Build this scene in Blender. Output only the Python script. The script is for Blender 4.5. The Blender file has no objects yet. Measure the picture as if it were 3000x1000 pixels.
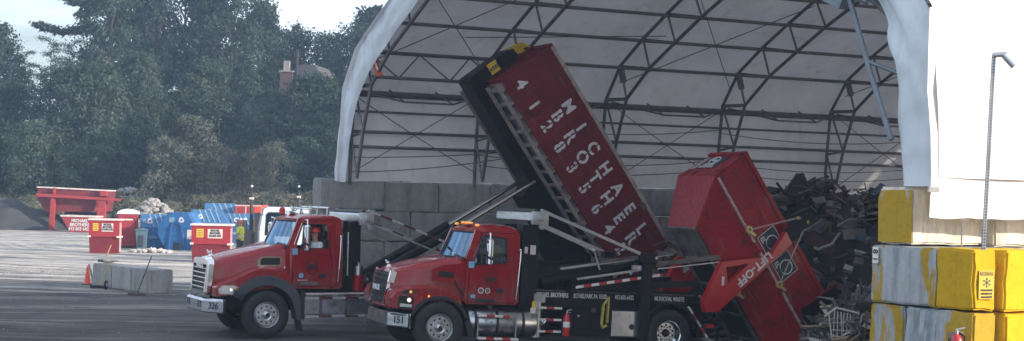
import bpy, bmesh, math, random
from mathutils import Vector, Matrix, noise
from mathutils.geometry import tessellate_polygon
from math import sin, cos, radians as R, pi, hypot, sqrt
random.seed(7)
sc = bpy.context.scene
COL = sc.collection
# ------------------------------------------------------------ camera model (photo pixels of a 3000x1000 frame)
F, H, CX, CY, ROLL = 4370., 3.26, 1500., 575., .022
cr, sr = cos(ROLL), sin(ROLL)
def ray(px, py):
    a = (px-CX)/F; b = (py-CY)/F
    return (a*cr+b*sr, 1, a*sr-b*cr)
def P(px, py, Y):
    r = ray(px, py); return Vector((r[0]*Y, Y, H+r[2]*Y))
def G(px, py, z=0.):
    r = ray(px, py); t = (z-H)/r[2]; return Vector((r[0]*t, t, z))
def ground_z(x, y):
    d = min(max((x+1.4)*.037, 0), .42)
    return -d*min(max((60-y)/12, 0), 1)
# ------------------------------------------------------------ materials
MAT = {}
def newmat(name):
    m = bpy.data.materials.new(name); m.use_nodes = True
    nt = m.node_tree; nt.nodes.clear()
    o = nt.nodes.new('ShaderNodeOutputMaterial'); b = nt.nodes.new('ShaderNodeBsdfPrincipled')
    nt.links.new(b.outputs[0], o.inputs[0]); MAT[name] = m
    return m, nt, b, o
def N(nt, t, **k):
    n = nt.nodes.new(t)
    for a, v in k.items(): setattr(n, a, v)
    return n
def noise_node(nt, scale, detail=4, vec=None, rough=.55):
    n = N(nt, 'ShaderNodeTexNoise'); n.inputs['Scale'].default_value = scale
    n.inputs['Detail'].default_value = detail; n.inputs['Roughness'].default_value = rough
    if vec: nt.links.new(vec, n.inputs['Vector'])
    return n
def mapping(nt, scale=(1, 1, 1), src='Object', rot=(0, 0, 0)):
    tc = N(nt, 'ShaderNodeTexCoord'); mp = N(nt, 'ShaderNodeMapping')
    mp.inputs['Scale'].default_value = scale; mp.inputs['Rotation'].default_value = rot
    nt.links.new(tc.outputs[src], mp.inputs['Vector']); return mp.outputs[0]
def ramp(nt, fac, stops):
    r = N(nt, 'ShaderNodeValToRGB'); e = r.color_ramp.elements
    while len(e) < len(stops): e.new(.5)
    for i, (p, c) in enumerate(stops):
        e[i].position = p; e[i].color = (*c, 1) if len(c) == 3 else c
    nt.links.new(fac, r.inputs[0]); return r
def mixc(nt, fac, a, b, mode='MIX'):
    m = N(nt, 'ShaderNodeMix', data_type='RGBA', blend_type=mode)
    for s, v in ((0, fac), (6, a), (7, b)):
        if hasattr(v, 'node'): nt.links.new(v, m.inputs[s])
        elif s == 0: m.inputs[0].default_value = v
        else: m.inputs[s].default_value = (*v, 1)
    return m.outputs[2]
def bump(nt, b, h, strength=.3, dist=.02):
    n = N(nt, 'ShaderNodeBump'); n.inputs['Strength'].default_value = strength; n.inputs['Distance'].default_value = dist
    nt.links.new(h, n.inputs['Height']); nt.links.new(n.outputs[0], b.inputs['Normal'])
def simple(name, col, rough=.5, metal=0., var=.25, scale=3., coat=0., bmp=0., dirt=None, dirt_amt=.45, dscale=1.2, stretch=(1, 1, 1), emit=None, spec=None, dust=0, scrape=0):
    """base colour broken by noise, optional dirt colour in patches"""
    m, nt, b, o = newmat(name)
    v = mapping(nt, stretch)
    n = noise_node(nt, scale, 5, v)
    c2 = tuple(max(0, c*(1-var)) for c in col); c1 = tuple(min(1, c*(1+var)) for c in col)
    r = ramp(nt, n.outputs[0], [(.3, c2), (.7, c1)])
    out = r.outputs[0]
    if dirt:
        n2 = noise_node(nt, dscale, 8, v, .7)
        k = ramp(nt, n2.outputs[0], [(dirt_amt, (0, 0, 0)), (dirt_amt+.16, (1, 1, 1))])
        out = mixc(nt, k.outputs[0], out, dirt)
        rr = ramp(nt, k.outputs[0], [(0, (rough,)*3), (1, (min(1, rough+.35),)*3)])
        nt.links.new(rr.outputs[0], b.inputs['Roughness'])
    else: b.inputs['Roughness'].default_value = rough
    if scrape:
        n9 = noise_node(nt, 2.2, 9, mapping(nt, (.5, 3, 3.5), rot=(0, .5, 0)), .75); k9 = ramp(nt, n9.outputs[0], [(.585, (0, 0, 0)), (.63, (scrape,)*3)])
        out = mixc(nt, k9.outputs[0], out, (.20, .11, .10))
        n10 = noise_node(nt, 3.5, 8, mapping(nt, (2.5, 2.5, .6)), .8); k10 = ramp(nt, n10.outputs[0], [(.60, (0, 0, 0)), (.66, (scrape,)*3)])
        out = mixc(nt, k10.outputs[0], out, (.03, .012, .012)); bump(nt, b, noise_node(nt, 1.6, 4, mapping(nt)).outputs[0], .5, .08)
    if dust:
        tcd = N(nt, 'ShaderNodeTexCoord'); sz = N(nt, 'ShaderNodeSeparateXYZ'); nt.links.new(tcd.outputs['Object'], sz.inputs[0])
        md = N(nt, 'ShaderNodeMapRange'); md.inputs[1].default_value = 1.75; md.inputs[2].default_value = .9; nt.links.new(sz.outputs[2], md.inputs[0])
        nd = noise_node(nt, 3.2, 9, mapping(nt, (1.5, 1, .8)), .75); kd = ramp(nt, nd.outputs[0], [(.42, (0, 0, 0)), (.68, (1, 1, 1))])
        mm = N(nt, 'ShaderNodeMath', operation='MULTIPLY'); nt.links.new(md.outputs[0], mm.inputs[0]); nt.links.new(kd.outputs[0], mm.inputs[1]); out = mixc(nt, mm.outputs[0], out, (.17, .12, .11))
    nt.links.new(out, b.inputs['Base Color'])
    b.inputs['Metallic'].default_value = metal; b.inputs['Coat Weight'].default_value = coat
    b.inputs['Coat Roughness'].default_value = .06
    if spec is not None: b.inputs['Specular IOR Level'].default_value = spec
    if bmp: bump(nt, b, n.outputs[0], bmp, .02)
    if emit:
        b.inputs['Emission Color'].default_value = (*emit[0], 1); b.inputs['Emission Strength'].default_value = emit[1]
    return m
simple('truck_red', (.29, .002, .006), .26, 0, .08, 1.5, coat=.6, spec=.2, dust=1, dirt=(.14, .012, .014), dirt_amt=.6, dscale=2.5)
simple('truck_red_plain', (.25, .002, .007), .3, 0, .06, 2, coat=.6, spec=.2)
simple('arm_red', (.46, .004, .007), .35, 0, .12, 3, coat=.4, dirt=(.2, .02, .02), dirt_amt=.6)
simple('tub_red', (.31, .005, .015), .5, 0, .25, 1.6, coat=.1, spec=.3, dirt=(.06, .010, .014), dirt_amt=.52, dscale=3.4, scrape=.8)
simple('tub_red_streaked', (.33, .035, .05), .5, 0, .35, 2.5, dirt=(.16, .12, .12), dirt_amt=.55, dscale=2.0, stretch=(.6, 5, 5), bmp=.15)
simple('box_red', (.165, .016, .022), .7, 0, .25, 1.2, spec=.25, dirt=(.06, .015, .017), dirt_amt=.54, dscale=1.6, scrape=.7)
simple('dirty_steel', (.14, .12, .115), .7, .2, .4, 3, dirt=(.06, .04, .035), dirt_amt=.5)
simple('edge_steel', (.42, .36, .34), .55, .3, .3, 4, dirt=(.2, .06, .05), dirt_amt=.55)
simple('black_steel', (.009, .009, .011), .5, 0, .4, 4, dirt=(.03, .028, .028), dirt_amt=.62, spec=.22)
simple('sill_grey', (.25, .215, .20), .75, 0, .35, 3, dirt=(.12, .07, .06), dirt_amt=.52)
simple('black_plastic', (.018, .018, .02), .5, 0, .2, 4)
simple('grey_flare', (.055, .062, .075), .55, 0, .12, 5)
simple('rubber', (.022, .022, .024), .8, 0, .25, 8, dirt=(.06, .055, .05), dirt_amt=.55)
simple('chrome', (.78, .8, .84), .12, 1., .05, 3)
simple('brushed_alu', (.55, .58, .63), .28, 1., .2, 2, dirt=(.3, .3, .3), dirt_amt=.6, stretch=(1, 1, 6))
simple('tank_alu', (.5, .53, .58), .33, 1., .25, 2.5, dirt=(.18, .16, .15), dirt_amt=.52, dscale=3)
simple('rim_alu', (.6, .62, .66), .3, 1., .15, 3, dirt=(.25, .24, .23), dirt_amt=.62)
simple('silver_letters', (.68, .68, .70), .5, 0, .05, 3)
simple('galv', (.42, .44, .47), .45, .8, .15, 6)
simple('galv_truss', (.20, .195, .205), .55, .6, .2, 4)
simple('truss_sky_tint', (.17, .20, .235), .5, .5, .2, 4)  # truss steel with blue skylight painted into the colour
simple('white_paint', (.75, .75, .74), .5, 0, .08, 5)
simple('white_worn', (.52, .42, .42), .7, 0, .2, 5, dirt=(.25, .03, .04), dirt_amt=.50, dscale=9)
simple('lettering_white', (.70, .70, .72), .7, 0, .15, 6, dirt=(.22, .07, .07), dirt_amt=.575, dscale=11)
simple('white_tape', (.8, .8, .8), .4, 0, .05, 5)
simple('red_tape', (.55, .02, .02), .4, 0, .05, 5)
simple('seat_dark', (.03, .028, .028), .8, 0, .2, 6)
simple('amber', (.9, .35, .04), .3, 0, .1, 5, emit=((1, .45, .1), .5))
simple('lamp_white', (.9, .85, .75), .2, 0, .05, 5, emit=((1, .85, .65), .8))
simple('lamp_clear', (.7, .72, .75), .15, .6, .1, 5)
simple('lamp_red', (.6, .02, .02), .25, 0, .1, 5)
simple('logo_dark', (.022, .010, .014), .5, 0, .1, 5)
simple('blue_sticker', (.2, .42, .62), .4, 0, .2, 8)
simple('yellow_paint', (.62, .40, .02), .5, 0, .15, 5)
simple('yellow_strap', (.48, .38, .08), .8, 0, .25, 12)
simple('brass', (.5, .42, .18), .4, .4, .2, 8)
simple('hose_black', (.015, .015, .016), .45, 0, .2, 5)
simple('ext_red', (.5, .012, .02), .3, 0, .1, 5, coat=.5)
simple('skin', (.48, .27, .19), .6, 0, .1, 8)
simple('hat_red', (.60, .05, .05), .35, 0, .05, 5)
simple('shirt_white', (.62, .66, .66), .85, 0, .1, 8)
simple('hivis', (.62, .66, .06), .8, 0, .1, 9)
simple('trousers', (.04, .045, .06), .85, 0, .2, 8)
simple('hair', (.04, .025, .02), .8, 0, .2, 20)
simple('bin_red', (.33, .022, .034), .55, 0, .15, 2, dirt=(.17, .04, .04), dirt_amt=.54, scrape=.5)
simple('bin_red_low', (.17, .012, .022), .6, 0, .12, 2, dirt=(.1, .02, .03), dirt_amt=.6)
simple('bin_edge', (.72, .62, .58), .6, 0, .15, 4)
simple('gantry_red', (.36, .04, .042), .6, 0, .15, 2, scrape=.6, dirt=(.28, .06, .05), dirt_amt=.58)
simple('gantry_tub', (.19, .025, .034), .65, 0, .2, 1.5, scrape=.7, dirt=(.13, .03, .035), dirt_amt=.52)
simple('dumpster_blue', (.022, .13, .34), .55, 0, .18, 1.5, dirt=(.05, .11, .2), dirt_amt=.54, scrape=.5)
simple('dumpster_lid', (.045, .14, .30), .5, 0, .15, 1.5)
simple('lid_stripe', (.20, .32, .45), .5, 0, .15, 3)
simple('grey_blue_bin', (.10, .17, .22), .6, 0, .12, 3)
simple('toilet_red', (.32, .028, .042), .5, 0, .1, 2)
simple('cone_orange', (.75, .09, .05), .5, 0, .08, 5)
simple('sticker_yellow', (.75, .50, .05), .5, 0, .12, 10)
simple('print_dark', (.04, .05, .07), .6, 0, .2, 20)
simple('wood', (.45, .30, .17), .7, 0, .2, 8)
simple('dark_pole', (.035, .034, .038), .6, 0, .2, 8)
simple('truck_white', (.62, .68, .74), .35, 0, .06, 2, coat=.5)
simple('orange_panel', (.55, .10, .04), .6, 0, .12, 4)
simple('brick', (.12, .075, .075), .9, 0, .3, 6)
simple('roof_slate', (.075, .07, .08), .9, 0, .2, 4)
simple('deb_dark', (.05, .046, .045), .85, 0, .4, 2)
simple('deb_brown', (.115, .09, .078), .85, 0, .4, 2)
simple('deb_grey', (.17, .16, .158), .85, 0, .35, 2)
simple('deb_pale', (.32, .30, .29), .8, 0, .25, 3)
simple('deb_white', (.52, .52, .5), .7, 0, .15, 3)
simple('deb_tan', (.27, .20, .14), .85, 0, .3, 3)
simple('deb_blue', (.08, .13, .20), .7, 0, .3, 3)
simple('deb_rust', (.13, .07, .062), .8, 0, .3, 3)
simple('stone_pale', (.48, .45, .42), .9, 0, .25, 3)
simple('stone_grey', (.30, .28, .27), .9, 0, .3, 3)
simple('dirt', (.05, .052, .055), .95, 0, .35, .8, bmp=.6)
simple('bark', (.055, .042, .036), .9, 0, .3, 3)
simple('interior_black', (.01, .01, .011), .7, 0, .2, 3)
# glass
def glass(name, tint, glossfac, rough=.03):
    m, nt, b, o = newmat(name); nt.nodes.remove(b)
    tr = N(nt, 'ShaderNodeBsdfTransparent'); tr.inputs[0].default_value = (*tint, 1)
    gl = N(nt, 'ShaderNodeBsdfGlossy'); gl.inputs[0].default_value = (.40, .60, .85, 1) if name == 'windshield' else (.85, .93, 1, 1); gl.inputs['Roughness'].default_value = rough
    fr = N(nt, 'ShaderNodeFresnel'); fr.inputs[0].default_value = 1.6
    ma = N(nt, 'ShaderNodeMath', operation='ADD'); ma.inputs[1].default_value = glossfac; ma.use_clamp = True
    nt.links.new(fr.outputs[0], ma.inputs[0])
    mx = N(nt, 'ShaderNodeMixShader')
    nt.links.new(ma.outputs[0], mx.inputs[0]); nt.links.new(tr.outputs[0], mx.inputs[1]); nt.links.new(gl.outputs[0], mx.inputs[2])
    nt.links.new(mx.outputs[0], o.inputs[0])
glass('windshield', (.30, .36, .42), .22)
glass('side_glass', (.55, .6, .62), .06)
glass('mirror_glass', (.2, .2, .2), .8)
# striped red/white reflective tape along local X
def stripes(name, period, c1=(.78, .78, .78), c2=(.5, .02, .02)):
    m, nt, b, o = newmat(name)
    tc = N(nt, 'ShaderNodeTexCoord'); sx = N(nt, 'ShaderNodeSeparateXYZ'); nt.links.new(tc.outputs['UV'], sx.inputs[0])
    mu = N(nt, 'ShaderNodeMath', operation='MULTIPLY'); mu.inputs[1].default_value = 1/period; nt.links.new(sx.outputs[0], mu.inputs[0])
    fr = N(nt, 'ShaderNodeMath', operation='FRACT'); nt.links.new(mu.outputs[0], fr.inputs[0])
    gt = N(nt, 'ShaderNodeMath', operation='GREATER_THAN'); gt.inputs[1].default_value = .5; nt.links.new(fr.outputs[0], gt.inputs[0])
    n = noise_node(nt, 14, 4, tc.outputs['Object']); k = ramp(nt, n.outputs[0], [(.3, (.55,)*3), (.6, (1,)*3)])
    c = mixc(nt, gt.outputs[0], c1, c2); c = mixc(nt, .8, c, k.outputs[0], 'MULTIPLY')
    nt.links.new(c, b.inputs['Base Color']); b.inputs['Roughness'].default_value = .45
stripes('stripe_tape', .36)
stripes('stripe_rust', .62, (.45, .44, .45), (.10, .02, .02))
# concrete
def concrete(name, base, paint=None, amt=.5, paint2=None, streak=4.):
    m, nt, b, o = newmat(name)
    v = mapping(nt); vs = mapping(nt, (streak, streak, .45))
    oi = N(nt, 'ShaderNodeObjectInfo')
    add = N(nt, 'ShaderNodeVectorMath', operation='ADD')
    sc_ = N(nt, 'ShaderNodeVectorMath', operation='SCALE'); sc_.inputs[3].default_value = 40
    cb = N(nt, 'ShaderNodeCombineXYZ'); nt.links.new(oi.outputs['Random'], cb.inputs[0]); nt.links.new(cb.outputs[0], sc_.inputs[0])
    nt.links.new(vs, add.inputs[0]); nt.links.new(sc_.outputs[0], add.inputs[1])
    n1 = noise_node(nt, 1.6, 6, add.outputs[0], .65); n2 = noise_node(nt, 9, 6, v, .7)
    c = ramp(nt, n1.outputs[0], [(.28, tuple(x*.62 for x in base)), (.5, base), (.75, tuple(min(1, x*1.25) for x in base))]).outputs[0]
    c = mixc(nt, .35, c, ramp(nt, n2.outputs[0], [(.3, (.45,)*3), (.65, (1,)*3)]).outputs[0], 'MULTIPLY')
    if paint:
        vp = mapping(nt, (2.2, 2.2, .5)); add2 = N(nt, 'ShaderNodeVectorMath', operation='ADD')
        nt.links.new(vp, add2.inputs[0]); nt.links.new(sc_.outputs[0], add2.inputs[1])
        n3 = noise_node(nt, 1.5, 7, add2.outputs[0], .62)
        k = ramp(nt, n3.outputs[0], [(amt, (0, 0, 0)), (amt+.05, (1, 1, 1))])
        pc = mixc(nt, .55, paint, ramp(nt, n2.outputs[0], [(.3, (.6,)*3), (.5, (1,)*3)]).outputs[0], 'MULTIPLY'); pc = mixc(nt, .5, pc, ramp(nt, n1.outputs[0], [(.25, (.55,)*3), (.45, (1,)*3)]).outputs[0], 'MULTIPLY'); n6 = noise_node(nt, 26, 4, v, .8); c = mixc(nt, ramp(nt, n6.outputs[0], [(.66, (0, 0, 0)), (.70, (.7,)*3)]).outputs[0], c, (.12, .115, .11)); pc = mixc(nt, ramp(nt, n6.outputs[0], [(.68, (0, 0, 0)), (.71, (.8,)*3)]).outputs[0], pc, (.16, .14, .10))
        c = mixc(nt, k.outputs[0], c, pc)
    br = N(nt, 'ShaderNodeMath', operation='MULTIPLY_ADD'); br.inputs[1].default_value = .3; br.inputs[2].default_value = .85
    nt.links.new(oi.outputs['Random'], br.inputs[0])
    hs = N(nt, 'ShaderNodeHueSaturation'); nt.links.new(br.outputs[0], hs.inputs['Value']); nt.links.new(c, hs.inputs['Color'])
    nt.links.new(hs.outputs[0], b.inputs['Base Color']); b.inputs['Roughness'].default_value = .92
    b.inputs['Specular IOR Level'].default_value = .2
    bump(nt, b, n2.outputs[0], .5, .02)
concrete('block_grey', (.34, .335, .33), streak=1.6)
concrete('block_bluegrey', (.40, .45, .50), (.26, .27, .28), .53)
concrete('block_mixed', (.42, .44, .46), (.44, .28, .03), .54)
concrete('block_mixed_yellow', (.40, .41, .42), (.44, .28, .03), .43)
concrete('block_mixed_yellow2', (.38, .38, .37), (.44, .28, .03), .36)
concrete('block_yellow', (.35, .35, .33), (.66, .40, .018), .16)
concrete('block_pale_sunlit', (.66, .60, .51), (.42, .38, .34), .56)  # pale cream base paints the overexposed sunlit side into the concrete
# fabric (translucent membrane)
def fabric(name, col, trans=.06, wrinkle=.3, dirt=(.34, .31, .31)):
    m, nt, b, o = newmat(name)
    v = mapping(nt); n = noise_node(nt, .7, 6, v, .6); n2 = noise_node(nt, 3, 5, mapping(nt, (1, 1, .3)), .6)
    c = ramp(nt, n.outputs[0], [(.35, tuple(x*.84 for x in col)), (.6, col)]).outputs[0]
    k = ramp(nt, n2.outputs[0], [(.56, (0, 0, 0)), (.78, (.4,)*3)]).outputs[0]
    c = mixc(nt, k, c, dirt)
    nt.links.new(c, b.inputs['Base Color']); b.inputs['Roughness'].default_value = .6
    tl = N(nt, 'ShaderNodeBsdfTranslucent'); nt.links.new(c, tl.inputs[0])
    mx = N(nt, 'ShaderNodeMixShader'); mx.inputs[0].default_value = trans
    nt.links.new(b.outputs[0], mx.inputs[1]); nt.links.new(tl.outputs[0], mx.inputs[2]); nt.links.new(mx.outputs[0], o.inputs[0])
    w = noise_node(nt, 1.3, 3, mapping(nt, (1, 1, .5)), .5); bump(nt, b, w.outputs[0], wrinkle, .15)
fabric('membrane', (.78, .75, .76), .14, .2)
fabric('membrane_edge', (.74, .80, .86), .04, .9)  # same cover fabric, bluish skylight of the shaded gable put into its colour
# leaves
def leafmat(name, c1, c2, c3):
    m, nt, b, o = newmat(name)
    v = mapping(nt); n = noise_node(nt, .38, 3, v); n2 = noise_node(nt, 1.6, 2, v)
    c = ramp(nt, n.outputs[0], [(.35, c1), (.52, c2), (.68, c3)]).outputs[0]
    c = mixc(nt, .6, c, ramp(nt, n2.outputs[0], [(.3, (.5,)*3), (.7, (1,)*3)]).outputs[0], 'MULTIPLY')  # noise paints lighter and shaded clumps into the crowns
    oi = N(nt, 'ShaderNodeObjectInfo'); hs = N(nt, 'ShaderNodeHueSaturation')
    br = N(nt, 'ShaderNodeMath', operation='MULTIPLY_ADD'); br.inputs[1].default_value = .5; br.inputs[2].default_value = .75
    nt.links.new(oi.outputs['Random'], br.inputs[0]); nt.links.new(br.outputs[0], hs.inputs['Value']); nt.links.new(c, hs.inputs['Color'])
    nt.links.new(hs.outputs[0], b.inputs['Base Color']); b.inputs['Roughness'].default_value = .75; b.inputs['Specular IOR Level'].default_value = .2
leafmat('leaf_dark', (.015, .030, .024), (.034, .060, .045), (.070, .104, .078))
leafmat('leaf_mid', (.034, .058, .044), (.072, .104, .076), (.125, .160, .118))
leafmat('leaf_olive', (.06, .078, .062), (.12, .14, .105), (.18, .195, .15))
leafmat('leaf_brown', (.05, .055, .045), (.095, .098, .078), (.145, .14, .11))
leafmat('leaf_scrub', (.12, .13, .085), (.21, .21, .14), (.32, .31, .23))
# ground
m, nt, b, o = newmat('yard')
vfine = mapping(nt)
# tyre worn streaks: stretched noise, gently warped
tc = N(nt, 'ShaderNodeTexCoord'); wn = noise_node(nt, .06, 3, tc.outputs['Object']); wa = N(nt, 'ShaderNodeVectorMath', operation='MULTIPLY_ADD')
nt.links.new(wn.outputs['Color'], wa.inputs[0]); wa.inputs[1].default_value = (0, 9, 0); nt.links.new(tc.outputs['Object'], wa.inputs[2])
def smap(sx_, sy_, rz):
    mp = N(nt, 'ShaderNodeMapping'); mp.inputs['Scale'].default_value = (sx_, sy_, 1); mp.inputs['Rotation'].default_value = (0, 0, rz); nt.links.new(wa.outputs[0], mp.inputs[0]); return mp.outputs[0]
n1 = noise_node(nt, .8, 7, smap(.10, .75, -.12), .62); n4 = noise_node(nt, 1.7, 5, smap(.05, 1.1, .18), .6)
n2 = noise_node(nt, 6, 8, vfine, .75); n3 = noise_node(nt, .35, 5, vfine); n5 = noise_node(nt, 28, 4, vfine, .8)
sep = N(nt, 'ShaderNodeSeparateXYZ'); nt.links.new(tc.outputs['Object'], sep.inputs[0])
ya = N(nt, 'ShaderNodeMath', operation='MULTIPLY_ADD'); nt.links.new(n1.outputs[0], ya.inputs[0]); ya.inputs[1].default_value = 14; nt.links.new(sep.outputs[1], ya.inputs[2])
mr = N(nt, 'ShaderNodeMapRange'); mr.inputs[1].default_value = 52; mr.inputs[2].default_value = 64; nt.links.new(ya.outputs[0], mr.inputs[0])
dark = ramp(nt, n1.outputs[0], [(.32, (.032, .033, .037)), (.45, (.085, .085, .088)), (.54, (.16, .158, .155)), (.66, (.30, .29, .28))]).outputs[0]  # near yard: the hall's shade painted in as a darker bluish ramp
light = ramp(nt, n1.outputs[0], [(.30, (.26, .25, .24)), (.42, (.48, .455, .425)), (.60, (.70, .66, .61))]).outputs[0]  # far yard: sunlight painted in as a paler ramp
c = mixc(nt, mr.outputs[0], dark, light)
c = mixc(nt, .8, c, ramp(nt, n4.outputs[0], [(.36, (.45, .46, .5)), (.52, (1, 1, 1)), (.66, (1.0, 1.0, 1.0))]).outputs[0], 'MULTIPLY')
c = mixc(nt, .6, c, ramp(nt, n2.outputs[0], [(.3, (.45,)*3), (.6, (1,)*3)]).outputs[0], 'MULTIPLY')
sp = ramp(nt, n5.outputs[0], [(.66, (0, 0, 0)), (.72, (.6,)*3)]).outputs[0]
c = mixc(nt, sp, c, (.42, .41, .39))
ds = N(nt, 'ShaderNodeVectorMath', operation='DISTANCE'); nt.links.new(tc.outputs['Object'], ds.inputs[0]); ds.inputs[1].default_value = (-2, 92, 0)
dn = N(nt, 'ShaderNodeCombineXYZ'); nt.links.new(ds.outputs['Value'], dn.inputs[0]); na = noise_node(nt, 1.3, 3, dn.outputs[0], .6); nb_ = noise_node(nt, .11, 3, tc.outputs['Object'])
tr_ = mixc(nt, ramp(nt, nb_.outputs[0], [(.42, (0, 0, 0)), (.56, (1, 1, 1))]).outputs[0], (1, 1, 1), ramp(nt, na.outputs[0], [(.38, (.35, .36, .40)), (.50, (1, 1, 1)), (.66, (1.25, 1.22, 1.16))]).outputs[0])
c = mixc(nt, .9, c, tr_, 'MULTIPLY')
n7 = noise_node(nt, .55, 8, tc.outputs['Object'], .7); c = mixc(nt, .75, c, ramp(nt, n7.outputs[0], [(.36, (.28, .28, .31)), (.46, (.9, .9, .9)), (.62, (1.3, 1.24, 1.15))]).outputs[0], 'MULTIPLY')
n8 = noise_node(nt, 1.2, 5, smap(.045, 1.6, -.02), .5); c = mixc(nt, .8, c, ramp(nt, n8.outputs[0], [(.40, (.42, .43, .47)), (.47, (1, 1, 1))]).outputs[0], 'MULTIPLY')
nt.links.new(c, b.inputs['Base Color'])
rr = ramp(nt, n1.outputs[0], [(.3, (.45,)*3), (.55, (.95,)*3)]); nt.links.new(rr.outputs[0], b.inputs['Roughness'])
b.inputs['Specular IOR Level'].default_value = .35
ad = N(nt, 'ShaderNodeMath', operation='ADD'); nt.links.new(n2.outputs[0], ad.inputs[0]); nt.links.new(n4.outputs[0], ad.inputs[1]); bump(nt, b, ad.outputs[0], .9, .12)
# ------------------------------------------------------------ object helpers
def tag(o, label=None, cat=None, group=None, kind=None):
    if label: o['label'] = label
    if cat: o['category'] = cat
    if group: o['group'] = group
    if kind: o['kind'] = kind
    return o
def thing(name, loc, label, cat, yaw=0., pitch=0., group=None):
    o = bpy.data.objects.new(name, None); COL.objects.link(o); o.empty_display_size = .2
    o.location = loc; o.rotation_euler = (0, pitch, yaw)
    return tag(o, label, cat, group)
class MB:
    def __init__(s): s.v = []; s.f = []; s.sm = []; s.mi = []; s.uv = {}
    def add(s, vs, fs, smooth=False, mi=0, M=None):
        b0 = len(s.v)
        s.v += [tuple(M @ Vector(p)) if M is not None else tuple(p) for p in vs]
        for f in fs: s.f.append(tuple(i+b0 for i in f)); s.sm.append(smooth); s.mi.append(mi)
        return s
    def box(s, a, b, mi=0, M=None, bv=0.):
        x0, y0, z0 = (min(a[i], b[i]) for i in range(3)); x1, y1, z1 = (max(a[i], b[i]) for i in range(3))
        if bv > 0:
            bm = bmesh.new(); bmesh.ops.create_cube(bm, size=1)
            for q in bm.verts: q.co = Vector(((x0+x1)/2+q.co.x*(x1-x0), (y0+y1)/2+q.co.y*(y1-y0), (z0+z1)/2+q.co.z*(z1-z0)))
            bmesh.ops.bevel(bm, geom=bm.edges[:], offset=min(bv, (x1-x0)*.45, (y1-y0)*.45, (z1-z0)*.45), segments=2, affect='EDGES', profile=.5)
            bm.verts.index_update()
            s.add([q.co[:] for q in bm.verts], [[q.index for q in f.verts] for f in bm.faces], False, mi, M); bm.free(); return s
        vs = [(x, y, z) for x in (x0, x1) for y in (y0, y1) for z in (z0, z1)]
        return s.add(vs, [(0, 1, 3, 2), (4, 6, 7, 5), (0, 4, 5, 1), (2, 3, 7, 6), (0, 2, 6, 4), (1, 5, 7, 3)], False, mi, M)
    def prism(s, pts, y0, y1, mi=0, M=None, holes=(), yf=None, smooth=False):
        """polygon in (x,z), extruded along y; yf(z) optional offset"""
        loops = [list(pts)]+[list(h) for h in holes]
        flat = [p for l in loops for p in l]
        tris = tessellate_polygon([[Vector((p[0], p[1], 0)) for p in l] for l in loops])
        g = yf or (lambda x, z: 0)
        n = len(flat)
        vs = [(p[0], y0+g(*p), p[1]) for p in flat]+[(p[0], y1+g(*p), p[1]) for p in flat]
        fs = [tuple(t) for t in tris]+[tuple(i+n for i in reversed(t)) for t in tris]
        k = 0
        for l in loops:
            m_ = len(l)
            for i in range(m_): a, b = k+i, k+(i+1) % m_; fs.append((a, b, b+n, a+n))
            k += m_
        return s.add(vs, fs, smooth, mi, M)
    def cyl(s, p0, p1, r, r1=None, n=12, mi=0, caps=True, M=None, smooth=True):
        p0 = Vector(p0); p1 = Vector(p1); r1 = r if r1 is None else r1
        d = (p1-p0)
        if d.length < 1e-6: return s
        d.normalize(); u = d.orthogonal().normalized(); w = d.cross(u)
        vs = []
        for p, q in ((p0, r), (p1, r1)):
            for i in range(n):
                a = 2*pi*i/n; vs.append(tuple(p+q*(cos(a)*u+sin(a)*w)))
        s.add(vs, [(i, (i+1) % n, n+(i+1) % n, n+i) for i in range(n)], smooth, mi, M)
        if caps:
            s.add(vs[:n], [tuple(reversed(range(n)))], False, mi, M); s.add(vs[n:], [tuple(range(n))], False, mi, M)
        return s
    def path(s, pts, r, n=8, mi=0, M=None):
        for i in range(len(pts)-1): s.cyl(pts[i], pts[i+1], r, n=n, mi=mi, caps=(i in (0, len(pts)-2)), M=M)
        for p in pts[1:-1]: s.ball(p, r, mi=mi, n=6, M=M)
        return s
    def bar(s, p0, p1, w, h, mi=0, up=(0, 0, 1), M=None):
        p0 = Vector(p0); p1 = Vector(p1); d = (p1-p0); L = d.length; d.normalize()
        up = Vector(up)
        if abs(d.dot(up)) > .98: up = Vector((1, 0, 0))
        sd = d.cross(up).normalized(); u = sd.cross(d)
        vs = []
        for p in (p0, p1):
            for a, b in ((-1, -1), (1, -1), (1, 1), (-1, 1)): vs.append(tuple(p+sd*a*w/2+u*b*h/2))
        b0 = len(s.f)
        s.add(vs, [(0, 1, 2, 3), (7, 6, 5, 4), (0, 4, 5, 1), (1, 5, 6, 2), (2, 6, 7, 3), (3, 7, 4, 0)], False, mi, M)
        for j, q in enumerate(((0,)*4, (L,)*4, (0, L, L, 0), (0, L, L, 0), (0, L, L, 0), (0, L, L, 0))): s.uv[b0+j] = q
        return s
    def ball(s, c, r, sx=1, sy=1, sz=1, mi=0, n=10, M=None, smooth=True):
        vs = []; m_ = max(4, n//2+1); c = Vector(c)
        for j in range(m_+1):
            t = pi*j/m_
            for i in range(n):
                a = 2*pi*i/n; vs.append((c.x+r*sx*sin(t)*cos(a), c.y+r*sy*sin(t)*sin(a), c.z+r*sz*cos(t)))
        return s.add(vs, [(j*n+i, j*n+(i+1) % n, (j+1)*n+(i+1) % n, (j+1)*n+i) for j in range(m_) for i in range(n)], smooth, mi, M)
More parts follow.
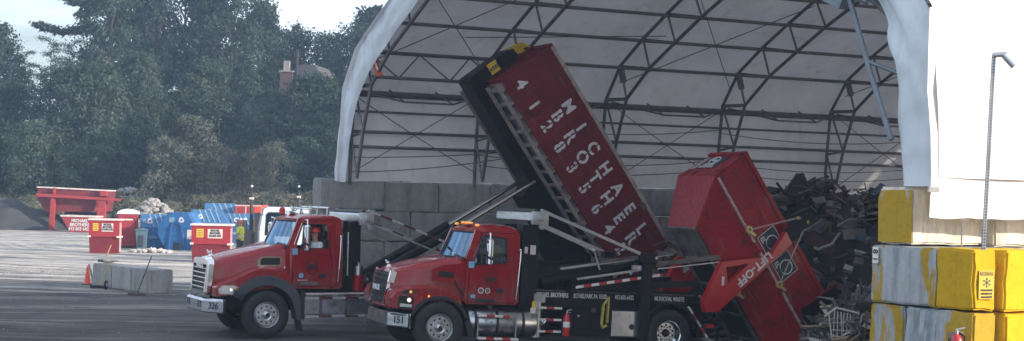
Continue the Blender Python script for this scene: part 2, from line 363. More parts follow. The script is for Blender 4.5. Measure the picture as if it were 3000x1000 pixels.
    def lathe(s, prof, c, ax='y', n=32, mi=0, smooth=True, M=None):
        """prof list of (r, a) about axis"""
        vs = []
        for r, a in prof:
            for i in range(n):
                t = 2*pi*i/n
                vs.append((c[0]+r*cos(t), c[1]+a, c[2]+r*sin(t)) if ax == 'y' else ((c[0]+r*cos(t), c[1]+r*sin(t), c[2]+a) if ax == 'z' else (c[0]+a, c[1]+r*cos(t), c[2]+r*sin(t))))
        return s.add(vs, [(j*n+i, j*n+(i+1) % n, (j+1)*n+(i+1) % n, (j+1)*n+i) for j in range(len(prof)-1) for i in range(n)], smooth, mi, M)
    def loft(s, secs, mi=0, closed=False, caps=True, smooth=True, M=None):
        n = len(secs[0]); vs = [p for q in secs for p in q]
        fs = []
        for j in range(len(secs)-1):
            for i in range(n if closed else n-1):
                k = (i+1) % n; fs.append((j*n+i, j*n+k, (j+1)*n+k, (j+1)*n+i))
        s.add(vs, fs, smooth, mi, M)
        if caps: s.add(secs[0], [tuple(range(n))], False, mi, M); s.add(secs[-1], [tuple(reversed(range(n)))], False, mi, M)
        return s
    def quad(s, a, b, c, d, mi=0, M=None): return s.add([a, b, c, d], [(0, 1, 2, 3)], False, mi, M)
    def slab(s, pts, th, mi=0, M=None):
        """planar polygon in 3D given thickness"""
        pts = [Vector(p) for p in pts]; nrm = (pts[1]-pts[0]).cross(pts[2]-pts[0]).normalized()*th
        n = len(pts); vs = pts+[p+nrm for p in pts]
        fs = [tuple(range(n)), tuple(reversed(range(n, 2*n)))]+[(i, i+n, (i+1) % n+n, (i+1) % n) for i in range(n)]
        return s.add([tuple(p) for p in vs], fs, False, mi, M)
    def build(s, name, mats, parent=None, label=None, fix=True, sharp=True):
        me = bpy.data.meshes.new(name); me.from_pydata(s.v, [], s.f)
        if isinstance(mats, str): mats = [mats]
        for q in mats: me.materials.append(MAT[q])
        me.polygons.foreach_set('use_smooth', s.sm); me.polygons.foreach_set('material_index', s.mi)
        if s.uv:
            uv = me.uv_layers.new(name='UVMap')
            for i, q in s.uv.items():
                p = me.polygons[i]
                for j, li in enumerate(p.loop_indices): uv.data[li].uv = (q[j], 0)
        me.update()
        if fix:
            bm = bmesh.new(); bm.from_mesh(me); bmesh.ops.recalc_face_normals(bm, faces=bm.faces[:]); bm.to_mesh(me); bm.free()
        if any(s.sm) and sharp:
            me.set_sharp_from_angle(angle=R(42))
        o = bpy.data.objects.new(name, me); COL.objects.link(o)
        if parent: o.parent = parent
        if label: o['label'] = label
        return o
def copy_tree(o, parent=None):
    c = o.copy(); COL.objects.link(c); c.parent = parent
    for ch in list(o.children): copy_tree(ch, c)
    return c
def lettering(body, size, mat, parent, o, xd, yd, name='lettering', ext=.004, bold=0., stencil=False, spacing=1., sx=1., label=None, shear=0):
    cu = bpy.data.curves.new('txt', 'FONT'); cu.body = body; cu.size = size; cu.extrude = ext; cu.offset = bold; cu.shear = shear
    cu.align_x = 'CENTER'; cu.align_y = 'CENTER'; cu.space_character = spacing; cu.resolution_u = 3
    t = bpy.data.objects.new('txt', cu); COL.objects.link(t)
    dg = bpy.context.evaluated_depsgraph_get()
    me = bpy.data.meshes.new_from_object(t.evaluated_get(dg)); bpy.data.objects.remove(t)
    bm = bmesh.new(); bm.from_mesh(me)
    if stencil:
        gap = size*.04
        if body in 'OCQG0836925BR':
            for sgn in (-1, 1): bmesh.ops.bisect_plane(bm, geom=bm.verts[:]+bm.edges[:]+bm.faces[:], plane_co=(sgn*gap, 0, 0), plane_no=(1, 0, 0))
            for f in [f for f in bm.faces if abs(f.calc_center_median().x) < gap*.98]: bm.faces.remove(f)
    xd = Vector(xd).normalized(); yd = Vector(yd).normalized(); zd = xd.cross(yd)
    M = Matrix(((xd.x*sx, yd.x, zd.x, o[0]), (xd.y*sx, yd.y, zd.y, o[1]), (xd.z*sx, yd.z, zd.z, o[2]), (0, 0, 0, 1)))
    bm.transform(M); bm.to_mesh(me); bm.free(); me.name = name
    me.materials.clear(); me.materials.append(MAT[mat])
    ob = bpy.data.objects.new(name, me); COL.objects.link(ob); ob.parent = parent
    if label: ob['label'] = label
    return ob
def skin_body(name, joints, edges, mat, parent=None, sub=2):
    """one continuous skinned figure; joints: list of ((x,y,z), radius)"""
    me = bpy.data.meshes.new(name); me.from_pydata([j[0] for j in joints], edges, [])
    o = bpy.data.objects.new(name, me); COL.objects.link(o)
    md = o.modifiers.new('Skin', 'SKIN'); me.skin_vertices[0].data[0].use_root = True
    for i, j in enumerate(joints):
        r = j[1] if isinstance(j[1], tuple) else (j[1], j[1]); me.skin_vertices[0].data[i].radius = r
    s = o.modifiers.new('Sub', 'SUBSURF'); s.levels = sub; s.render_levels = sub
    dg = bpy.context.evaluated_depsgraph_get(); dg.update()
    m2 = bpy.data.meshes.new_from_object(o.evaluated_get(dg)); o.modifiers.clear(); o.data = m2
    m2.materials.clear(); m2.materials.append(MAT[mat]); m2.polygons.foreach_set('use_smooth', [True]*len(m2.polygons))
    if parent: o.parent = parent
    return o
# ============================================================ GROUND
def make_ground():
    xs = [-260, -160, -100, -70, -50, -40, -30]+[x*.5 for x in range(-50, 41)]+[24, 30, 45, 70, 120, 260]
    ys = [-20, 0, 8]+[10+.7*i for i in range(72)]+[62, 66, 70, 76, 84, 95, 110, 130, 160, 220, 320, 500]
    vs = [(x, y, ground_z(x, y)+(.03*(noise.noise(Vector((x*.35, y*.35, 0)))) if 10 < y < 60 else 0)) for y in ys for x in xs]
    n = len(xs); fs = [(j*n+i, j*n+i+1, (j+1)*n+i+1, (j+1)*n+i) for j in range(len(ys)-1) for i in range(n-1)]
    g = MB().add(vs, fs, True).build('ground', 'yard'); tag(g, kind='structure')
make_ground()
# wooded bank behind the yard
def bank():
    xs = [-90+i*2.5 for i in range(60)]; ys = [118.5, 120.5, 122.5, 126, 131, 138, 146, 160, 190, 260]
    hs = [-.1, .5, 1.1, 1.7, 2.2, 2.8, 3.2, 4.2, 6, 6]
    vs = [(x, y, h+(.5*noise.noise(Vector((x*.2, y*.2, 3))) if h > 0 else 0)) for y, h in zip(ys, hs) for x in xs]
    n = len(xs); fs = [(j*n+i, j*n+i+1, (j+1)*n+i+1, (j+1)*n+i) for j in range(len(ys)-1) for i in range(n-1)]
    g = MB().add(vs, fs, True).build('hillside', 'dirt'); tag(g, kind='structure')
bank()
# ============================================================ FABRIC HALL
AX = Vector((sin(R(65)), cos(R(65)), 0)); GX = Vector((.4937, -.8696, 0)); KH = 1.08; O0 = Vector((-4.3, 35.7, 0))*KH; FL = Vector((-4.58, 35.75, 0))*KH
BAY = 3.537; WID = 19.75
def zk(z): return H+(z-H)*KH
def hp(t, w, z): q = O0+(AX*t+GX*w)*KH; return (q.x, q.y, zk(z))
half = [(.3, 3.45), (.36, 4.6), (.49, 5.78), (1.13, 6.62), (2.11, 7.22), (3.12, 7.75), (4.12, 8.24), (5.2, 8.74), (6.3, 9.2), (7.5, 9.62), (8.7, 9.95), (9.875, 10.15)]
hin = [(.72, 3.6), (1.02, 4.68), (1.44, 5.76), (2.41, 6.47), (3.47, 7.02), (4.5, 7.54), (5.5, 7.98), (6.6, 8.42), (7.8, 8.84), (8.9, 9.12), (9.875, 9.28)]
OUT = half+[(WID-w, z) for w, z in reversed(half[:-1])]
INN = hin+[(WID-w, z) for w, z in reversed(hin[:-1])]
hall = thing('fabric_building', O0, 'large open ended fabric storage hall on stacked concrete blocks with grey steel trusses inside', 'building')
hall.location = (0, 0, 0)
# cover
def cover(t0, t1, nt_, prof, off, name, mat):
    vs = []; 
    for i in range(nt_+1):
        t = t0+(t1-t0)*i/nt_
        for j, (w, z) in enumerate(prof):
            sag = -.05*sin(pi*((t/BAY) % 1)) if 3 < j < len(prof)-4 else 0
            dw = -off if w < WID/2 else off; bl_ = max(0, 1-t/(BAY*.5)) if (name == 'roof_cover' and w < WID/2) else 0; w = w+.08*bl_*max(0, 1-abs(w-1.2)/4); z = z-.22*bl_*max(0, 1-abs(w-3.0)/3.2)
            vs.append(hp(t, w+dw*(.6 if z > 6 else 1), z+off*(.9 if z > 6 else .1)+sag))
    n = len(prof); fs = [(i*n+j, i*n+j+1, (i+1)*n+j+1, (i+1)*n+j) for i in range(nt_) for j in range(n-1)]
    return MB().add(vs, fs, True).build(name, mat, hall, fix=False)
prof = [(.3, 3.55)]+half[1:]+[(WID-w, z) for w, z in reversed(half[1:-1])]+[(WID-.34, 4.4), (WID-.30, 3.6)]
cover(.0, 7.5*BAY, 30, prof, .1, 'roof_cover', 'membrane')
# closed far gable
mb = MB(); tend = 7.5*BAY
pr = [(w, z) for w, z in OUT]; vs = [hp(tend, w, z) for w, z in pr]; mb.add(vs, [tuple(range(len(vs)))]); mb.build('end_wall_fabric', 'membrane', hall)
# gable edge band: fabric folded round the first truss
def edge_band():
    mb = MB(); 
    outL = [(.38, 3.50), (.46, 4.0), (.58, 4.6), (.72, 5.2), (.92, 5.6), (1.25, 6.15), (1.68, 6.62), (2.2, 6.95), (2.7, 7.2), (3.3, 7.5), (4.2, 7.98), (5.2, 8.6), (6.3, 9.2), (7.5, 9.75), (8.7, 10.12), (9.875, 10.32)]
    inL = [(.80, 3.50), (.92, 4.0), (1.08, 4.6), (1.22, 5.0), (1.42, 5.4), (1.72, 5.75), (2.08, 6.05), (2.55, 6.35), (3.0, 6.6), (3.7, 6.98), (4.6, 7.45), (5.5, 8.0), (6.5, 8.6), (7.6, 9.02), (8.8, 9.36), (9.875, 9.5)]
    outR = [(.02, 3.50), (.05, 4.0), (.09, 4.6), (.14, 5.2), (.20, 5.72), (.55, 6.25), (1.1, 6.72), (1.6, 7.06), (2.1, 7.38), (3.1, 7.93), (4.12, 8.44), (5.2, 8.96), (6.3, 9.42), (7.5, 9.84), (8.7, 10.15), (9.875, 10.32)]
    inR = [(.60, 3.50), (.64, 4.0), (.68, 4.6), (.76, 5.2), (.88, 5.6), (1.15, 5.97), (1.65, 6.28), (2.2, 6.6), (2.7, 6.88), (3.6, 7.3), (4.5, 7.75), (5.5, 8.22), (6.5, 8.66), (7.6, 9.05), (8.8, 9.36), (9.875, 9.5)]
    outL = [(w-.55, z+.05) for w, z in outL[:-1]]+[outL[-1]]; inL = [(w-.42, z) for w, z in inL[:-1]]+[inL[-1]]; outR = [(w+.30*max(0, 1-w/4), z) for w, z in outR]; inR = [(w+.50*max(0, 1-w/5), z) for w, z in inR]
    o_ = outL+[(WID-w, z) for w, z in reversed(outR[:-1])]; i_ = inL+[(WID-w, z) for w, z in reversed(inR[:-1])]
    # subdivide along the arch
    def dens(L, k=5):
        r = []
        for a, b in zip(L[:-1], L[1:]):
            for q in range(k): r.append((a[0]+(b[0]-a[0])*q/k, a[1]+(b[1]-a[1])*q/k))
        return r+[L[-1]]
    o_, i_ = dens(o_), dens(i_)
    m_ = 8; vs = []
    for j, (a, b) in enumerate(zip(o_, i_)):
        for k in range(m_+1):
            u = k/m_; w = a[0]+(b[0]-a[0])*u; z = a[1]+(b[1]-a[1])*u
            right = w > WID/2
            puff = (.12 if right else .05)*sin(pi*u)+(.11 if right else .05)*noise.noise(Vector((w*1.1+u*2, z*.9-u*3, 5)))+.05*noise.noise(Vector((w*3.5, z*2.2, 9)))+(.06*sin(z*9+w*14) if right and 5 < z < 6.6 else 0)
            edge = .035*noise.noise(Vector((z*1.7, w*1.3, 2)))
            vs.append(hp(.12-puff if 0 < k < m_ else ((.06 if right else .12) if k == 0 else (.3 if right else .15)), w+(edge if k in (0, m_) else 0), z))
    n = m_+1; fs = [(i*n+j, i*n+j+1, (i+1)*n+j+1, (i+1)*n+j) for i in range(len(o_)-1) for j in range(m_)]
    return mb.add(vs, fs, True).build('gable_edge_fabric', 'membrane_edge', hall, 'pale fabric with a painted skylight tint wrapped round the open gable arch', sharp=False)
edge_band()
# loose skirt of the near side wall hanging over the blocks
mb = MB(); vs = []
for i in range(61):
    t = -.12+i*.16
    for k in range(6):
        z = 5.75-k*.53; q = hp(t, WID-.33+.0*k+.05*noise.noise(Vector((t*1.5, k*.6, 1)))+(.10 if k > 2 else .02), z-(.02*noise.noise(Vector((t*3, 0, 0))) if k == 5 else 0))
        vs.append(q)
mb.add(vs, [(i*6+k, i*6+k+1, (i+1)*6+k+1, (i+1)*6+k) for i in range(60) for k in range(5)], True)
mb.build('side_wall_fabric', 'membrane', hall, sharp=False)
# trusses
for k in range(8):
    t = BAY*k+(.3 if k == 0 else 0)
    mb = MB(); r = .05
    po = [hp(t, w, z) for w, z in OUT]; pi_ = [hp(t, w, z) for w, z in INN]
    mb.path(po, .046, 8); mb.path(pi_, .046, 8)
    # webs
    mb.cyl(pi_[0], po[1], .03, n=6); mb.cyl(po[1], pi_[1], .03, n=6); mb.cyl(pi_[1], po[2], .03, n=6); mb.bar(po[2], pi_[2], .09, .09)
    no = len(OUT); nn = len(INN)
    for j in range(2, 11):
        if j+1 < nn//2+2:
            mb.cyl(po[j+1], pi_[j], .03, n=6); mb.cyl(po[j+1], pi_[min(j+1, 10)], .02, n=6)
            mb.cyl(po[no-2-j], pi_[nn-1-j], .03, n=6); mb.cyl(po[no-2-j], pi_[nn-1-min(j+1, 10)], .02, n=6)
    mb.cyl(pi_[-1], po[-2], .03, n=6); mb.cyl(po[-2], pi_[-2], .03, n=6); mb.bar(po[-3], pi_[-3], .09, .09)
    # haunch gusset
    for s_ in (1, -1):
        a = po[3] if s_ > 0 else po[-4]; c_ = pi_[2] if s_ > 0 else pi_[-3]
        mb.bar(Vector(a), Vector(a)*.5+Vector(c_)*.5, .14, .10)
    mb.build('arch_truss', 'galv_truss', hall)
# purlins
for j in list(range(2, len(OUT)-2)):
    w, z = OUT[j]; mb = MB()
    rr_ = .085 if j in (2, len(OUT)-3) else .046
    dz = .0 if j > 2 else .1
    mb.cyl(hp(.3, w+(.08 if w < WID/2 else -.08), z-.06-dz), hp(tend, w+(.08 if w < WID/2 else -.08), z-.06-dz), rr_, n=8)
    mb.build('purlin', 'galv_truss', hall)
for w_, z in ((.45, 5.2), (.42, 4.72), (.4, 4.36), (WID-.45, 5.2), (WID-.42, 4.5)):
    MB().cyl(hp(.3, w_, z), hp(tend, w_, z-.02), .032 if z > 5.1 else .042, n=7).build('wall_rail', 'galv_truss', hall)
# eave stabilisers between the trusses
for k in range(7):
    t0 = BAY*k+.1; t1 = BAY*(k+1); mb = MB(); w = 1.2
    a, b_, c_, d = hp(t0, .6, 5.72), hp(t0+1.15, w, 5.42), hp(t1-1.05, w, 5.42), hp(t1, .6, 5.72)
    mb.path([a, b_, c_, d], .026, 6); mb.cyl(b_, hp(t0+.95, .75, 5.72), .022, n=6); mb.cyl(c_, hp(t1-1.3, .75, 5.72), .022, n=6)
    mb.build('eave_stabiliser', 'galv_truss', hall)
# end bay lattice purlins
for (w, z, w2, z2) in ((1.2, 6.55, 1.5, 5.95), (WID-1.2, 6.55, WID-1.5, 5.95)):
    mb = MB(); mb.cyl(hp(.3, w, z), hp(BAY, w, z), .045, n=7); mb.cyl(hp(.3, w2, z2), hp(BAY, w2, z2), .045, n=7)
    nz = 5
    for q in range(nz):
        ta = .3+(BAY-.3)*q/nz; tb = .3+(BAY-.3)*(q+1)/nz
        mb.cyl(hp(ta, *((w, z) if q % 2 == 0 else (w2, z2))), hp(tb, *((w2, z2) if q % 2 == 0 else (w, z))), .022, n=6)
    mb.build('lattice_purlin', 'galv_truss', hall)
# bracing cables
def cable(a, b, sag=.0):
    a = Vector(a); b = Vector(b); pts = [a.lerp(b, i/8)-Vector((0, 0, sag*4*(i/8)*(1-i/8))) for i in range(9)]
    MB().path(pts, .013, 5).build('bracing_cable', 'galv_truss', hall)
for k in (0, 2, 4, 6):
    cable(hp(BAY*k+.2, .5, 3.7), hp(BAY*(k+1), .55, 5.7)); cable(hp(BAY*k+.2, .6, 5.6), hp(BAY*(k+1), .4, 3.8), .05)
    cable(hp(BAY*k+.2, .8, 6.2), hp(BAY*(k+1), 4.1, 8.1)); cable(hp(BAY*(k+1), .8, 6.2), hp(BAY*k+.2, 4.1, 8.1))
cable(hp(.3, .8, 6.9), hp(BAY*2, 3.1, 7.2)); cable(hp(.3, .6, 4.1), hp(BAY*1.8, .5, 4.6), .1); cable(hp(.3, .55, 3.75), hp(BAY*1.5, .45, 4.4), .12)
for z in (4.25, 4.0, 5.05): cable(hp(BAY*1, .5, z), hp(BAY*3, .5, z+.1), .22); cable(hp(BAY*3, .5, z), hp(BAY*5, .5, z+.1), .22)
# brace at the near haunch of the first arch, bluish skylight in its colour
mb = MB(); a = hp(-.05, WID-1.85, 6.02); mb.path([a, hp(-.05, WID-1.42, 5.0), hp(-.05, WID-1.0, 4.1)], .042, 8)
mb.cyl(hp(-.05, WID-2.0, 6.12), hp(-.05, WID-1.5, 5.95), .05, n=8); mb.cyl(hp(-.05, WID-1.48, 5.15), hp(.1, WID-1.0, 4.95), .03, n=7)
mb.bar(hp(-.08, WID-2.25, 6.15), hp(-.02, WID-1.95, 6.0), .2, .26); mb.build('haunch_brace', 'truss_sky_tint', hall)
# numbered orange panel under the haunch
t = thing('hanging_sign', P(1093, 165, 36.9), 'orange panel with a white numeral one hung inside the left haunch of the open arch', 'sign')
mb = MB(); u = Vector((.88, .15, -.04)).normalized(); pw = .17
mb.slab([(-.08, 0, .02), (.07, 0, .04), (.25, .03, -.46), (.09, .03, -.50)], .012); mb.build('panel', 'orange_panel', t)
lettering('1', .40, 'white_paint', t, (.08, -.03, -.22), (1, .0, .05), (-.33, 0, .94), bold=.008, sx=.7)
# ============================================================ CONCRETE BLOCKS
ORD = ['first', 'second', 'third', 'fourth', 'fifth', 'sixth', 'seventh', 'eighth', 'ninth', 'tenth', 'eleventh', 'twelfth', 'thirteenth', 'fourteenth', 'fifteenth', 'sixteenth', 'seventeenth']
BMESH = {}
def block_mesh(L, D, Hh, seed, groove=False):
    key = (round(L, 2), round(D, 2), round(Hh, 2), seed, groove)
    if key in BMESH: return BMESH[key]
    rnd = random.Random(seed)
    bm = bmesh.new(); bmesh.ops.create_cube(bm, size=1)
    for q in bm.verts: q.co = Vector((q.co.x*L, q.co.y*D, q.co.z*Hh))
    bmesh.ops.bevel(bm, geom=bm.edges[:], offset=.028, segments=2, affect='EDGES')
    bmesh.ops.triangulate(bm, faces=[f for f in bm.faces if len(f.verts) > 4])
    bmesh.ops.subdivide_edges(bm, edges=[e for e in bm.edges if e.calc_length() > .3], cuts=6, use_grid_fill=True)
    for q in bm.verts:
        n_ = noise.noise_vector(q.co*4+Vector((seed*7.3, 0, 0)))*.012+noise.noise_vector(q.co*14+Vector((seed*3.1, 2, 0)))*.005
        ed = sum(1 for a, b in ((abs(q.co.x), L/2), (abs(q.co.y), D/2), (abs(q.co.z), Hh/2)) if b-a < .04)
        q.co += n_*(2.0 if ed >= 2 else .8)
    me = bpy.data.meshes.new('concrete_block'); bm.to_mesh(me); bm.free()
    me.polygons.foreach_set('use_smooth', [True]*len(me.polygons)); me.set_sharp_from_angle(angle=R(50))
    BMESH[key] = me; return me
def block(pos, yaw, L, D, Hh, mat, label, group, seed=0, name='concrete_block'):
    me = block_mesh(L-.022, D-.012, Hh-.02, seed).copy(); me.materials.append(MAT[mat])
    o = bpy.data.objects.new(name, me); COL.objects.link(o); o.location = pos; o.rotation_euler = (0, 0, yaw)
    return tag(o, label, 'concrete block', group)
yawA = math.atan2(AX.y, AX.x)
# far side wall: four visible courses
RN = ['topmost', 'second highest', 'third highest', 'fourth highest']
seamt = {0: [0, 1.62, 3.06, 4.47], 1: [.08, .9, 2.33, 3.75], 2: [.15, 1.64, 3.05], 3: [.1, .95, 2.4]}
nrm = Vector((-AX.y, AX.x, 0))
for rI in range(4):
    seams = list(seamt[rI])
    while seams[-1] < 17: seams.append(seams[-1]+1.42)
    for i in range(len(seams)-1):
        L = seams[i+1]-seams[i]; q = FL+AX*KH*((seams[i]+seams[i+1])/2)+nrm*(.39+.02*((i*7+rI*3) % 3-1)); ztop = 3.60-.755*rI-.012*min(i, 4)-(.02*((i*5+rI) % 3) if rI == 0 else 0)
        lab = f'grey block, {ORD[i]} from left in the {RN[rI]} course of the far hall wall'
        block((q.x, q.y, zk(ztop-.375)), yawA, L*KH, .78, .75*KH, 'block_grey', lab, 'concrete blocks of the far hall wall', (i+rI*2) % 5)
# near side: three columns at the gable end, long wall behind
def wp(w, t=0): return O0+(GX*w+AX*t)*KH
gW = 18.42
rows = [zk(z) for z in (3.50, 2.735, 1.97, 1.205, .44)]
yawN = yawA
def near_block(w0, w1, t0, t1, ztop, mat, lab, seed, h=.76*1.08):
    c_ = (wp(w0, t0)+wp(w1, t1))/2
    # block long axis along the gable: use yaw of GX for depth
    ang = math.atan2(GX.y, GX.x)
    o = block((c_.x, c_.y, ztop-h/2), ang, abs(w1-w0)*KH, abs(t1-t0)*KH, h, mat, lab, 'painted concrete blocks of the near hall wall', seed)
    return o
tb_ = near_block(gW, gW+.62, 0, 1.35, rows[0], 'block_pale_sunlit', 'block with a yellow end and pale side directly under the near fabric leg', 1)
MB().slab([(-.27, .0, .35), (.33, .0, .36), (.34, .0, -.37), (-.31, .0, -.38), (-.32, 0, .25)], .006).build('painted_end', 'block_mixed_yellow2', tb_, 'yellow painted end face').location = (0, -.675*KH-.008, 0)
for i in range(3): near_block(gW+.05, gW+.66, 1.35+1.42*i, 1.35+1.42*(i+1), rows[0]-.01, 'block_pale_sunlit', f'pale weathered top block, {ORD[i]} behind the near fabric leg along the sunlit side', 2+i)
near_block(gW-.02, gW+1.2, -.1, 1.3, rows[1], 'block_mixed', 'blue grey and yellow streaked block with the white number tag on its upper left corner', 3)
near_block(gW+1.2, gW+1.84, -.12, .27, rows[1]+.01, 'block_yellow', 'bright yellow block carrying the caution placard, left of the shaded groove', 1)
near_block(gW+1.2, gW+1.84, .34, 1.9, rows[1]+.005, 'block_yellow', 'bright yellow block right of the shaded groove at the right edge of the photo', 2)
near_block(gW+1.2, gW+1.69, .27, .34, rows[1]-.03, 'block_yellow', 'narrow shaded yellow block end set back in the groove beside the caution placard', 4)
near_block(gW-.02, gW+.62, -.1, 1.3, rows[2], 'block_mixed_yellow', 'yellow and grey streaked block in the low course, leftmost of the painted stack', 0)
near_block(gW+.62, gW+1.2, -.09, 1.3, rows[2], 'block_bluegrey', 'plain blue grey block in the low course beneath the number tagged block', 2)
near_block(gW+1.2, gW+1.86, -.12, .26, rows[2], 'block_mixed_yellow', 'worn yellow block with grey patches behind the small fire extinguisher', 3)
near_block(gW+1.2, gW+1.86, .33, 1.9, rows[2]-.005, 'block_yellow', 'lower bright yellow block at the right edge, under the block right of the groove', 1)
near_block(gW+1.2, gW+1.71, .26, .33, rows[2]-.03, 'block_yellow', 'lower narrow yellow block end set back in the groove of the low course', 0)
for rI in (1, 2, 3, 4):
    for i in range(3 if rI < 3 else 4):
        t0 = (1.3 if rI < 3 else 0)+1.42*i
        near_block(gW, gW+.62, t0, t0+1.42, rows[rI]-.01, 'block_grey', f'grey inner block {ORD[i]} back from the gable, {RN[rI] if rI<4 else "lowest"} near wall course', (i+rI) % 5)
for i in range(2):
    near_block(gW-.02+.62*i, gW+.6+.62*i, -.1, 1.3, rows[3], 'block_mixed_yellow' if i == 0 else 'block_bluegrey', ['bottom streaked block below the leftmost painted stack', 'bottom blue grey block below the plain blue grey one'][i], i+1)
near_block(gW+1.22, gW+1.88, -.12, 2.1, rows[3], 'block_yellow', 'bottom yellow block below the worn yellow one with grey patches', 4)
near_block(gW-.02, gW+1.88, -.1, 2.1, rows[4], 'block_grey', 'ground level grey block carrying the painted stack', 4)
for i in range(3): near_block(gW+.66, gW+1.2, 1.3+1.42*i, 1.3+1.42*(i+1), rows[1]+.0, 'block_pale_sunlit', f'pale ledge block, {ORD[i]} behind the yellow blocks, below the hanging side fabric', (i+1) % 5)
# small things on the near stack
q = wp(gW-.02, -.115)
tagn = thing('number_tag', P(2569, 736, q.y), 'small white tag with black digits on the corner of the streaked blue grey block', 'tag', math.atan2(GX.y, GX.x))
pp = wp(gW+.17, -.125); tagn.location = (pp.x, pp.y, rows[1]-.15)
MB().box((-.055, -.006, -.115), (.055, .004, .115), bv=.003).build('plate', 'white_paint', tagn)
lettering('8', .13, 'print_dark', tagn, (.0, -.008, .05), (0, 0, -1), (1, 0, 0), bold=.003); lettering('1', .12, 'print_dark', tagn, (0, -.008, -.055), (0, 0, -1), (1, 0, 0), bold=.004)
pp = wp(gW+1.855, .07)
cs = thing('caution_placard', (pp.x, pp.y, rows[1]-.46), 'yellow caution placard with a flower like symbol on the bright yellow block', 'sign', yawA)
MB().box((-.13, -.012, -.19), (.13, 0, .19), bv=.004).build('placard_plate', 'yellow_paint', cs)
MB().box((-.11, -.016, .125), (.11, -.0125, .175)).build('header_bar', 'print_dark', cs)
lettering('CAUTION', .048, 'yellow_paint', cs, (0, -.019, .15), (1, 0, 0), (0, 0, 1), bold=.001)
mb = MB(); mb.lathe([(.0, -.001), (.017, -.001), (.017, .002), (0, .002)], (0, -.016, .03), 'y', 12)
for i in range(6):
    a = pi/6+i*pi/3; mb.lathe([(.0, -.001), (.013, -.001), (.013, .002), (0, .002)], (.052*cos(a), -.016, .03+.052*sin(a)), 'y', 10); mb.bar((.0, -.015, .03), (.045*cos(a), -.015, .03+.045*sin(a)), .004, .005)
mb.build('symbol', 'print_dark', cs)
for k, s_ in enumerate(('WATCH FOR', 'FALLING ICE', 'AND SNOW')): lettering(s_, .034, 'print_dark', cs, (0, -.016, -.07-.045*k), (1, 0, 0), (0, 0, 1), bold=.0005)
# square sign post with lamp head
pb = P(2881, 742, 19.3); pb.z = rows[1]+.0; pt = P(2912, 158, 19.3)
post = thing('camera_post', pb, 'perforated square steel post standing on the sunlit blocks at far right', 'post')
mb = MB(); d = Vector((pt.x-pb.x, 0, pt.z-pb.z)); mb.bar((0, 0, 0), d, .042, .042); 
post_o = mb.build('post', 'galv', post)
mb = MB()
for i in range(64):
    q = d*(i+.7)/65; mb.bar(q+Vector((0, -.0222, 0)), q+Vector((0, -.024, 0)), .020, .016); mb.bar(q+Vector((-.0222, 0, 0)), q+Vector((-.024, 0, 0)), .020, .016)
mb2 = mb; bpy.data.objects.remove(post_o); b0_ = MB(); b0_.bar((0, 0, 0), d, .044, .044); n0 = len(b0_.f); b0_.v += mb2.v; b0_.f += [tuple(i+8 for i in f) for f in mb2.f]; b0_.sm += mb2.sm; b0_.mi += [1]*len(mb2.f); b0_.build('post', ['galv', 'interior_black'], post)
hd = thing('floodlight', pt, 'grey cylindrical camera or lamp head drooping from the post top at far right', 'floodlight')
mb = MB(); mb.cyl((-.02, -.03, -.02), (.12, -.05, -.01), .035, n=12); mb.ball((.13, -.05, -.02), .045); mb.build('bracket', 'galv', hd)
mb = MB(); mb.cyl((.1, -.06, -.02), (.23, -.10, -.17), .035, .042, n=14); mb.build('lamp_head', 'galv', hd)
# rusty strap standing on the ledge and a small bracket
s_ = thing('steel_strap', P(2817, 724, 20.0), 'thin rusty upright steel strap on the ledge left of the perforated post', 'strap')
MB().bar((0, 0, 0), (.0, 0, .36), .035, .012).bar((-.03, 0, .36), (.04, 0, .37), .05, .02).build('strap', 'stone_grey', s_)
s_ = thing('junction_box', P(2738, 556, 20.1), 'small beige box under the bottom edge of the near fabric leg', 'box'); MB().box((-.09, -.03, -.035), (.06, .03, .035), bv=.006).build('housing', 'stone_pale', s_)
# near fire extinguisher, cut by the photo's lower edge
def extinguisher(loc, label, s=1., yaw=0, parent=None, name='fire_extinguisher'):
    if parent: e = MB().lathe([(0, 0), (.075*s, 0), (.08*s, .02*s), (.08*s, .42*s), (.05*s, .49*s), (.025*s, .51*s), (0, .51*s)], loc, 'z', 16).build('fire_extinguisher', 'ext_red', parent); par = e; L = Vector(loc)
    else:
        e = thing(name, loc, label, 'fire extinguisher', yaw); par = e; L = Vector((0, 0, 0))
        MB().lathe([(0, 0), (.075*s, 0), (.08*s, .02*s), (.08*s, .42*s), (.05*s, .49*s), (.025*s, .51*s), (0, .51*s)], L, 'z', 16).build('cylinder', 'ext_red', par)
    mb = MB(); mb.cyl(L+Vector((0, 0, .5*s)), L+Vector((0, 0, .56*s)), .022*s, n=8); mb.bar(L+Vector((-.02, 0, .57*s)), L+Vector((.11*s, 0, .6*s)), .02*s, .018*s); mb.bar(L+Vector((-.02, 0, .55*s)), L+Vector((.09*s, 0, .53*s)), .02*s, .014*s); mb.build('valve', 'galv', par)
    MB().path([L+Vector((.03*s, 0, .54*s)), L+Vector((.1*s, -.02, .48*s)), L+Vector((.11*s, -.02, .3*s)), L+Vector((.09*s, -.03, .15*s))], .012*s, 6).build('hose', 'hose_black', par)
    MB().lathe([(.081*s, .2*s), (.082*s, .205*s), (.082*s, .32*s), (.081*s, .325*s)], L, 'z', 16).build('data_label', 'white_paint', par)
    return e
pe = P(2803, 998, 19.45); extinguisher((pe.x, pe.y, pe.z-.40), 'small red fire extinguisher in front of the worn yellow block', .95)
MB().box((-.09, .085, -.02), (.09, .1, .5)).build('wall_bracket', 'dirty_steel', bpy.data.objects['fire_extinguisher'])
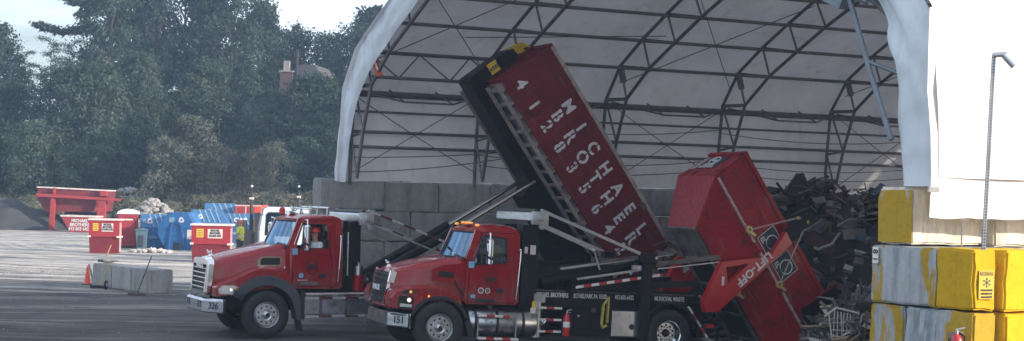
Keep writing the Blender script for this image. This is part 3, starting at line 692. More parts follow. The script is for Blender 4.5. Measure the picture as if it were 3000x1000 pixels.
# ============================================================ TRUCKS
WB = 1.2  # centre line y of a truck; near side y=0, far side y=2.4
def arc(cx, cz, r, a0, a1, n): return [(cx+r*cos(R(a0+(a1-a0)*i/n)), cz+r*sin(R(a0+(a1-a0)*i/n))) for i in range(n+1)]
def make_wheel(parent, c, near=True, rear=False, r=.525):
    """c = (x, y of outer face, z)"""
    s = 1 if near else -1; x, y, z = c; M = Matrix.Translation((x, y, z)) @ Matrix.Diagonal((1, s, 1, 1))
    W = .30 if not rear else .60
    hub = MB()
    hubd = .02 if not rear else .17
    hub.lathe([(0, hubd-.06), (.05, hubd-.06), (.075, hubd-.04), (.085, hubd), (.10, hubd+.03), (.11, hubd+.10)], (0, 0, 0), 'y', 20, M=M)
    w = hub.build('wheel', 'black_steel' if rear else 'rim_alu', parent)
    ty = MB()
    prof = [(.29, .035), (.31, .012), (.36, -.004), (.43, -.006), (.485, .012), (.515, .04), (r, .07), (r, .13), (r-.012, .135), (r-.012, .15), (r, .155), (r, W-.155), (r-.012, W-.15), (r-.012, W-.135), (r, W-.13), (r, W-.07), (.515, W-.04), (.43, W), (.31, W-.01), (.29, W-.04)] if not rear else \
           [(.29, .035), (.31, .012), (.36, -.004), (.43, -.006), (.485, .012), (.515, .04), (r, .06), (r, .24), (.5, .27), (.40, .285), (.40, .315), (.5, .33), (r, .36), (r, .54), (.5, .57), (.31, .59), (.29, .56)]
    ty.lathe(prof, (0, 0, 0), 'y', 44, M=M)
    for i in range(36):   # tread lugs
        a = 2*pi*i/36; 
        for yy0, yy1 in (((.07, .125), (.165, .235)) if not rear else ((.07, .14), (.17, .23))):
            ty.bar((( r-.002)*cos(a), yy0, (r-.002)*sin(a)), ((r-.002)*cos(a+.05), yy1, (r-.002)*sin(a+.05)), .03, .012, up=(cos(a), 0, sin(a)), M=M)
    ty.build('tyre', 'rubber', w)
    rm = MB()
    if not rear:
        rm.lathe([(.292, .03), (.285, .012), (.275, .02), (.262, .05), (.255, .07), (.245, .045), (.235, .03)], (0, 0, 0), 'y', 40, M=M)
        out = arc(0, 0, .236, 0, 354, 35); holes = []
        for i in range(10):
            a = R(18+36*i); holes.append([(p[0]+.185*cos(a), p[1]+.185*sin(a)) for p in arc(0, 0, .024, 0, -315, 7)])
        rm.prism(out, .03, .045, M=M, holes=holes)
        rm.lathe([(.15, .03), (.14, .018), (.12, .016), (.10, .02), (.085, .03)], (0, 0, 0), 'y', 30, M=M)
    else:
        rm.lathe([(.292, .03), (.285, .010), (.275, .016), (.262, .05), (.250, .10), (.238, .15), (.225, .185)], (0, 0, 0), 'y', 40, M=M)
        out = arc(0, 0, .227, 0, 354, 35); holes = []
        for i in range(10):
            a = R(18+36*i); holes.append([(p[0]+.175*cos(a), p[1]+.175*sin(a)) for p in arc(0, 0, .026, 0, -315, 7)])
        rm.prism(out, .185, .20, M=M, holes=holes)
    rm.build('rim', 'chrome' if rear else 'rim_alu', w)
    nb = MB(); yd = .018 if not rear else .165
    for i in range(10):
        a = R(36*i); nb.cyl((.135*cos(a), yd-.02, .135*sin(a)), (.135*cos(a), yd+.02, .135*sin(a)), .014, n=6, M=M)
    nb.build('lug_nuts', 'galv' if not rear else 'dirty_steel', w)
    dk = MB(); dk.cyl((0, .06 if not rear else .215, 0), (0, .1 if not rear else .24, 0), .245 if not rear else .22, n=24, M=M); dk.build('brake_drum', 'interior_black', w)
    hc = MB(); hc.cyl((0, hubd-.075, 0), (0, hubd-.05, 0), .045, n=14, M=M); hc.build('hub_cap', 'black_plastic', w)
    return w
def mir(p): return (p[0], 2*WB-p[1], p[2])
def ysk(x, z): return .17*max(0, (z-2.0))/.65 if z > 2.0 else (.0 if z > 1.2 else .02)
def hood_sec(x, hw, zl, zc, zt, k=.07):
    L = [(hw, zl), (hw+.005, zl+(zc-zl)*.5), (hw-.005, zc-.05), (hw-.03, zc), (hw-.10, zc+k), (hw-.26, zc+(zt-zc)*.75), (hw-.5, zt-.012), (0, zt)]
    pts = [(x, WB-a, z) for a, z in L]+[(x, WB+a, z) for a, z in reversed(L[:-1])]
    return pts
def build_cab(root, v):
    """shared cab construction; v is 1 or 2"""
    A = dict(out=[(.56, 1.13), (.60, 1.09), (1.74, 1.07), (1.81, 1.12), (1.82, 2.58), (1.79, 2.64), (.82, 2.63), (.56, 2.04)],
             door=[(.635, 1.15), (1.64, 1.13), (1.665, 1.17), (1.655, 2.56), (1.63, 2.595), (.905, 2.595), (.655, 2.03), (.635, 1.95)],
             win=[(.735, 1.985), (1.455, 1.99), (1.475, 2.02), (1.47, 2.48), (1.44, 2.52), (.92, 2.545), (.885, 2.51), (.72, 2.10), (.71, 2.01)])
    if v == 2:
        A = dict(out=[(.56, 1.08), (.62, 1.02), (1.70, 1.03), (1.775, 1.09), (1.77, 2.50), (1.74, 2.56), (.86, 2.54), (.60, 1.97)],
                 door=[(.64, 1.07), (1.64, 1.07), (1.665, 1.11), (1.655, 2.49), (1.63, 2.52), (.94, 2.515), (.675, 1.97), (.645, 1.9)],
                 win=[(.755, 1.83), (1.44, 1.90), (1.465, 1.94), (1.46, 2.40), (1.43, 2.43), (.955, 2.46), (.92, 2.43), (.745, 2.02), (.735, 1.88)])
    dz = 0 if v == 1 else -.07
    body = MB()
    for near in (True, False):
        M = None if near else Matrix(((1, 0, 0, 0), (0, -1, 0, 2*WB), (0, 0, 1, 0), (0, 0, 0, 1)))
        body.prism(A['out'], .20, .25, holes=[[(x+(.012 if x < 1 else -.012)*-1, z+(.012 if z < 1.8 else -.012)*-1) for x, z in reversed(A['door'])]] if near else [list(reversed(A['win']))], yf=ysk, M=M)
    zt = 2.64 if v == 1 else 2.56
    # back wall and floor
    body.box((1.77, .25, 1.12), (1.80 if v == 1 else 1.76, 2.15, 1.95)); body.box((1.745, .42, 1.95), (1.79 if v == 1 else 1.755, 1.98, zt))
    body.box((.6, .26, 1.08), (1.76, 2.14, 1.13))
    # roof: rounded loft
    secs = []
    z0 = zt; xs = [(.80, -.005, .92), (.84, .05, .97), (.95, .085, 1.0), (1.2, .105, 1.0), (1.5, .10, 1.0), (1.72, .075, .99), (1.80, .03, .97), (1.825, -.01, .94)]
    if v == 2: xs = [(.80, -.01, .90), (.84, .05, .96), (.95, .095, 1.0), (1.2, .13, 1.0), (1.5, .13, 1.0), (1.68, .10, .99), (1.75, .05, .97), (1.78, -.0, .94)]
    for x, h, ws_ in xs:
        hw = .845*ws_
        L = [(hw+.005, z0-.02), (hw-.005, z0+h*.35), (hw-.06, z0+h*.75), (hw-.2, z0+h*.95), (hw-.5, z0+h+.005), (0, z0+h+.01)]
        secs.append([(x, WB-a, z) for a, z in L]+[(x, WB+a, z) for a, z in reversed(L[:-1])])
    body.loft(secs, caps=True)
    # windscreen header and A pillars, cowl
    hx = .79; bx = .53 if v == 1 else .57; hz = zt-.03; bz = 2.03 if v == 1 else 1.96
    for s in (1, -1):
        body.bar((bx+.03, WB-s*.93, bz-.03), (hx+.03, WB-s*.83, hz+.02), .09, .075, up=(0, 1, 0))
    body.box((.50, .30, 1.2), (.60, 2.10, bz-.04))
    body.build('cab_shell', 'truck_red', root)
    # windscreen: curved glass
    g = MB(); fr = MB(); nx, nz = 14, 6; vs = []
    for j in range(nz+1):
        t = j/nz; x = bx+(hx-bx)*t; z = bz+.015+(hz-.03-bz)*t; hw = .895-.09*t
        for i in range(nx+1):
            u = -1+2*i/nx; bul = .15*(1-abs(u)**2.6); vs.append((x-bul+.01, WB+u*hw, z))
    n = nx+1; g.add(vs, [(j*n+i, j*n+i+1, (j+1)*n+i+1, (j+1)*n+i) for j in range(nz) for i in range(nx)], True)
    wsg = g.build('windscreen', 'windshield', root)
    edge = [vs[i] for i in range(n)]+[vs[j*n+nx] for j in range(1, nz+1)]+[vs[nz*n+i] for i in range(nx-1, -1, -1)]+[vs[j*n] for j in range(nz-1, -1, -1)]
    fr.path([(p[0]-.008, p[1], p[2]) for p in edge], .018, 6); fr.build('windscreen_seal', 'black_plastic', wsg)
    wp_ = MB()
    for yy in (.8, 1.5): wp_.path([(bx-.12, yy, bz+.0), (bx-.09, yy-.12, bz+.06), (bx-.10, yy-.42, bz+.05)], .012, 5)
    wp_.build('wiper', 'black_plastic', root)
    # header strip over windscreen
    hd = MB(); hv = []
    for j, (xo, zo) in enumerate(((.0, -.02), (.0, .035), (.09, .075))):
        for i in range(nx+1):
            u = -1+2*i/nx; hv.append((hx+xo-.15*(1-abs(u)**2.6)*(1 if j < 2 else .5), WB+u*(.82 if j < 2 else .80), hz+zo+(.02*(1-u*u))))
    hd.add(hv, [(j*n+i, j*n+i+1, (j+1)*n+i+1, (j+1)*n+i) for j in range(2) for i in range(nx)], True); hd.build('roof_visor', 'truck_red_plain', root)
    # cowl panel between hood and glass
    cw = MB(); cv = []
    for j, (xo, zo) in enumerate(((-.06, -.03), (.0, .0))):
        for i in range(nx+1):
            u = -1+2*i/nx; cv.append((bx+xo-.15*(1-abs(u)**2.6), WB+u*.90, bz+zo))
    cw.add(cv, [(i, i+1, n+i+1, n+i) for i in range(nx)], True); cw.build('cowl', 'black_plastic', root)
    # near door with window
    d = MB(); d.prism(A['door'], .188, .232, holes=[list(reversed(A['win']))], yf=ysk)
    door = d.build('door', 'truck_red', root)
    gl = MB(); gl.prism(A['win'], .215, .219, yf=ysk)
    if v == 2: gl.build('window_glass', 'side_glass', door)
    # window seal
    s = MB(); wl = A['win']+[A['win'][0]]; s.path([(x, .19+ysk(x, z), z) for x, z in wl], .011, 6); s.build('window_seal', 'black_plastic', door)
    s = MB(); s.box((.90, .183, 2.02), (.93, .20, 2.5)) if v == 1 else s.box((.86, .183, 1.95), (.885, .20, 2.4)); 
    vz = [(x, .187+ysk(0, z), z) for x, z in (((.875, 2.0), (.93, 2.53)) if v == 1 else ((.89, 1.86), (.955, 2.44)))]
    MB().bar(vz[0], vz[1], .028, .02).build('vent_bar', 'black_plastic', door)
    MB().box((.80, .178, 1.885+dz*1.3), (1.62, .19, 1.90+dz*1.3)).build('belt_line', 'truck_red_plain', door)
    hx_ = 1.33; hz_ = 1.37 if v == 1 else 1.32
    MB().box((hx_-.09, .176, hz_-.045), (hx_+.07, .19, hz_+.045), bv=.01).box((hx_-.06, .163, hz_-.005), (hx_+.05, .178, hz_+.02), bv=.005).build('handle', 'black_plastic', door)
    # round MB emblem
    e = MB(); c0 = (1.08, 1.57) if v == 1 else (1.12, 1.54)
    for a0, a1 in ((20, 160), (200, 340)):
        pts = [(c0[0]+.155*cos(R(a0+(a1-a0)*i/16)), .184, c0[1]+.155*sin(R(a0+(a1-a0)*i/16))) for i in range(17)]
        e.path(pts, .008, 5)
    e.build('emblem_ring', 'logo_dark', door)
    lettering('MB', .155, 'logo_dark', door, (c0[0], .183, c0[1]), (1, 0, 0), (0, 0, 1), bold=.006, sx=1.15)
    st = MB()
    if v == 1:
        st.lathe([(0, 0), (.06, 0)], (.83, .185, 1.38), 'y', 16); st.build('round_sticker', 'blue_sticker', door)
        MB().box((.74, .183, 1.27), (.98, .186, 1.282)).build('sticker_text_line', 'bin_edge', door)
        MB().box((.80, .18, 1.16), (1.22, .186, 1.24)).build('step_decal', 'dirty_steel', door)
    else:
        st.lathe([(0, 0), (.065, 0)], (.91, .185, 1.31), 'y', 16, M=Matrix.Translation((0, 0, .0))); st.lathe([(0, 0), (.06, 0)], (1.06, .185, 1.31), 'y', 16); st.build('oval_stickers', 'bin_edge', door)
        MB().lathe([(0, 0), (.045, 0)], (.91, .183, 1.31), 'y', 14).lathe([(0, 0), (.045, 0)], (1.06, .183, 1.31), 'y', 14).build('sticker_print', 'dirty_steel', door)
        MB().box((.80, .18, 1.07), (1.22, .187, 1.14)).build('door_vent', 'black_plastic', door)
        MB().box((.69, .18, 1.15), (.79, .187, 1.22)).build('small_sticker', 'blue_sticker', door)
    b = MB(); b.box((.615, .165, 1.84+dz), (.735, .20, 1.98+dz), bv=.01); b.build('side_marker_plate', 'blue_sticker', root)
    # grab handle
    g = MB(); x0 = 1.735; gz0, gz1 = (1.22, 2.27) if v == 1 else (1.13, 2.2); 
    g.path([(x0-.0, .20, gz1), (x0-.0, .135, gz1-.03), (x0-.01, .125, gz1-.3), (x0-.035, .125, gz0+.3), (x0-.055, .135, gz0+.03), (x0-.055, .20, gz0)], .014, 8); g.ball((x0, .15, gz1-.01), .03); g.build('grab_handle', 'chrome', root)
    # mirror assembly near and far
    for near in (True, False):
        yy = -.18 if near else 2.58; mz = (1.94, 2.52) if v == 1 else (1.86, 2.40); mx = .84 if v == 1 else .94
        mb = MB(); mb.box((mx-.055, yy-.10, mz[0]+.15), (mx+.045, yy+.10, mz[1]-.0), bv=.035); mb.box((mx-.05, yy-.09, mz[0]), (mx+.05, yy+.10, mz[0]+.14), bv=.03)
        mo = mb.build('mirror', 'chrome', root)
        MB().box((mx+.046, yy-.085, mz[0]+.17), (mx+.05, yy+.085, mz[1]-.03)).box((mx+.051, yy-.08, mz[0]+.02), (mx+.054, yy+.08, mz[0]+.12)).build('mirror_face', 'mirror_glass', mo)
        ar = MB(); yc = .25 if near else 2.15; ar.path([(mx+.02, yc+(.1 if near else -.1), mz[1]+.05), (mx, yy+(.03 if near else -.03), mz[1]+.12), (mx, yy, mz[1]-.05)], .015, 7)
        ar.path([(mx, yc, mz[0]+.15), (mx, yy+(.06 if near else -.06), mz[0]+.15)], .013, 7); ar.path([(mx, yy-.11, mz[0]+.16), (mx-.07, yy-.05, mz[0]+.3), (mx-.07, yy, mz[1]-.1)], .013, 7); ar.build('mirror_arm', 'chrome', mo)
        MB().box((mx-.04, yy-.105, mz[0]+.12), (mx+.05, yy+.06, mz[0]+.18), bv=.012).build('mirror_band', 'black_plastic', mo)
    # interior
    sx = 1.28
    for yy in (.62, 1.72):
        mb = MB(); mb.box((sx-.35, yy-.24, 1.35), (sx+.12, yy+.24, 1.52), bv=.05); mb.box((sx+.12, yy-.23, 1.45), (sx+.26, yy+.23, 2.18), bv=.05); mb.box((sx+.13, yy-.14, 2.2), (sx+.25, yy+.14, 2.38), bv=.04); mb.build('seat', 'seat_dark', root)
    mb = MB(); mb.box((.56, .30, 1.45), (.78, 2.10, 1.92), bv=.05); mb.build('dashboard', 'seat_dark', root)
    mb = MB(); c_ = Vector((.95, .62, 1.88)); u = Vector((0, 1, 0)); w = Vector((.5, 0, .86)).normalized()
    pts = [c_+.2*(cos(R(i*18))*u+sin(R(i*18))*w) for i in range(21)]; mb.path(pts, .014, 6); mb.cyl(c_, c_+Vector((-.3, 0, -.22)), .03); mb.bar(pts[0], pts[10], .03, .012); mb.build('steering_wheel', 'black_plastic', root)
    return door
def chassis(root, x1, z0=.78, z1=1.02, y0=.76, y1=1.64):
    mb = MB(); 
    for y in (y0, y1): mb.box((-.85, y-.04, z0), (x1, y+.04, z1)); 
    for x in [i*.9 for i in range(int(x1/.9)+1)]: mb.box((x, y0+.05, z0+.04), (x+.08, y1-.05, z1-.04))
    mb.build('chassis_frame', 'black_steel', root)
    mb = MB(); mb.cyl((0, .3, .50), (0, 2.1, .50), .06); mb.box((-.1, .35, .42), (.1, 2.05, .54)); mb.box((-.5, .7, .62), (.5, .78, .72)); mb.box((-.5, 1.62, .62), (.5, 1.70, .72)); mb.build('front_axle', 'black_steel', root)
    mb = MB(); mb.box((-.75, .62, .62), (.55, 1.78, 1.5)); mb.cyl((.5, 1.2, .75), (2.0, 1.2, .72), .22, n=14); mb.build('engine_block', 'interior_black', root)
# ------------------------------------------------ truck 1 (rear left in the picture)
g1 = G(780, 993); YAW1 = R(26)
T1 = thing('hooklift_truck', g1, 'red hooklift truck numbered 326, tipping a long container on its black hook arm', 'truck', YAW1)
chassis(T1, 9.4)
build_cab(T1, 1)
# hood
mb = MB()
mb.loft([hood_sec(-1.10, .68, 1.0, 1.54, 1.66, .05), hood_sec(-1.04, .73, .98, 1.58, 1.74), hood_sec(-.80, .77, .97, 1.66, 1.83), hood_sec(-.4, .80, 1.0, 1.78, 1.93), hood_sec(0, .82, 1.05, 1.90, 2.01), hood_sec(.35, .84, 1.1, 1.99, 2.06), hood_sec(.545, .86, 1.1, 2.03, 2.075)])
hood = mb.build('hood', 'truck_red', T1)
FA1 = [(-1.12, .93), (-1.13, 1.12), (-1.02, 1.22), (-.80, 1.32), (-.55, 1.43), (-.3, 1.53), (0, 1.58), (.25, 1.56), (.45, 1.46), (.60, 1.32), (.60, 1.10)]
def fender(root, outline, rad, y0, y1, far=False, mat='truck_red', name='fender'):
    a = arc(0, .52, rad, 62, 180-32, 18)
    pts = outline+[(p[0], p[1]) for p in a]
    mb = MB(); M = Matrix(((1, 0, 0, 0), (0, -1, 0, 2*WB), (0, 0, 1, 0), (0, 0, 0, 1))) if far else None
    # bevelled shell: outer face inset slightly
    n = len(pts); cx = sum(p[0] for p in pts)/n; cz = .95
    mb.prism(pts, y0+.05, y1, M=M)
    inn = [(p[0]+(.04 if p[0] < cx-.3 else (-.04 if p[0] > cx+.45 else 0)), p[1]-(.045 if i < len(outline)-1 and p[1] > 1.15 else 0)) for i, p in enumerate(pts)]
    vs = [(p[0], y0+.05, p[1]) for p in pts]+[(p[0], y0, p[1]) for p in inn]
    mb.add(vs, [(i, (i+1) % n, n+(i+1) % n, n+i) for i in range(n)], False, 0, M)
    tris = tessellate_polygon([[Vector((p[0], p[1], 0)) for p in inn]]); mb.add([(p[0], y0, p[1]) for p in inn], [tuple(t) for t in tris], False, 0, M)
    return mb.build(name, mat, root)
def flare_arc(root, r0, r1, a0, a1, y0, y1, mat, far=False, tail=None, name='wheel_arch_flare'):
    o_ = arc(0, .52, r1, a0, a1, 20); i_ = arc(0, .52, r0, a1, a0, 20)
    pts = o_+i_
    M = Matrix(((1, 0, 0, 0), (0, -1, 0, 2*WB), (0, 0, 1, 0), (0, 0, 0, 1))) if far else None
    mb = MB(); mb.prism(pts, y0, y1, M=M, smooth=False)
    if tail: mb.prism(tail, y0, y1, M=M)
    return mb.build(name, mat, root)
for far in (False, True):
    fender(T1, FA1, .86, .08, .44, far)
    fl = flare_arc(T1, .66, .87, 30, 150, .03, .40, 'grey_flare', far, tail=[(.575, .85), (.755, .955), (.80, .62), (.78, .40), (.70, .40), (.66, .62)])
    M = Matrix(((1, 0, 0, 0), (0, -1, 0, 2*WB), (0, 0, 1, 0), (0, 0, 0, 1))) if far else None
    MB().prism([(-.757, .955), (-.57, .85), (-.50, .93), (-.60, 1.05), (-.74, 1.10)], .03, .3, M=M).build('flare_front', 'grey_flare', fl)
    MB().prism([(.74, .46), (.79, .45), (.86, .16), (.80, .15)], .06, .40, M=M).build('mudflap', 'black_plastic', fl)
    if not far:
        MB().lathe([(0, 0), (.025, 0), (.025, .03), (0, .03)], (.12, .015, 1.30), 'y', 12).build('flare_bolt', 'black_plastic', fl)
# nose valance under hood
MB().box((-1.08, .45, .90), (-.85, 1.95, 1.02), bv=.02).build('nose_valance', 'black_plastic', T1)
def lamp1(far):
    M = Matrix(((1, 0, 0, 0), (0, -1, 0, 2*WB), (0, 0, 1, 0), (0, 0, 0, 1))) if far else None
    mb = MB(); mb.prism([(-1.06, .99), (-.66, .97), (-.53, 1.02), (-.56, 1.10), (-.72, 1.17), (-.98, 1.18), (-1.08, 1.10)], .055, .11, M=M); h = mb.build('headlight', 'chrome', T1)
    MB().prism([(-1.0, 1.02), (-.70, 1.01), (-.74, 1.13), (-.97, 1.14)], .048, .06, M=M).build('lens', 'lamp_clear', h)
    MB().ball((-.80, .045, 1.08) if not far else (-.80, 2*WB-.045, 1.08), .03, sy=.4).build('bulb', 'lamp_white', h)
    MB().prism([(-.69, 1.0), (-.60, 1.0), (-.60, 1.12), (-.68, 1.13)], .045, .06, M=M).build('turn_lens', 'lamp_red', h)
lamp1(False); lamp1(True)
# air intake on the hood side
v_ = MB(); v_.prism([(-.12, 1.58), (.40, 1.58), (.43, 1.62), (.43, 1.77), (.38, 1.80), (-.05, 1.79), (-.14, 1.70)], .352, .40, holes=[[(-.07, 1.70), (-.02, 1.765), (.36, 1.765), (.385, 1.74), (.385, 1.63), (.36, 1.61), (-.06, 1.61)]]); iv = v_.build('side_intake', 'chrome', T1)
mb = MB(); mb.box((-.06, .353, 1.615), (.385, .40, 1.765)); 
for z in (1.64, 1.675, 1.71, 1.74): mb.box((-.03, .346, z), (.37, .354, z+.010))
mb.build('intake_grille', 'black_plastic', iv)
MB().ball((.50, .35, 1.55), .035, sy=.5).build('side_marker_lamp', 'bin_edge', T1)
# grille
def frame_box(mb, x, y0, y1, z0, z1, t, d, lean=0, mi=0):
    for a, b_ in (((y0, z0), (y0, z1)), ((y1, z0), (y1, z1)), ((y0, z0), (y1, z0)), ((y0, z1), (y1, z1))):
        mb.bar((x+lean*(a[1]-z0), a[0], a[1]), (x+lean*(b_[1]-z0), b_[0], b_[1]), t, d, mi, up=(1, 0, 0))
lean = .06/.7
gr = MB(); frame_box(gr, -1.21, .62, 1.78, .99, 1.66, .075, .09, lean); 
gr.loft([[(-1.12+dx, y, 1.66+dz_) for y, dz_ in ((.56, -.06), (.60, .02), (.75, .055), (1.2, .075), (1.65, .055), (1.80, .02), (1.84, -.06))] for dx, dz_ in ((-.10, 0), (-.04, 0), (.04, 0))][:0] or [[(-1.20, .56, 1.60), (-1.20, .62, 1.69), (-1.20, .8, 1.73), (-1.20, 1.2, 1.745), (-1.20, 1.6, 1.73), (-1.20, 1.78, 1.69), (-1.20, 1.84, 1.60)], [(-1.06, .50, 1.60), (-1.06, .57, 1.71), (-1.06, .8, 1.765), (-1.06, 1.2, 1.78), (-1.06, 1.6, 1.765), (-1.06, 1.83, 1.71), (-1.06, 1.90, 1.60)]], smooth=True, caps=True)
for s in (1, -1): gr.bar((-1.17, WB-s*.63, 1.0), (-1.12, WB-s*.64, 1.62), .10, .12, up=(0, 1, 0))
grille = gr.build('grille', 'chrome', T1)
mb = MB(); mb.slab([(-1.19, .64, 1.0), (-1.19, 1.76, 1.0), (-1.13, 1.76, 1.66), (-1.13, .64, 1.66)], .02); mb.build('grille_mesh', 'interior_black', grille)
mb = MB()
for i in range(5): z = 1.07+i*.105; mb.box((-1.235+lean*(z-.99), .66, z), (-1.20+lean*(z-.99), 1.74, z+.032), bv=.006)
mb.build('grille_bars', 'chrome', grille)
lettering('MACK', .17, 'silver_letters', grille, (-1.205, 1.2, 1.565), (0, -1, 0), (.08, 0, 1), bold=.01, ext=.008, sx=1.25)
mb = MB(); mb.bar((-1.03, 1.2, 1.74), (-.94, 1.2, 1.83), .05, .05); mb.ball((-1.0, 1.2, 1.85), .035, sx=1.3); mb.ball((-1.04, 1.2, 1.89), .025); mb.bar((-.98, 1.2, 1.80), (-.95, 1.2, 1.90), .03, .02); mb.build('hood_ornament', 'chrome', T1)
# bumper 1
def bumper(root, xf, xs, yn, z0, z1, mat, num, holes=True):
    mb = MB(); zs = [(z0, .02), (z0+.03, 0), (z1-.05, 0), (z1, .04)]
    prof = [(xs, .0), (xf+.03, yn-.04), (xf, yn), (xf-.01, WB), (xf, 2.4-yn), (xf+.03, 2.4-yn+.04), (xs, 2.4)]
    secs = [[(x+ins*(1 if x < xs else 0), y+(ins if y < 1 else -ins), z) for x, y in prof] for z, ins in zs]
    mb.loft(secs, caps=False, smooth=False); 
    secs2 = [[(x+.05, y, z) for x, y in prof] for z in (z1, z0)]
    mb.loft([secs[-1], secs2[0]], caps=False, smooth=False); mb.loft([secs[0], secs2[1]], caps=False, smooth=False); mb.loft([secs2[1], secs2[0]], caps=False, smooth=False)
    b = mb.build('bumper', mat, root)
    for yy in ((yn+.12, .09), (yn+.30, .05), (2.4-yn-.3, .05), (2.4-yn-.12, .09)): MB().box((xf-.012, yy[0]-.02, z1-.20), (xf+.01, yy[0]+.02, z1-.05)).build('tow_slot', 'interior_black', b)
    d = Vector((xs-(xf+.03), -(yn-.04), 0)).normalized(); c_ = Vector(((xf+.03+xs)/2, (yn-.04)/2, (z0+z1)/2)); nn = Vector((d.y, -d.x, 0)); nn = nn if nn.x < 0 else -nn
    lettering(num, .20, 'print_dark', b, c_+nn*.006+Vector((0, 0, -.0)), d, (0, 0, 1), bold=.004, sx=.95, name='number')
    return b
bumper(T1, -1.32, -.98, .52, .56, .87, 'brushed_alu', '326')
MB().box((-1.26, .5, .62), (-.9, 1.9, .8)).build('bumper_bracket', 'black_steel', T1)
for near in (True, False): make_wheel(T1, (0, .0 if near else 2.4, .525), near)
for x in (6.7, 8.05):
    for near in (True, False): make_wheel(T1, (x, .0 if near else 2.4, .44), near, rear=True)
# side tank, chrome tube, steps
mb = MB(); mb.box((.88, .12, .50), (3.1, .70, .90), bv=.03); tk = mb.build('fuel_tank', 'tank_alu', T1)
mb = MB(); 
for x in (1.25, 1.85, 2.45, 2.95): mb.box((x, .105, .49), (x+.06, .71, .915), bv=.005)
mb.build('tank_straps', 'dirty_steel', tk)
MB().cyl((.92, .16, .945), (3.1, .16, .945), .062, n=14).build('chrome_tube', 'chrome', T1)
MB().bar((.92, .08, .875), (2.2, .08, .875), .02, .05, up=(0, 0, 1)).build('reflective_strip', 'stripe_rust', T1)
MB().bar((.90, .07, .47), (2.3, .07, .47), .10, .04).build('step', 'stripe_rust', T1)
MB().box((.80, .1, .40), (.90, .6, 1.05)).build('battery_cover', 'black_plastic', T1)
# rack behind cab, cylinders, hydraulic tank, hoses
mb = MB(); mb.box((1.95, .55, 1.0), (2.05, .62, 2.6)); mb.box((2.10, .45, 1.0), (2.32, .75, 2.58)); mb.box((2.1, 1.7, 1.0), (2.3, 1.95, 2.58)); mb.box((2.12, .5, 2.3), (2.25, 1.9, 2.42)); mb.build('headache_rack', 'black_steel', T1)
MB().cyl((2.04, .52, 1.35), (2.04, .52, 2.35), .03).build('exhaust_pipe', 'brushed_alu', T1)
mb = MB(); mb.cyl((2.25, .35, 1.02), (2.25, .35, 1.38), .13, n=16); h_ = mb.build('hydraulic_tank', 'truck_red_plain', T1); MB().cyl((2.25, .35, 1.38), (2.25, .35, 1.58), .10, n=14).cyl((2.25, .35, 1.58), (2.25, .35, 1.66), .03).bar((2.2, .35, 1.68), (2.34, .35, 1.62), .03, .02).build('tank_cap', 'brushed_alu', h_)
def ring(c_, r, a0, a1, ax, n=14, rr=.03):
    c_ = Vector(c_); mb = MB(); return [c_+Vector((r*cos(R(a0+(a1-a0)*i/n)), ax*i/n, r*sin(R(a0+(a1-a0)*i/n)))) for i in range(n+1)]
mb = MB(); mb.path(ring((2.62, .5, 1.26), .16, 180, -10, .1), .028, 8); mb.path([(2.78, .6, 1.25), (2.95, .55, 1.2), (3.2, .6, 1.35), (3.5, .6, 1.15)], .025, 8); mb.path([(2.4, .45, 1.2), (2.6, .4, 1.12), (3.4, .5, 1.14)], .022, 8); mb.path([(2.9, .5, 1.5), (3.1, .5, 1.62), (3.25, .5, 1.4)], .012, 6); mb.path([(2.85, .6, 1.42), (3.1, .6, 1.72)], .014, 6); mb.build('hydraulic_hoses', 'hose_black', T1)
mb = MB(); mb.box((2.3, .55, 1.02), (9.0, 1.85, 1.16)); mb.box((3.0, .7, 1.16), (4.4, 1.7, 1.32), bv=.02); mb.build('hoist_subframe', 'black_steel', T1)
# tarp housing and arms
def tarp_housing(root, x, z, y0=.08, y1=2.34, hh=.21, w=.30):
    mb = MB(); mb.box((x, y0, z), (x+w, y1, z+hh), bv=.03); h = mb.build('tarp_housing', 'brushed_alu', root)
    MB().box((x-.02, y0-.03, z-.06), (x+w+.03, y0+.06, z+hh+.02), bv=.012).cyl((x+.2, y0-.06, z-.10), (x+.2, y0+.02, z-.10), .055, n=12).box((x+.1, y0-.06, z+.03), (x+.22, y0-.01, z+.16), bv=.01).build('housing_end', 'galv', h)
    MB().cyl((x+.12, y0+.1, z+hh+.035), (x+.12, y1-.1, z+hh+.03), .045, n=10).build('rolled_tarp', 'black_plastic', h)
tarp_housing(T1, 2.16, 2.58)
for yy in (.10, 2.3): MB().bar((2.36, yy, 2.86), (5.3, yy, 1.78), .05, .05).build('tarp_arm', 'stripe_rust', T1); MB().bar((2.39, yy+.03, 2.58), (4.7, yy+.03, 1.68), .035, .035).build('tarp_strut', 'galv', T1)
mb = MB(); mb.cyl((1.45, .18, 2.90), (1.45, 2.3, 2.90), .022, n=8); mb.cyl((1.25, .8, 2.86), (1.25, 2.35, 2.86), .018, n=8)
for y in (.25, .95, 1.5, 2.2): mb.bar((1.45, y, 2.74), (1.45, y, 2.93), .05, .05)
for y in (.9, 2.2): mb.bar((1.25, y, 2.7), (1.25, y, 2.92), .08, .06)
mb.build('roof_rail', 'chrome', T1)
mb = MB(); mb.cyl((1.05, 1.2, 2.75), (.78, 1.1, 2.76), .022, .06, n=12); mb.cyl((1.1, 1.5, 2.75), (.85, 1.5, 2.77), .02, .05, n=12); mb.box((1.0, 1.1, 2.73), (1.15, 1.6, 2.80), bv=.01); mb.build('air_horns', 'chrome', T1)
bc = MB(); bc.cyl((.92, 2.0, 2.73), (.92, 2.0, 2.82), .07, n=12); bc.ball((.92, 2.0, 2.82), .07); bc.build('beacon', 'lamp_red', T1); MB().cyl((.86, 1.72, 2.73), (.86, 1.72, 2.79), .05, n=12).build('beacon', 'lamp_red', T1)
MB().path([(1.2, 1.9, 2.8), (1.6, 1.9, 3.15)], .01, 5).build('antenna', 'black_plastic', T1)
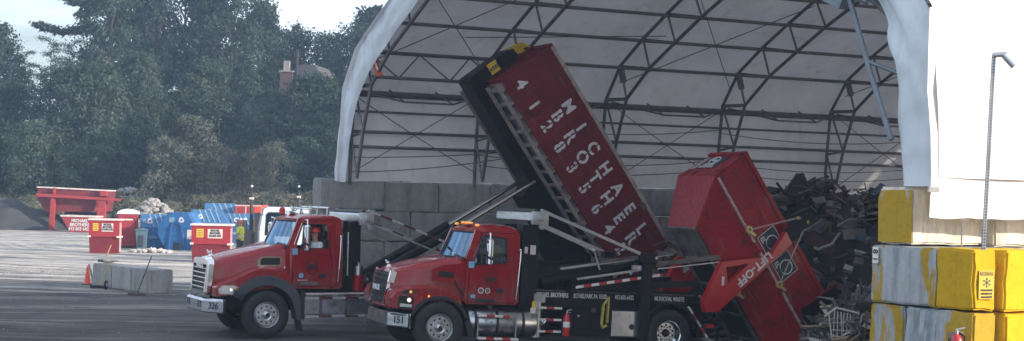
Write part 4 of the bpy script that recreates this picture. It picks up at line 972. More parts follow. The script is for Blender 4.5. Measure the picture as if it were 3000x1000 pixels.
# lift cylinders and hook arm
for yy in (.8, 1.6):
    c_ = MB().cyl((2.7, yy, 1.25), (5.0, yy, 2.52), .11, n=16).build('lift_cylinder', 'black_steel', T1)
    MB().cyl((5.0, yy, 2.52), (6.95, yy, 3.64), .055, n=14).build('piston_rod', 'chrome', c_)
TH = R(54.1)
Lx = Vector((cos(TH), 0, -sin(TH))); Nz = Vector((sin(TH), 0, cos(TH))); B0 = Vector((5.7, 0, 5.95))
MT = Matrix(((Lx.x, 0, Nz.x, B0.x), (Lx.y, 1, Nz.y, 0), (Lx.z, 0, Nz.z, B0.z), (0, 0, 0, 1)))
arm = MB(); arm.prism([(-.42, -.32), (-.34, -.42), (2.6, -.46), (2.75, -.80), (4.9, -.82), (5.5, -.60), (6.2, -.5), (6.2, -.08), (-.14, -.08), (-.14, .92), (-.2, 1.05), (-.38, 1.02), (-.42, .9)], .86, 1.5, M=MT)
am = arm.build('hook_arm', 'black_steel', T1)
MB().prism([(2.3, -.08), (2.5, .0), (5.3, 0), (5.4, -.08)], .5, 1.9, M=MT).box((4.2, .5, -.8), (5.0, 1.9, -.3), M=MT).build('dump_frame', 'black_steel', am)
hk = MB(); hk.prism([(-.40, 1.0), (-.18, 1.0), (-.12, 1.30), (-.05, 1.36), (.06, 1.30), (.10, 1.34), (.04, 1.50), (-.14, 1.55), (-.34, 1.42)], 1.08, 1.32, M=MT); hk.build('hook', 'yellow_paint', am)
MB().box((-.43, .845, .18), (-.15, .858, .46), M=MT).build('name_plate', 'sticker_yellow', am)
xd = MT.to_3x3() @ Vector((0, 0, 1)); yd = MT.to_3x3() @ Vector((-1, 0, 0)); cc = MT @ Vector((-.29, .84, .32))
lettering('xtel', .19, 'print_dark', am, cc, xd, yd, bold=.003, name='lettering')
for yy in (.7, 1.7): MB().bar(MT @ Vector((4.9, yy, -.3)), (9.1, yy, 1.05), .14, .2).build('tilt_link', 'black_steel', am)
MB().box((8.6, .5, .8), (9.4, 1.9, 1.1)).cyl((9.0, .5, 1.1), (9.0, 1.9, 1.1), .1).build('rear_hinge', 'black_steel', T1)
# ------------------------------------------------ container 1
def rootframe(root_yaw, o, loc_local, pitch, name, label, cat, basepitch=0):
    Mroot = Matrix.Translation(o) @ Matrix.Rotation(root_yaw, 4, 'Z') @ Matrix.Rotation(basepitch, 4, 'Y')
    p = Mroot @ Vector(loc_local)
    return thing(name, p, label, cat, root_yaw, pitch)
CL = 6.75; CH = 1.60; CW = 2.25
C1 = rootframe(YAW1, g1, (5.7, .08, 5.95), TH, 'roll_off_container', 'long dark red roll off container with white stencilled lettering, tipped steeply on the left truck', 'container')
sidew = MB(); sidew.box((0, 0, .0), (CL, .035, CH)); 
side = sidew.build('side_wall', 'box_red', C1)
MB().box((0, CW-.035, 0), (CL, CW, CH)).build('side_wall', 'box_red', C1)
mb = MB()
for k in range(11):
    x = .56+.60*k
    mb.box((x, -.012, .06), (x+.02, .002, CH-.06)); 
mb.build('panel_seams', 'bin_red_low', side)
for yy in (-.03, CW-.05):
    MB().box((-.02, yy, CH-.07), (CL+.02, yy+.08, CH+.03), bv=.012).build('top_rail', 'edge_steel', C1)
    MB().box((-.02, yy+.01, -.04), (CL+.02, yy+.07, .05), bv=.01).build('bottom_rail', 'box_red', C1)
mb = MB(); mb.box((-.03, 0, 0), (.01, CW, CH-.05)); mb.box((-.08, .25, .1), (-.03, .35, CH-.1)); mb.box((-.08, CW-.35, .1), (-.03, CW-.25, CH-.1)); mb.box((-.09, 0, CH-.10), (0, CW, CH+.02)); mb.box((-.09, 0, 0), (-.03, CW, .1)); mb.box((-.12, .9, 0), (-.03, 1.0, CH)); mb.box((-.12, 1.3, 0), (-.03, 1.4, CH)); fw = mb.build('front_wall', 'box_red', C1)
MB().cyl((-.16, .85, 1.40), (-.16, 1.42, 1.40), .035).build('lift_bar', 'dirty_steel', fw)
MB().box((0, .03, 0), (CL, CW-.03, .03)).build('floor', 'sill_grey', C1)
for k in range(17):
    x = .12+.39*k; MB().box((x, .02, -.13), (x+.06, CW-.02, -.0)).build('cross_member', 'sill_grey', C1)
for yy in (.02, .60, 1.55, CW-.12): MB().box((0, yy, -.20), (CL, yy+.09 if yy in (.02, CW-.12) else yy+.1, -.13)).build('long_sill', 'sill_grey', C1)
MB().box((CL-.05, 0, 0), (CL+.0, CW, CH-.1)).build('tail_gate', 'box_red', C1)
# torn tarp in the front corner
mb = MB(); vs = []
for i in range(9):
    for j in range(5):
        vs.append((.05+.75*i/8, .12+.25*j, CH-.06+.10*noise.noise(Vector((i*.7, j*.9, 1)))))
mb.add(vs, [(i*5+j, i*5+j+1, (i+1)*5+j+1, (i+1)*5+j) for i in range(8) for j in range(4)], True); mb.build('torn_cover', 'blue_sticker', C1)
MB().box((4.55, -.05, CH-.18), (4.72, .0, CH-.06)).build('rail_bracket', 'dirty_steel', side)
def stencil(s, x, n_): lettering(s, .43, 'lettering_white', side, (x, -.016, n_), (1, 0, 0), (0, 0, 1), bold=.014, stencil=True, name='letter', sx=.95)
for k, ch in enumerate('4128356422'): stencil(ch, .28+.605*k, .36)
for k, ch in enumerate('BROTHERS'): stencil(ch, 1.44+.605*k, .74)
for k, ch in enumerate('MICHAEL'): stencil(ch, 1.42+.605*k, 1.12)
# ------------------------------------------------ truck 2 (nearer)
g2 = G(1284, 1036); YAW2 = R(20); PT2 = .035
T2 = thing('lift_off_truck', g2, 'nearer red day cab truck numbered 151 with silver tarp housing and red rear lifting arms', 'truck', YAW2, PT2)
chassis(T2, 6.3, .74, .98)
build_cab(T2, 2)
mb = MB()
mb.loft([hood_sec(-.93, .60, 1.0, 1.50, 1.62, .05), hood_sec(-.86, .655, .97, 1.56, 1.68), hood_sec(-.70, .70, .97, 1.63, 1.745), hood_sec(-.34, .77, 1.0, 1.74, 1.85), hood_sec(0, .80, 1.02, 1.82, 1.92), hood_sec(.35, .83, 1.05, 1.89, 1.97), hood_sec(.60, .86, 1.06, 1.94, 1.985)])
hood = mb.build('hood', 'truck_red', T2)
MB().prism([(-.10, 1.16+.3), (.56, 1.10+.3), (.58, 1.86), (.1, 1.80), (-.12, 1.70)], .325, .37).build('hood_side_panel', 'truck_red', hood)
FA2 = [(-1.03, .90), (-1.06, 1.10), (-.98, 1.25), (-.80, 1.33), (-.5, 1.365), (-.07, 1.375), (.22, 1.31), (.40, 1.18), (.50, 1.04), (.50, .97)]
for far in (False, True):
    fender(T2, FA2, .64, .10, .55, far)
    flare_arc(T2, .60, .66, 20, 158, .07, .42, 'black_plastic', far, tail=[(.56, .66), (.66, .72), (.78, .45), (.74, .34), (.66, .34)], name='arch_liner')
    M = Matrix(((1, 0, 0, 0), (0, -1, 0, 2*WB), (0, 0, 1, 0), (0, 0, 0, 1))) if far else None
    h = MB().prism([(-.87, .90), (-.57, .88), (-.55, 1.10), (-.60, 1.14), (-.87, 1.15), (-.89, 1.0)], .085, .14, M=M).build('headlight', 'interior_black', T2)
    MB().ball((-.66, .08 if not far else 2.32, 1.07), .045, sy=.4).build('bulb', 'lamp_white', h); MB().prism([(-.85, .93), (-.60, .92), (-.59, .98), (-.85, 1.0)], .08, .09, M=M).build('lower_lens', 'lamp_clear', h)
    h = MB().prism([(-.83, 1.205), (-.64, 1.18), (-.46, 1.25), (-.62, 1.28), (-.72, 1.275)], .092, .14, M=M).build('running_light', 'black_plastic', T2)
    MB().ball((-.63, .09 if not far else 2.31, 1.235), .032, sy=.5).build('bulb', 'amber', h)
    MB().ball((-.24, .09 if not far else 2.31, 1.16), .028, sy=.6).build('side_marker_lamp', 'amber', T2)
MB().box((-.98, .40, .86), (-.78, 2.0, 1.0), bv=.03).build('nose_valance', 'truck_red_plain', T2)
lean = .05/.65
gr = MB(); gr.slab([(-1.02, .66, .95), (-1.02, 1.74, .95), (-.94, 1.74, 1.60), (-.94, .66, 1.60)], .04)
for i in range(6): z = .98+i*.105; gr.box((-1.045+.12*(z-.95), .68, z), (-1.01+.12*(z-.95), 1.72, z+.055), bv=.005)
gr.box((-1.06, .66, 1.19), (-1.0, 1.74, 1.32), bv=.01)
grille = gr.build('grille', 'black_plastic', T2)
mb = MB()
for s in (1, -1):
    mb = MB(); mb.prism([(-1.06, .94), (-.96, .94), (-.90, 1.52), (-.86, 1.60), (-.95, 1.64), (-1.0, 1.35)], WB-s*.55-.03, WB-s*.55+.03)
    mb.prism([(-.98, 1.40), (-.88, 1.38), (-.82, 1.60), (-.93, 1.66)], WB-s*.62-.05, WB-s*.62+.05); mb.build('grille_trim', 'chrome', grille)
lettering('MACK', .15, 'silver_letters', grille, (-1.068, 1.2, 1.255), (0, -1, 0), (.08, 0, 1), bold=.006, ext=.006, sx=1.3)
mb = MB(); mb.bar((-.86, 1.2, 1.66), (-.80, 1.2, 1.74), .05, .05); mb.ball((-.84, 1.2, 1.77), .035, sx=1.3); mb.ball((-.88, 1.2, 1.81), .025); mb.build('hood_ornament', 'chrome', T2)
mb = MB(); mb.prism([(.0, 1.56), (.34, 1.54), (.35, 1.66), (.02, 1.68)], .318, .36); iv = mb.build('side_intake', 'interior_black', T2)
mb = MB(); 
for z in (1.58, 1.61, 1.64): mb.box((.01, .312, z), (.34, .322, z+.010))
mb.build('intake_grille', 'black_plastic', iv)
mb = MB(); mb.path([(.37, .32, 1.50), (.44, .30, 1.36), (.56, .28, 1.22)], .018, 6); mb.build('hood_latch', 'black_plastic', T2)
bumper(T2, -1.01, -.68, .42, .50, .79, 'brushed_alu', '151')
MB().box((-1.03, .50, .52), (-.99, 1.9, .78), bv=.01).box((-1.0, .4, .55), (-.7, 2.0, .75)).build('bumper_insert', 'dirty_steel', T2)
for near in (True, False):
    make_wheel(T2, (0, 0 if near else 2.4, .525), near); make_wheel(T2, (5.24, .04 if near else 2.36, .525), near, rear=True)
MB().cyl((5.24, .5, .525), (5.24, 1.9, .525), .1).ball((5.24, 1.2, .525), .25).build('rear_axle', 'black_steel', T2)
# cab roof lamps
for y in (.50, .95, 1.2, 1.45, 1.9):
    ml = MB(); ml.ball((.86, y, 2.665 if y in (.5, 1.9) else 2.70), .038, sx=1.4, sz=.75); ml.build('marker_lamp', 'amber', T2)
MB().box((.80, .90, 2.66), (.92, 1.5, 2.685), bv=.01).build('marker_lamp_base', 'lamp_red', T2)
# tank
mb = MB(); mb.lathe([(0, 0), (.22, .0), (.28, .02), (.30, .05), (.30, 1.52), (.28, 1.55), (.22, 1.57), (0, 1.57)], (.66, .44, .64), 'x', 28); tk = mb.build('fuel_tank', 'tank_alu', T2)
mb = MB()
for x in (.80, 1.28, 1.86): mb.lathe([(.301, 0), (.31, .005), (.31, .055), (.301, .06)], (x, .44, .64), 'x', 28)
mb.build('tank_straps', 'black_plastic', tk)
MB().cyl((1.2, .40, .93), (1.2, .40, .985), .05).build('filler_cap', 'dirty_steel', tk)
MB().bar((.85, .10, .80), (1.55, .10, .79), .08, .045).build('upper_step', 'stripe_tape', T2); MB().bar((.85, .08, .33), (1.75, .08, .32), .10, .045).build('lower_step', 'stripe_tape', T2)
MB().bar((.86, .11, .80), (.86, .11, .33), .03, .03).bar((1.7, .11, .78), (1.7, .11, .33), .03, .03).build('step_bracket', 'tank_alu', T2)
# second small silver tank + strips + extinguisher bracket
mb = MB(); mb.cyl((2.26, .42, .35), (2.26, .42, 1.22), .13, n=18); mb.box((2.14, .28, 1.10), (2.40, .5, 1.28)); mb.build('air_tank', 'tank_alu', T2)
for k, z in enumerate((.99, .74, .49)): MB().bar((2.24, .25, z), (2.78, .25, z), .03, .045).build('reflective_strip', 'stripe_tape', T2)
MB().box((2.10, .24, .98), (2.17, .28, 1.12)).build('amber_reflector', 'sticker_yellow', T2); MB().box((2.07, .24, .84), (2.18, .28, .98)).build('white_reflector', 'bin_edge', T2)
extinguisher((2.90, .24, .40), '', .95, parent=T2)
# lower side panels (black boxes), tool box, straps
mb = MB(); mb.box((1.80, .5, .98), (6.1, 1.9, 1.36), bv=.015); mb.box((2.95, .35, .42), (3.95, .75, 1.0)); mb.box((1.85, .60, 1.36), (6.0, .72, 1.40)); mb.box((4.0, .60, .60), (4.7, 1.8, .98)); mb.build('hoist_subframe', 'black_steel', T2)
MB().box((1.85, .492, 1.335), (6.05, .5, 1.36)).build('subframe_edge', 'dirty_steel', T2)
for s_, x, w in (('MICHAEL BROTHERS', 2.62, 1.0), ('BETHELPARK PA 15102', 3.52, .93), ('412-835-6422', 4.33, .95), ('MUNICIPAL WASTE', 5.42, 1.0)):
    lettering(s_, .135, 'lettering_white', T2, (x, .49, 1.25), (1, 0, 0), (0, 0, 1), bold=.003, sx=w*.62, name='lettering')
mb = MB(); mb.box((3.92, .18, .42), (4.56, .60, .98), bv=.015); tb = mb.build('tool_box', 'tank_alu', T2)
MB().lathe([(0, 0), (.06, 0), (.065, .01)], (4.40, .172, .64), 'y', 16).box((4.34, .162, .63), (4.45, .175, .65)).build('latch', 'black_plastic', tb)
st = MB(); st.bar((3.80, .14, 1.28), (3.78, .12, .72), .10, .03, up=(1, 0, 0)); st.bar((3.68, .12, 1.1), (3.66, .12, .70), .09, .03, up=(1, 0, 0)); st.path([(3.66, .12, .70), (3.70, .12, .62), (3.78, .12, .66)], .03, 7); st.bar((3.68, .12, 1.1), (3.80, .14, 1.24), .06, .03, up=(1, 0, 0)); st.build('ratchet_strap', 'yellow_strap', T2)
MB().box((3.50, .33, .92), (3.6, .36, 1.02)).build('small_plate', 'dirty_steel', T2); MB().prism([(3.18, .85), (3.24, .85), (3.21, .80)], .34, .36).build('warning_mark', 'bin_edge', T2)
# rear fender
mb = MB(); mb.prism(arc(5.24, .53, .68, 15, 165, 18)+arc(5.24, .53, .63, 165, 15, 18), .02, .64); mb.build('rear_fender', 'black_steel', T2)
mb = MB(); mb.bar((5.72, .15, 1.12), (6.22, .15, .45), .04, .06, up=(0, 1, 0)); mb.build('rear_reflective_strip', 'stripe_tape', T2)
# rack + tarp
mb = MB(); mb.box((1.86, .42, .95), (2.24, .80, 2.72)); mb.box((1.86, 1.6, .95), (2.24, 1.98, 2.72)); mb.box((1.95, .6, 1.0), (2.15, 1.8, 1.9)); mb.box((1.84, .30, 1.1), (2.1, .5, 1.9)); mb.build('headache_rack', 'black_steel', T2)
MB().box((2.05, .405, 2.1), (2.17, .42, 2.30)).box((1.92, .405, 2.12), (1.99, .42, 2.26)).build('rack_lamp', 'bin_edge', T2)
tarp_housing(T2, 1.93, 2.80, .05, 2.38, .20, .32)
MB().bar((2.12, .1, 3.05), (4.58, .05, 2.19), .065, .065).build('tarp_arm', 'galv', T2); MB().bar((2.12, 2.3, 3.05), (4.58, 2.35, 2.19), .065, .065).build('tarp_arm', 'galv', T2)
MB().bar((2.2, .12, 2.70), (3.38, .12, 2.26), .045, .045).ball((3.38, .12, 2.26), .06).bar((3.40, .12, 2.24), (3.55, .12, 1.85), .03, .03).build('tarp_strut', 'galv', T2)
mb = MB(); mb.box((4.52, .05, .42), (4.76, .30, 2.10), bv=.01); mb.box((4.44, .0, 2.04), (4.86, .32, 2.26), bv=.02); mb.build('gantry_post', 'black_steel', T2); MB().box((4.52, 2.1, .42), (4.76, 2.35, 2.2), bv=.01).build('gantry_post', 'black_steel', T2)
MB().cyl((4.82, -.01, 2.16), (4.82, .05, 2.16), .035).build('gantry_bolt', 'galv', T2)
# telescopic rails and rods
for yy in (.62, 1.7):
    MB().bar((2.30, yy, 1.72), (3.7, yy, 1.90), .20, .20).build('rail_beam', 'black_steel', T2)
c_ = MB().cyl((2.35, .5, 1.50), (4.45, .5, 1.98), .12, n=16).build('hydraulic_cylinder', 'black_steel', T2)
MB().bar((2.71, .3, 1.83), (5.3, .2, 2.26), .05, .05).build('slide_rail', 'galv', T2)
mb = MB(); mb.bar((3.55, .18, 2.01), (5.3, .12, 2.29), .07, .06); mb.box((3.5, .4, 1.95), (5.2, .5, 2.1), M=Matrix.Rotation(0, 4, 'Y')); mb.build('slide_rail_cover', 'dirty_steel', T2)
MB().bar((3.04, .14, 1.63), (4.52, .14, 1.88), .045, .045).ball((4.42, .13, 1.90), .06).box((4.3, .08, 1.86), (4.52, .16, 1.98), bv=.01).build('push_rod', 'galv', T2)
MB().bar((4.85, .12, 2.02), (6.42, .12, 2.24), .06, .10).box((5.6, .1, 2.17), (5.85, .18, 2.23)).build('slide_rail', 'dirty_steel', T2)
MB().bar((4.9, .11, 1.92), (6.40, .11, 2.13), .02, .025).build('hose_line', 'galv', T2)
MB().bar((3.01, .1, 1.455), (5.04, .1, 1.80), .03, .055).build('safety_bar', 'stripe_tape', T2)
mb = MB()
for x, z1_ in ((2.75, 1.95), (2.30, 2.0), (2.55, 1.8)): mb.bar((x, .55, 1.36), (x, .55, z1_), .03, .03)
mb.box((2.3, 1.2, 1.36), (3.0, 1.8, 1.95)); mb.bar((3.0, .5, 1.42), (6.1, .5, 1.62), .16, .14); mb.bar((3.0, 1.9, 1.42), (6.1, 1.9, 1.62), .16, .14); mb.build('tilt_frame', 'black_steel', T2)
MB().prism([(2.9, 1.36), (3.05, 1.36), (3.05, 1.60), (2.98, 1.60)], .1, .5).ball((3.0, .09, 1.60), .04).build('pivot_bracket', 'black_steel', T2)
# rear lifting arms
armp = [(6.05, 1.22), (6.10, 1.03), (6.36, 1.05), (8.13, 2.62), (7.99, 2.86), (7.61, 2.30), (6.43, 2.12), (6.43, 1.66), (6.36, 1.42)]
hole = [(6.53, 2.03), (6.60, 1.66), (7.10, 2.13)]
for near in (True, False):
    y0, y1 = (.02, .20) if near else (2.20, 2.38)
    MB().prism([(6.02, 1.25), (6.08, 1.02), (6.40, 1.04), (8.16, 2.62), (8.0, 2.88), (7.62, 2.30), (6.43, 2.14)], y0, y1, holes=[hole]).build('lifting_arm', 'arm_red', T2)
    ar = bpy.context.scene.objects[-1] if False else [o for o in T2.children if o.name.startswith('lifting_arm')][-1]
    MB().prism([(8.0, 2.88), (8.16, 2.62), (8.70, 3.22), (8.70, 3.30), (8.58, 3.33), (8.5, 3.30)], y0+.02, y1-.02).build('arm_tip', 'black_steel', ar)
    if near:
        dd = Vector((8.13-6.36, 0, 2.62-1.05)).normalized(); nn_ = Vector((-dd.z, 0, dd.x)); cc = Vector((7.22, y0-.008, 2.03))
        lettering('LIFT-OFF', .25, 'lettering_white', ar, cc-nn_*.02, -dd, -nn_, bold=.008, sx=1.08, name='lettering')
        MB().box((6.44, y0-.01, 1.62), (6.50, y0, 1.82)).build('arm_reflector', 'bin_edge', ar)
mb = MB(); mb.cyl((6.22, .1, 1.15), (6.22, 2.3, 1.15), .09); mb.box((5.9, .4, .85), (6.3, 2.0, 1.2)); mb.build('arm_pivot', 'black_steel', T2)
MB().box((6.0, .3, .50), (6.35, 2.1, .62)).build('rear_bumper', 'black_steel', T2); MB().box((6.25, .28, .66), (6.45, .3, .74)).build('tail_lamp', 'lamp_red', T2)
# ------------------------------------------------ container 2
def t2z(x, z): return (x, z+.035*x)
u = Vector((2.51, 0, -3.59+.035*2.51)).normalized(); th2 = math.atan2(-u.z, u.x)
C2 = rootframe(YAW2, g2, (6.30, 0, 3.81+.035*6.3), th2+PT2, 'skip_container', 'bright red tub container with sloped end, hanging by chains from red lifting arms', 'container', PT2)
# local: x along length (down), z normal (toward rim), origin at front end of the ridge line
def csec(x, kind):  # (y,z) ring near->far at station x: rim, ridge, bottom
    pass
LL = 4.9
RIM, BOT = .92, -.93
ny = dict(rim=.40, ridge=.28, bot=.50)
fy = dict(rim=2.00, ridge=2.12, bot=1.90)
def pt(x, y, z): return (x, y, z)
# shell panels with thickness
def panel(name, pts, th=.03, mat='tub_red', lab=None, par=None): return MB().slab(pts, th).build(name, mat, par or C2, lab)
x_r0, x_b0, x_t0 = 0., .78, .03
x_r1, x_b1, x_t1 = LL-.1, LL-.75, LL-.05
up_near = panel('upper_side', [(x_t0, ny['rim'], RIM), (x_r0, ny['ridge'], 0), (x_r1, ny['ridge'], 0), (x_t1, ny['rim'], RIM)])
lo_near = panel('lower_side', [(x_r0, ny['ridge'], 0), (x_b0, ny['bot'], BOT), (x_b1, ny['bot'], BOT), (x_r1, ny['ridge'], 0)])
panel('upper_side', [(x_t0, fy['rim'], RIM), (x_t1, fy['rim'], RIM), (x_r1, fy['ridge'], 0), (x_r0, fy['ridge'], 0)])
panel('lower_side', [(x_r0, fy['ridge'], 0), (x_r1, fy['ridge'], 0), (x_b1, fy['bot'], BOT), (x_b0, fy['bot'], BOT)])
ef = panel('front_panel', [(x_t0, fy['rim'], RIM), (x_r0, fy['ridge'], 0), (x_r0, ny['ridge'], 0), (x_t0, ny['rim'], RIM)])
panel('sloped_front', [(x_r0, fy['ridge'], 0), (x_b0, fy['bot'], BOT), (x_b0, ny['bot'], BOT), (x_r0, ny['ridge'], 0)], mat='tub_red_streaked')
bt = panel('bottom', [(x_b0+.75, fy['bot'], BOT), (x_b1, fy['bot'], BOT), (x_b1, ny['bot'], BOT), (x_b0+.75, ny['bot'], BOT)], mat='black_steel')  # black here stands in for the shadow under the tub
panel('bottom_front', [(x_b0, fy['bot'], BOT), (x_b0+.75, fy['bot'], BOT), (x_b0+.75, ny['bot'], BOT), (x_b0, ny['bot'], BOT)], mat='dirty_steel')
mb = MB(); 
for y in (ny['bot']+.02, fy['bot']-.1): mb.box((x_b0, y, BOT-.08), (x_b1, y+.08, BOT))
for x in (x_b0, x_b0+.72, x_b0+1.5, x_b0+2.3, x_b0+3.0): mb.box((x, ny['bot']+.1, BOT-.06), (x+.07, fy['bot']-.1, BOT))
mb.build('bottom_ribs', 'dirty_steel', bt)
# rims and ribs
mb = MB(); mb.bar((x_t0-.03, ny['rim']-.03, RIM), (x_t1, ny['rim']-.03, RIM), .10, .08, up=(0, 1, 0)); mb.bar((x_t0-.03, fy['rim']+.03, RIM), (x_t1, fy['rim']+.03, RIM), .10, .08, up=(0, 1, 0)); mb.bar((x_t0-.03, ny['rim']-.08, RIM+.004), (x_t0-.03, fy['rim']+.08, RIM+.004), .10, .085, up=(1, 0, 0)); mb.build('rim', 'tub_red', C2)
mb = MB(); mb.bar((.06, ny['ridge']-.025, .0), (1.75, ny['ridge']-.025, 0), .05, .10, up=(0, 1, 0)); mb.bar((2.05, ny['ridge']-.025, 0), (2.9, ny['ridge']-.025, 0), .05, .08, up=(0, 1, 0)); mb.bar((3.1, ny['ridge']-.025, 0), (x_r1, ny['ridge']-.025, 0), .05, .10, up=(0, 1, 0)); mb.build('ridge_strip', 'white_worn', C2)
mb = MB(); mb.bar((3.1, ny['ridge']-.015, .02), (3.15, ny['rim']-.02, RIM), .035, .05, up=(0, 1, 0)); mb.bar((.28, ny['ridge']-.01, .02), (.31, ny['rim']-.02, RIM), .04, .03, up=(0, 1, 0)); mb.bar((x_r0-.01, ny['ridge'], 0), (x_r0-.01, fy['ridge'], 0), .04, .04); mb.bar((x_r0, ny['ridge']-.005, 0), (x_b0, ny['bot']-.005, BOT), .03, .03); mb.bar((x_b0-.01, ny['bot'], BOT), (x_b0-.01, fy['bot'], BOT), .05, .05); mb.build('ribs', 'tub_red', C2)
mb = MB(); mb.bar((x_b0-.015, ny['bot'], BOT), (x_b0-.015, fy['bot'], BOT), .03, .055); mb.build('worn_edge', 'edge_steel', C2)
MB().slab([(3.0, .27, -.5), (3.4, .27, -.5), (3.4, .27, -.1), (3.0, .27, -.1)], .01).build('far_panel_plate', 'tub_red_streaked', C2) if False else None
# sticker on the front panel
def on_front(yu, zu, off=-.042): # coordinates across / along
    return Vector((x_t0*(zu/RIM)+x_r0*(1-zu/RIM)+off, yu, zu))
MB().slab([on_front(1.75, .30), on_front(1.75, .80), on_front(.85, .80), on_front(.85, .30)], .006).build('placard', 'print_dark', ef)
mb = MB(); c_ = on_front(1.3, .62, -.056); pts = [c_+Vector((0, .21*cos(R(i*20)), .135*sin(R(i*20)))) for i in range(19)]; mb.path(pts, .014, 5); mb.bar(c_+Vector((0, .1, 0)), c_-Vector((0, .1, 0)), .02, .05); mb.build('placard_logo', 'white_tape', ef)
for k, s_ in enumerate(('LIFT-OFF', '412-835-6422')): lettering(s_, .11, 'lettering_white', ef, on_front(1.3, .44-.10*k, -.056), (0, -1, 0), (0, 0, 1), bold=.003, sx=1.1)
MB().slab([on_front(1.98, .25), on_front(1.98, .72), on_front(1.78, .80), on_front(1.78, .30)], .006).build('worn_paint_patch', 'white_worn', ef)
# logos on the near side, partly behind the arm
def on_up(x, z, off=-.042): return Vector((x, ny['ridge']+(ny['rim']-ny['ridge'])*z/RIM+off, z))
for x0_ in (1.72, 2.38):
    MB().slab([on_up(x0_, .12), on_up(x0_+.52, .12), on_up(x0_+.52, .64), on_up(x0_, .64)], .006).build('placard', 'print_dark', up_near)
    fr_ = MB(); q = [on_up(x0_, .12, -.055), on_up(x0_+.52, .12, -.055), on_up(x0_+.52, .64, -.055), on_up(x0_, .64, -.055)]; fr_.path(q+[q[0]], .008, 5)
    c_ = on_up(x0_+.30, .40, -.056); fr_.path([c_+Vector((.16*cos(R(i*20)), 0, .16*sin(R(i*20)))) for i in range(19)], .015, 5); fr_.build('placard_logo', 'white_tape', up_near)
    lettering('EL', .15, 'lettering_white', up_near, on_up(x0_+.12, .22, -.056), (1, 0, 0), (0, 0, 1), bold=.004)
# lugs and chains
def t2_to_c2(p):
    M2 = Matrix.Translation(g2) @ Matrix.Rotation(YAW2, 4, 'Z') @ Matrix.Rotation(PT2, 4, 'Y')
    bpy.context.view_layer.update(); return (Matrix.Translation(C2.location) @ C2.rotation_euler.to_matrix().to_4x4()).inverted() @ (M2 @ Vector(p))
for L_ in ((7.14, .2, 2.88), (7.97, .2, 1.69), (6.95, .25, 1.48)):
    q = t2_to_c2(L_); mb = MB(); mb.lathe([(.035, -.0), (.085, -.0), (.085, .05), (.035, .05), (.035, 0)], (q.x, q.y-.06, q.z), 'y', 14); mb.bar((q.x+.06, q.y-.03, q.z), (q.x+.2, q.y-.03, q.z+.06), .05, .06); mb.build('lifting_lug', 'brass', C2)
def chain(p0, p1, par):
    p0 = Vector(p0); p1 = Vector(p1); n = int((p1-p0).length/.07); mb = MB(); d = (p1-p0)/n
    for i in range(n):
        a = p0+d*i; s_ = d.orthogonal().normalized() if i % 2 else d.cross(d.orthogonal()).normalized()
        mb.bar(a+s_*.014, a+d+s_*.014, .011, .011); mb.bar(a-s_*.014, a+d-s_*.014, .011, .011)
    mb.build('lifting_chain', 'galv', par)
chain((7.20, .1, 2.90), (8.36, .08, 3.22), T2); chain((8.56, .08, 3.14), (7.98, .1, 1.80), T2)
MB().ball((8.30, .05, 3.20), .06, sz=.7).build('chain_shackle', 'brass', T2); MB().ball((8.55, .05, 3.12), .05, sx=.7).build('chain_shackle', 'brass', T2)
# swung tail gate: dark plate
q = [t2_to_c2(p) for p in ((8.64, .20, 1.20), (9.50, .20, 1.77), (9.56, .20, -.3), (8.66, .2, -.3))]
tg = MB().slab(q, .05).build('tail_gate', 'black_steel', C2, 'dark swung open end gate')
MB().bar(q[0]+Vector((0, -.01, 0)), q[1]+Vector((0, -.01, 0)), .03, .03).build('gate_edge', 'tub_red', tg)
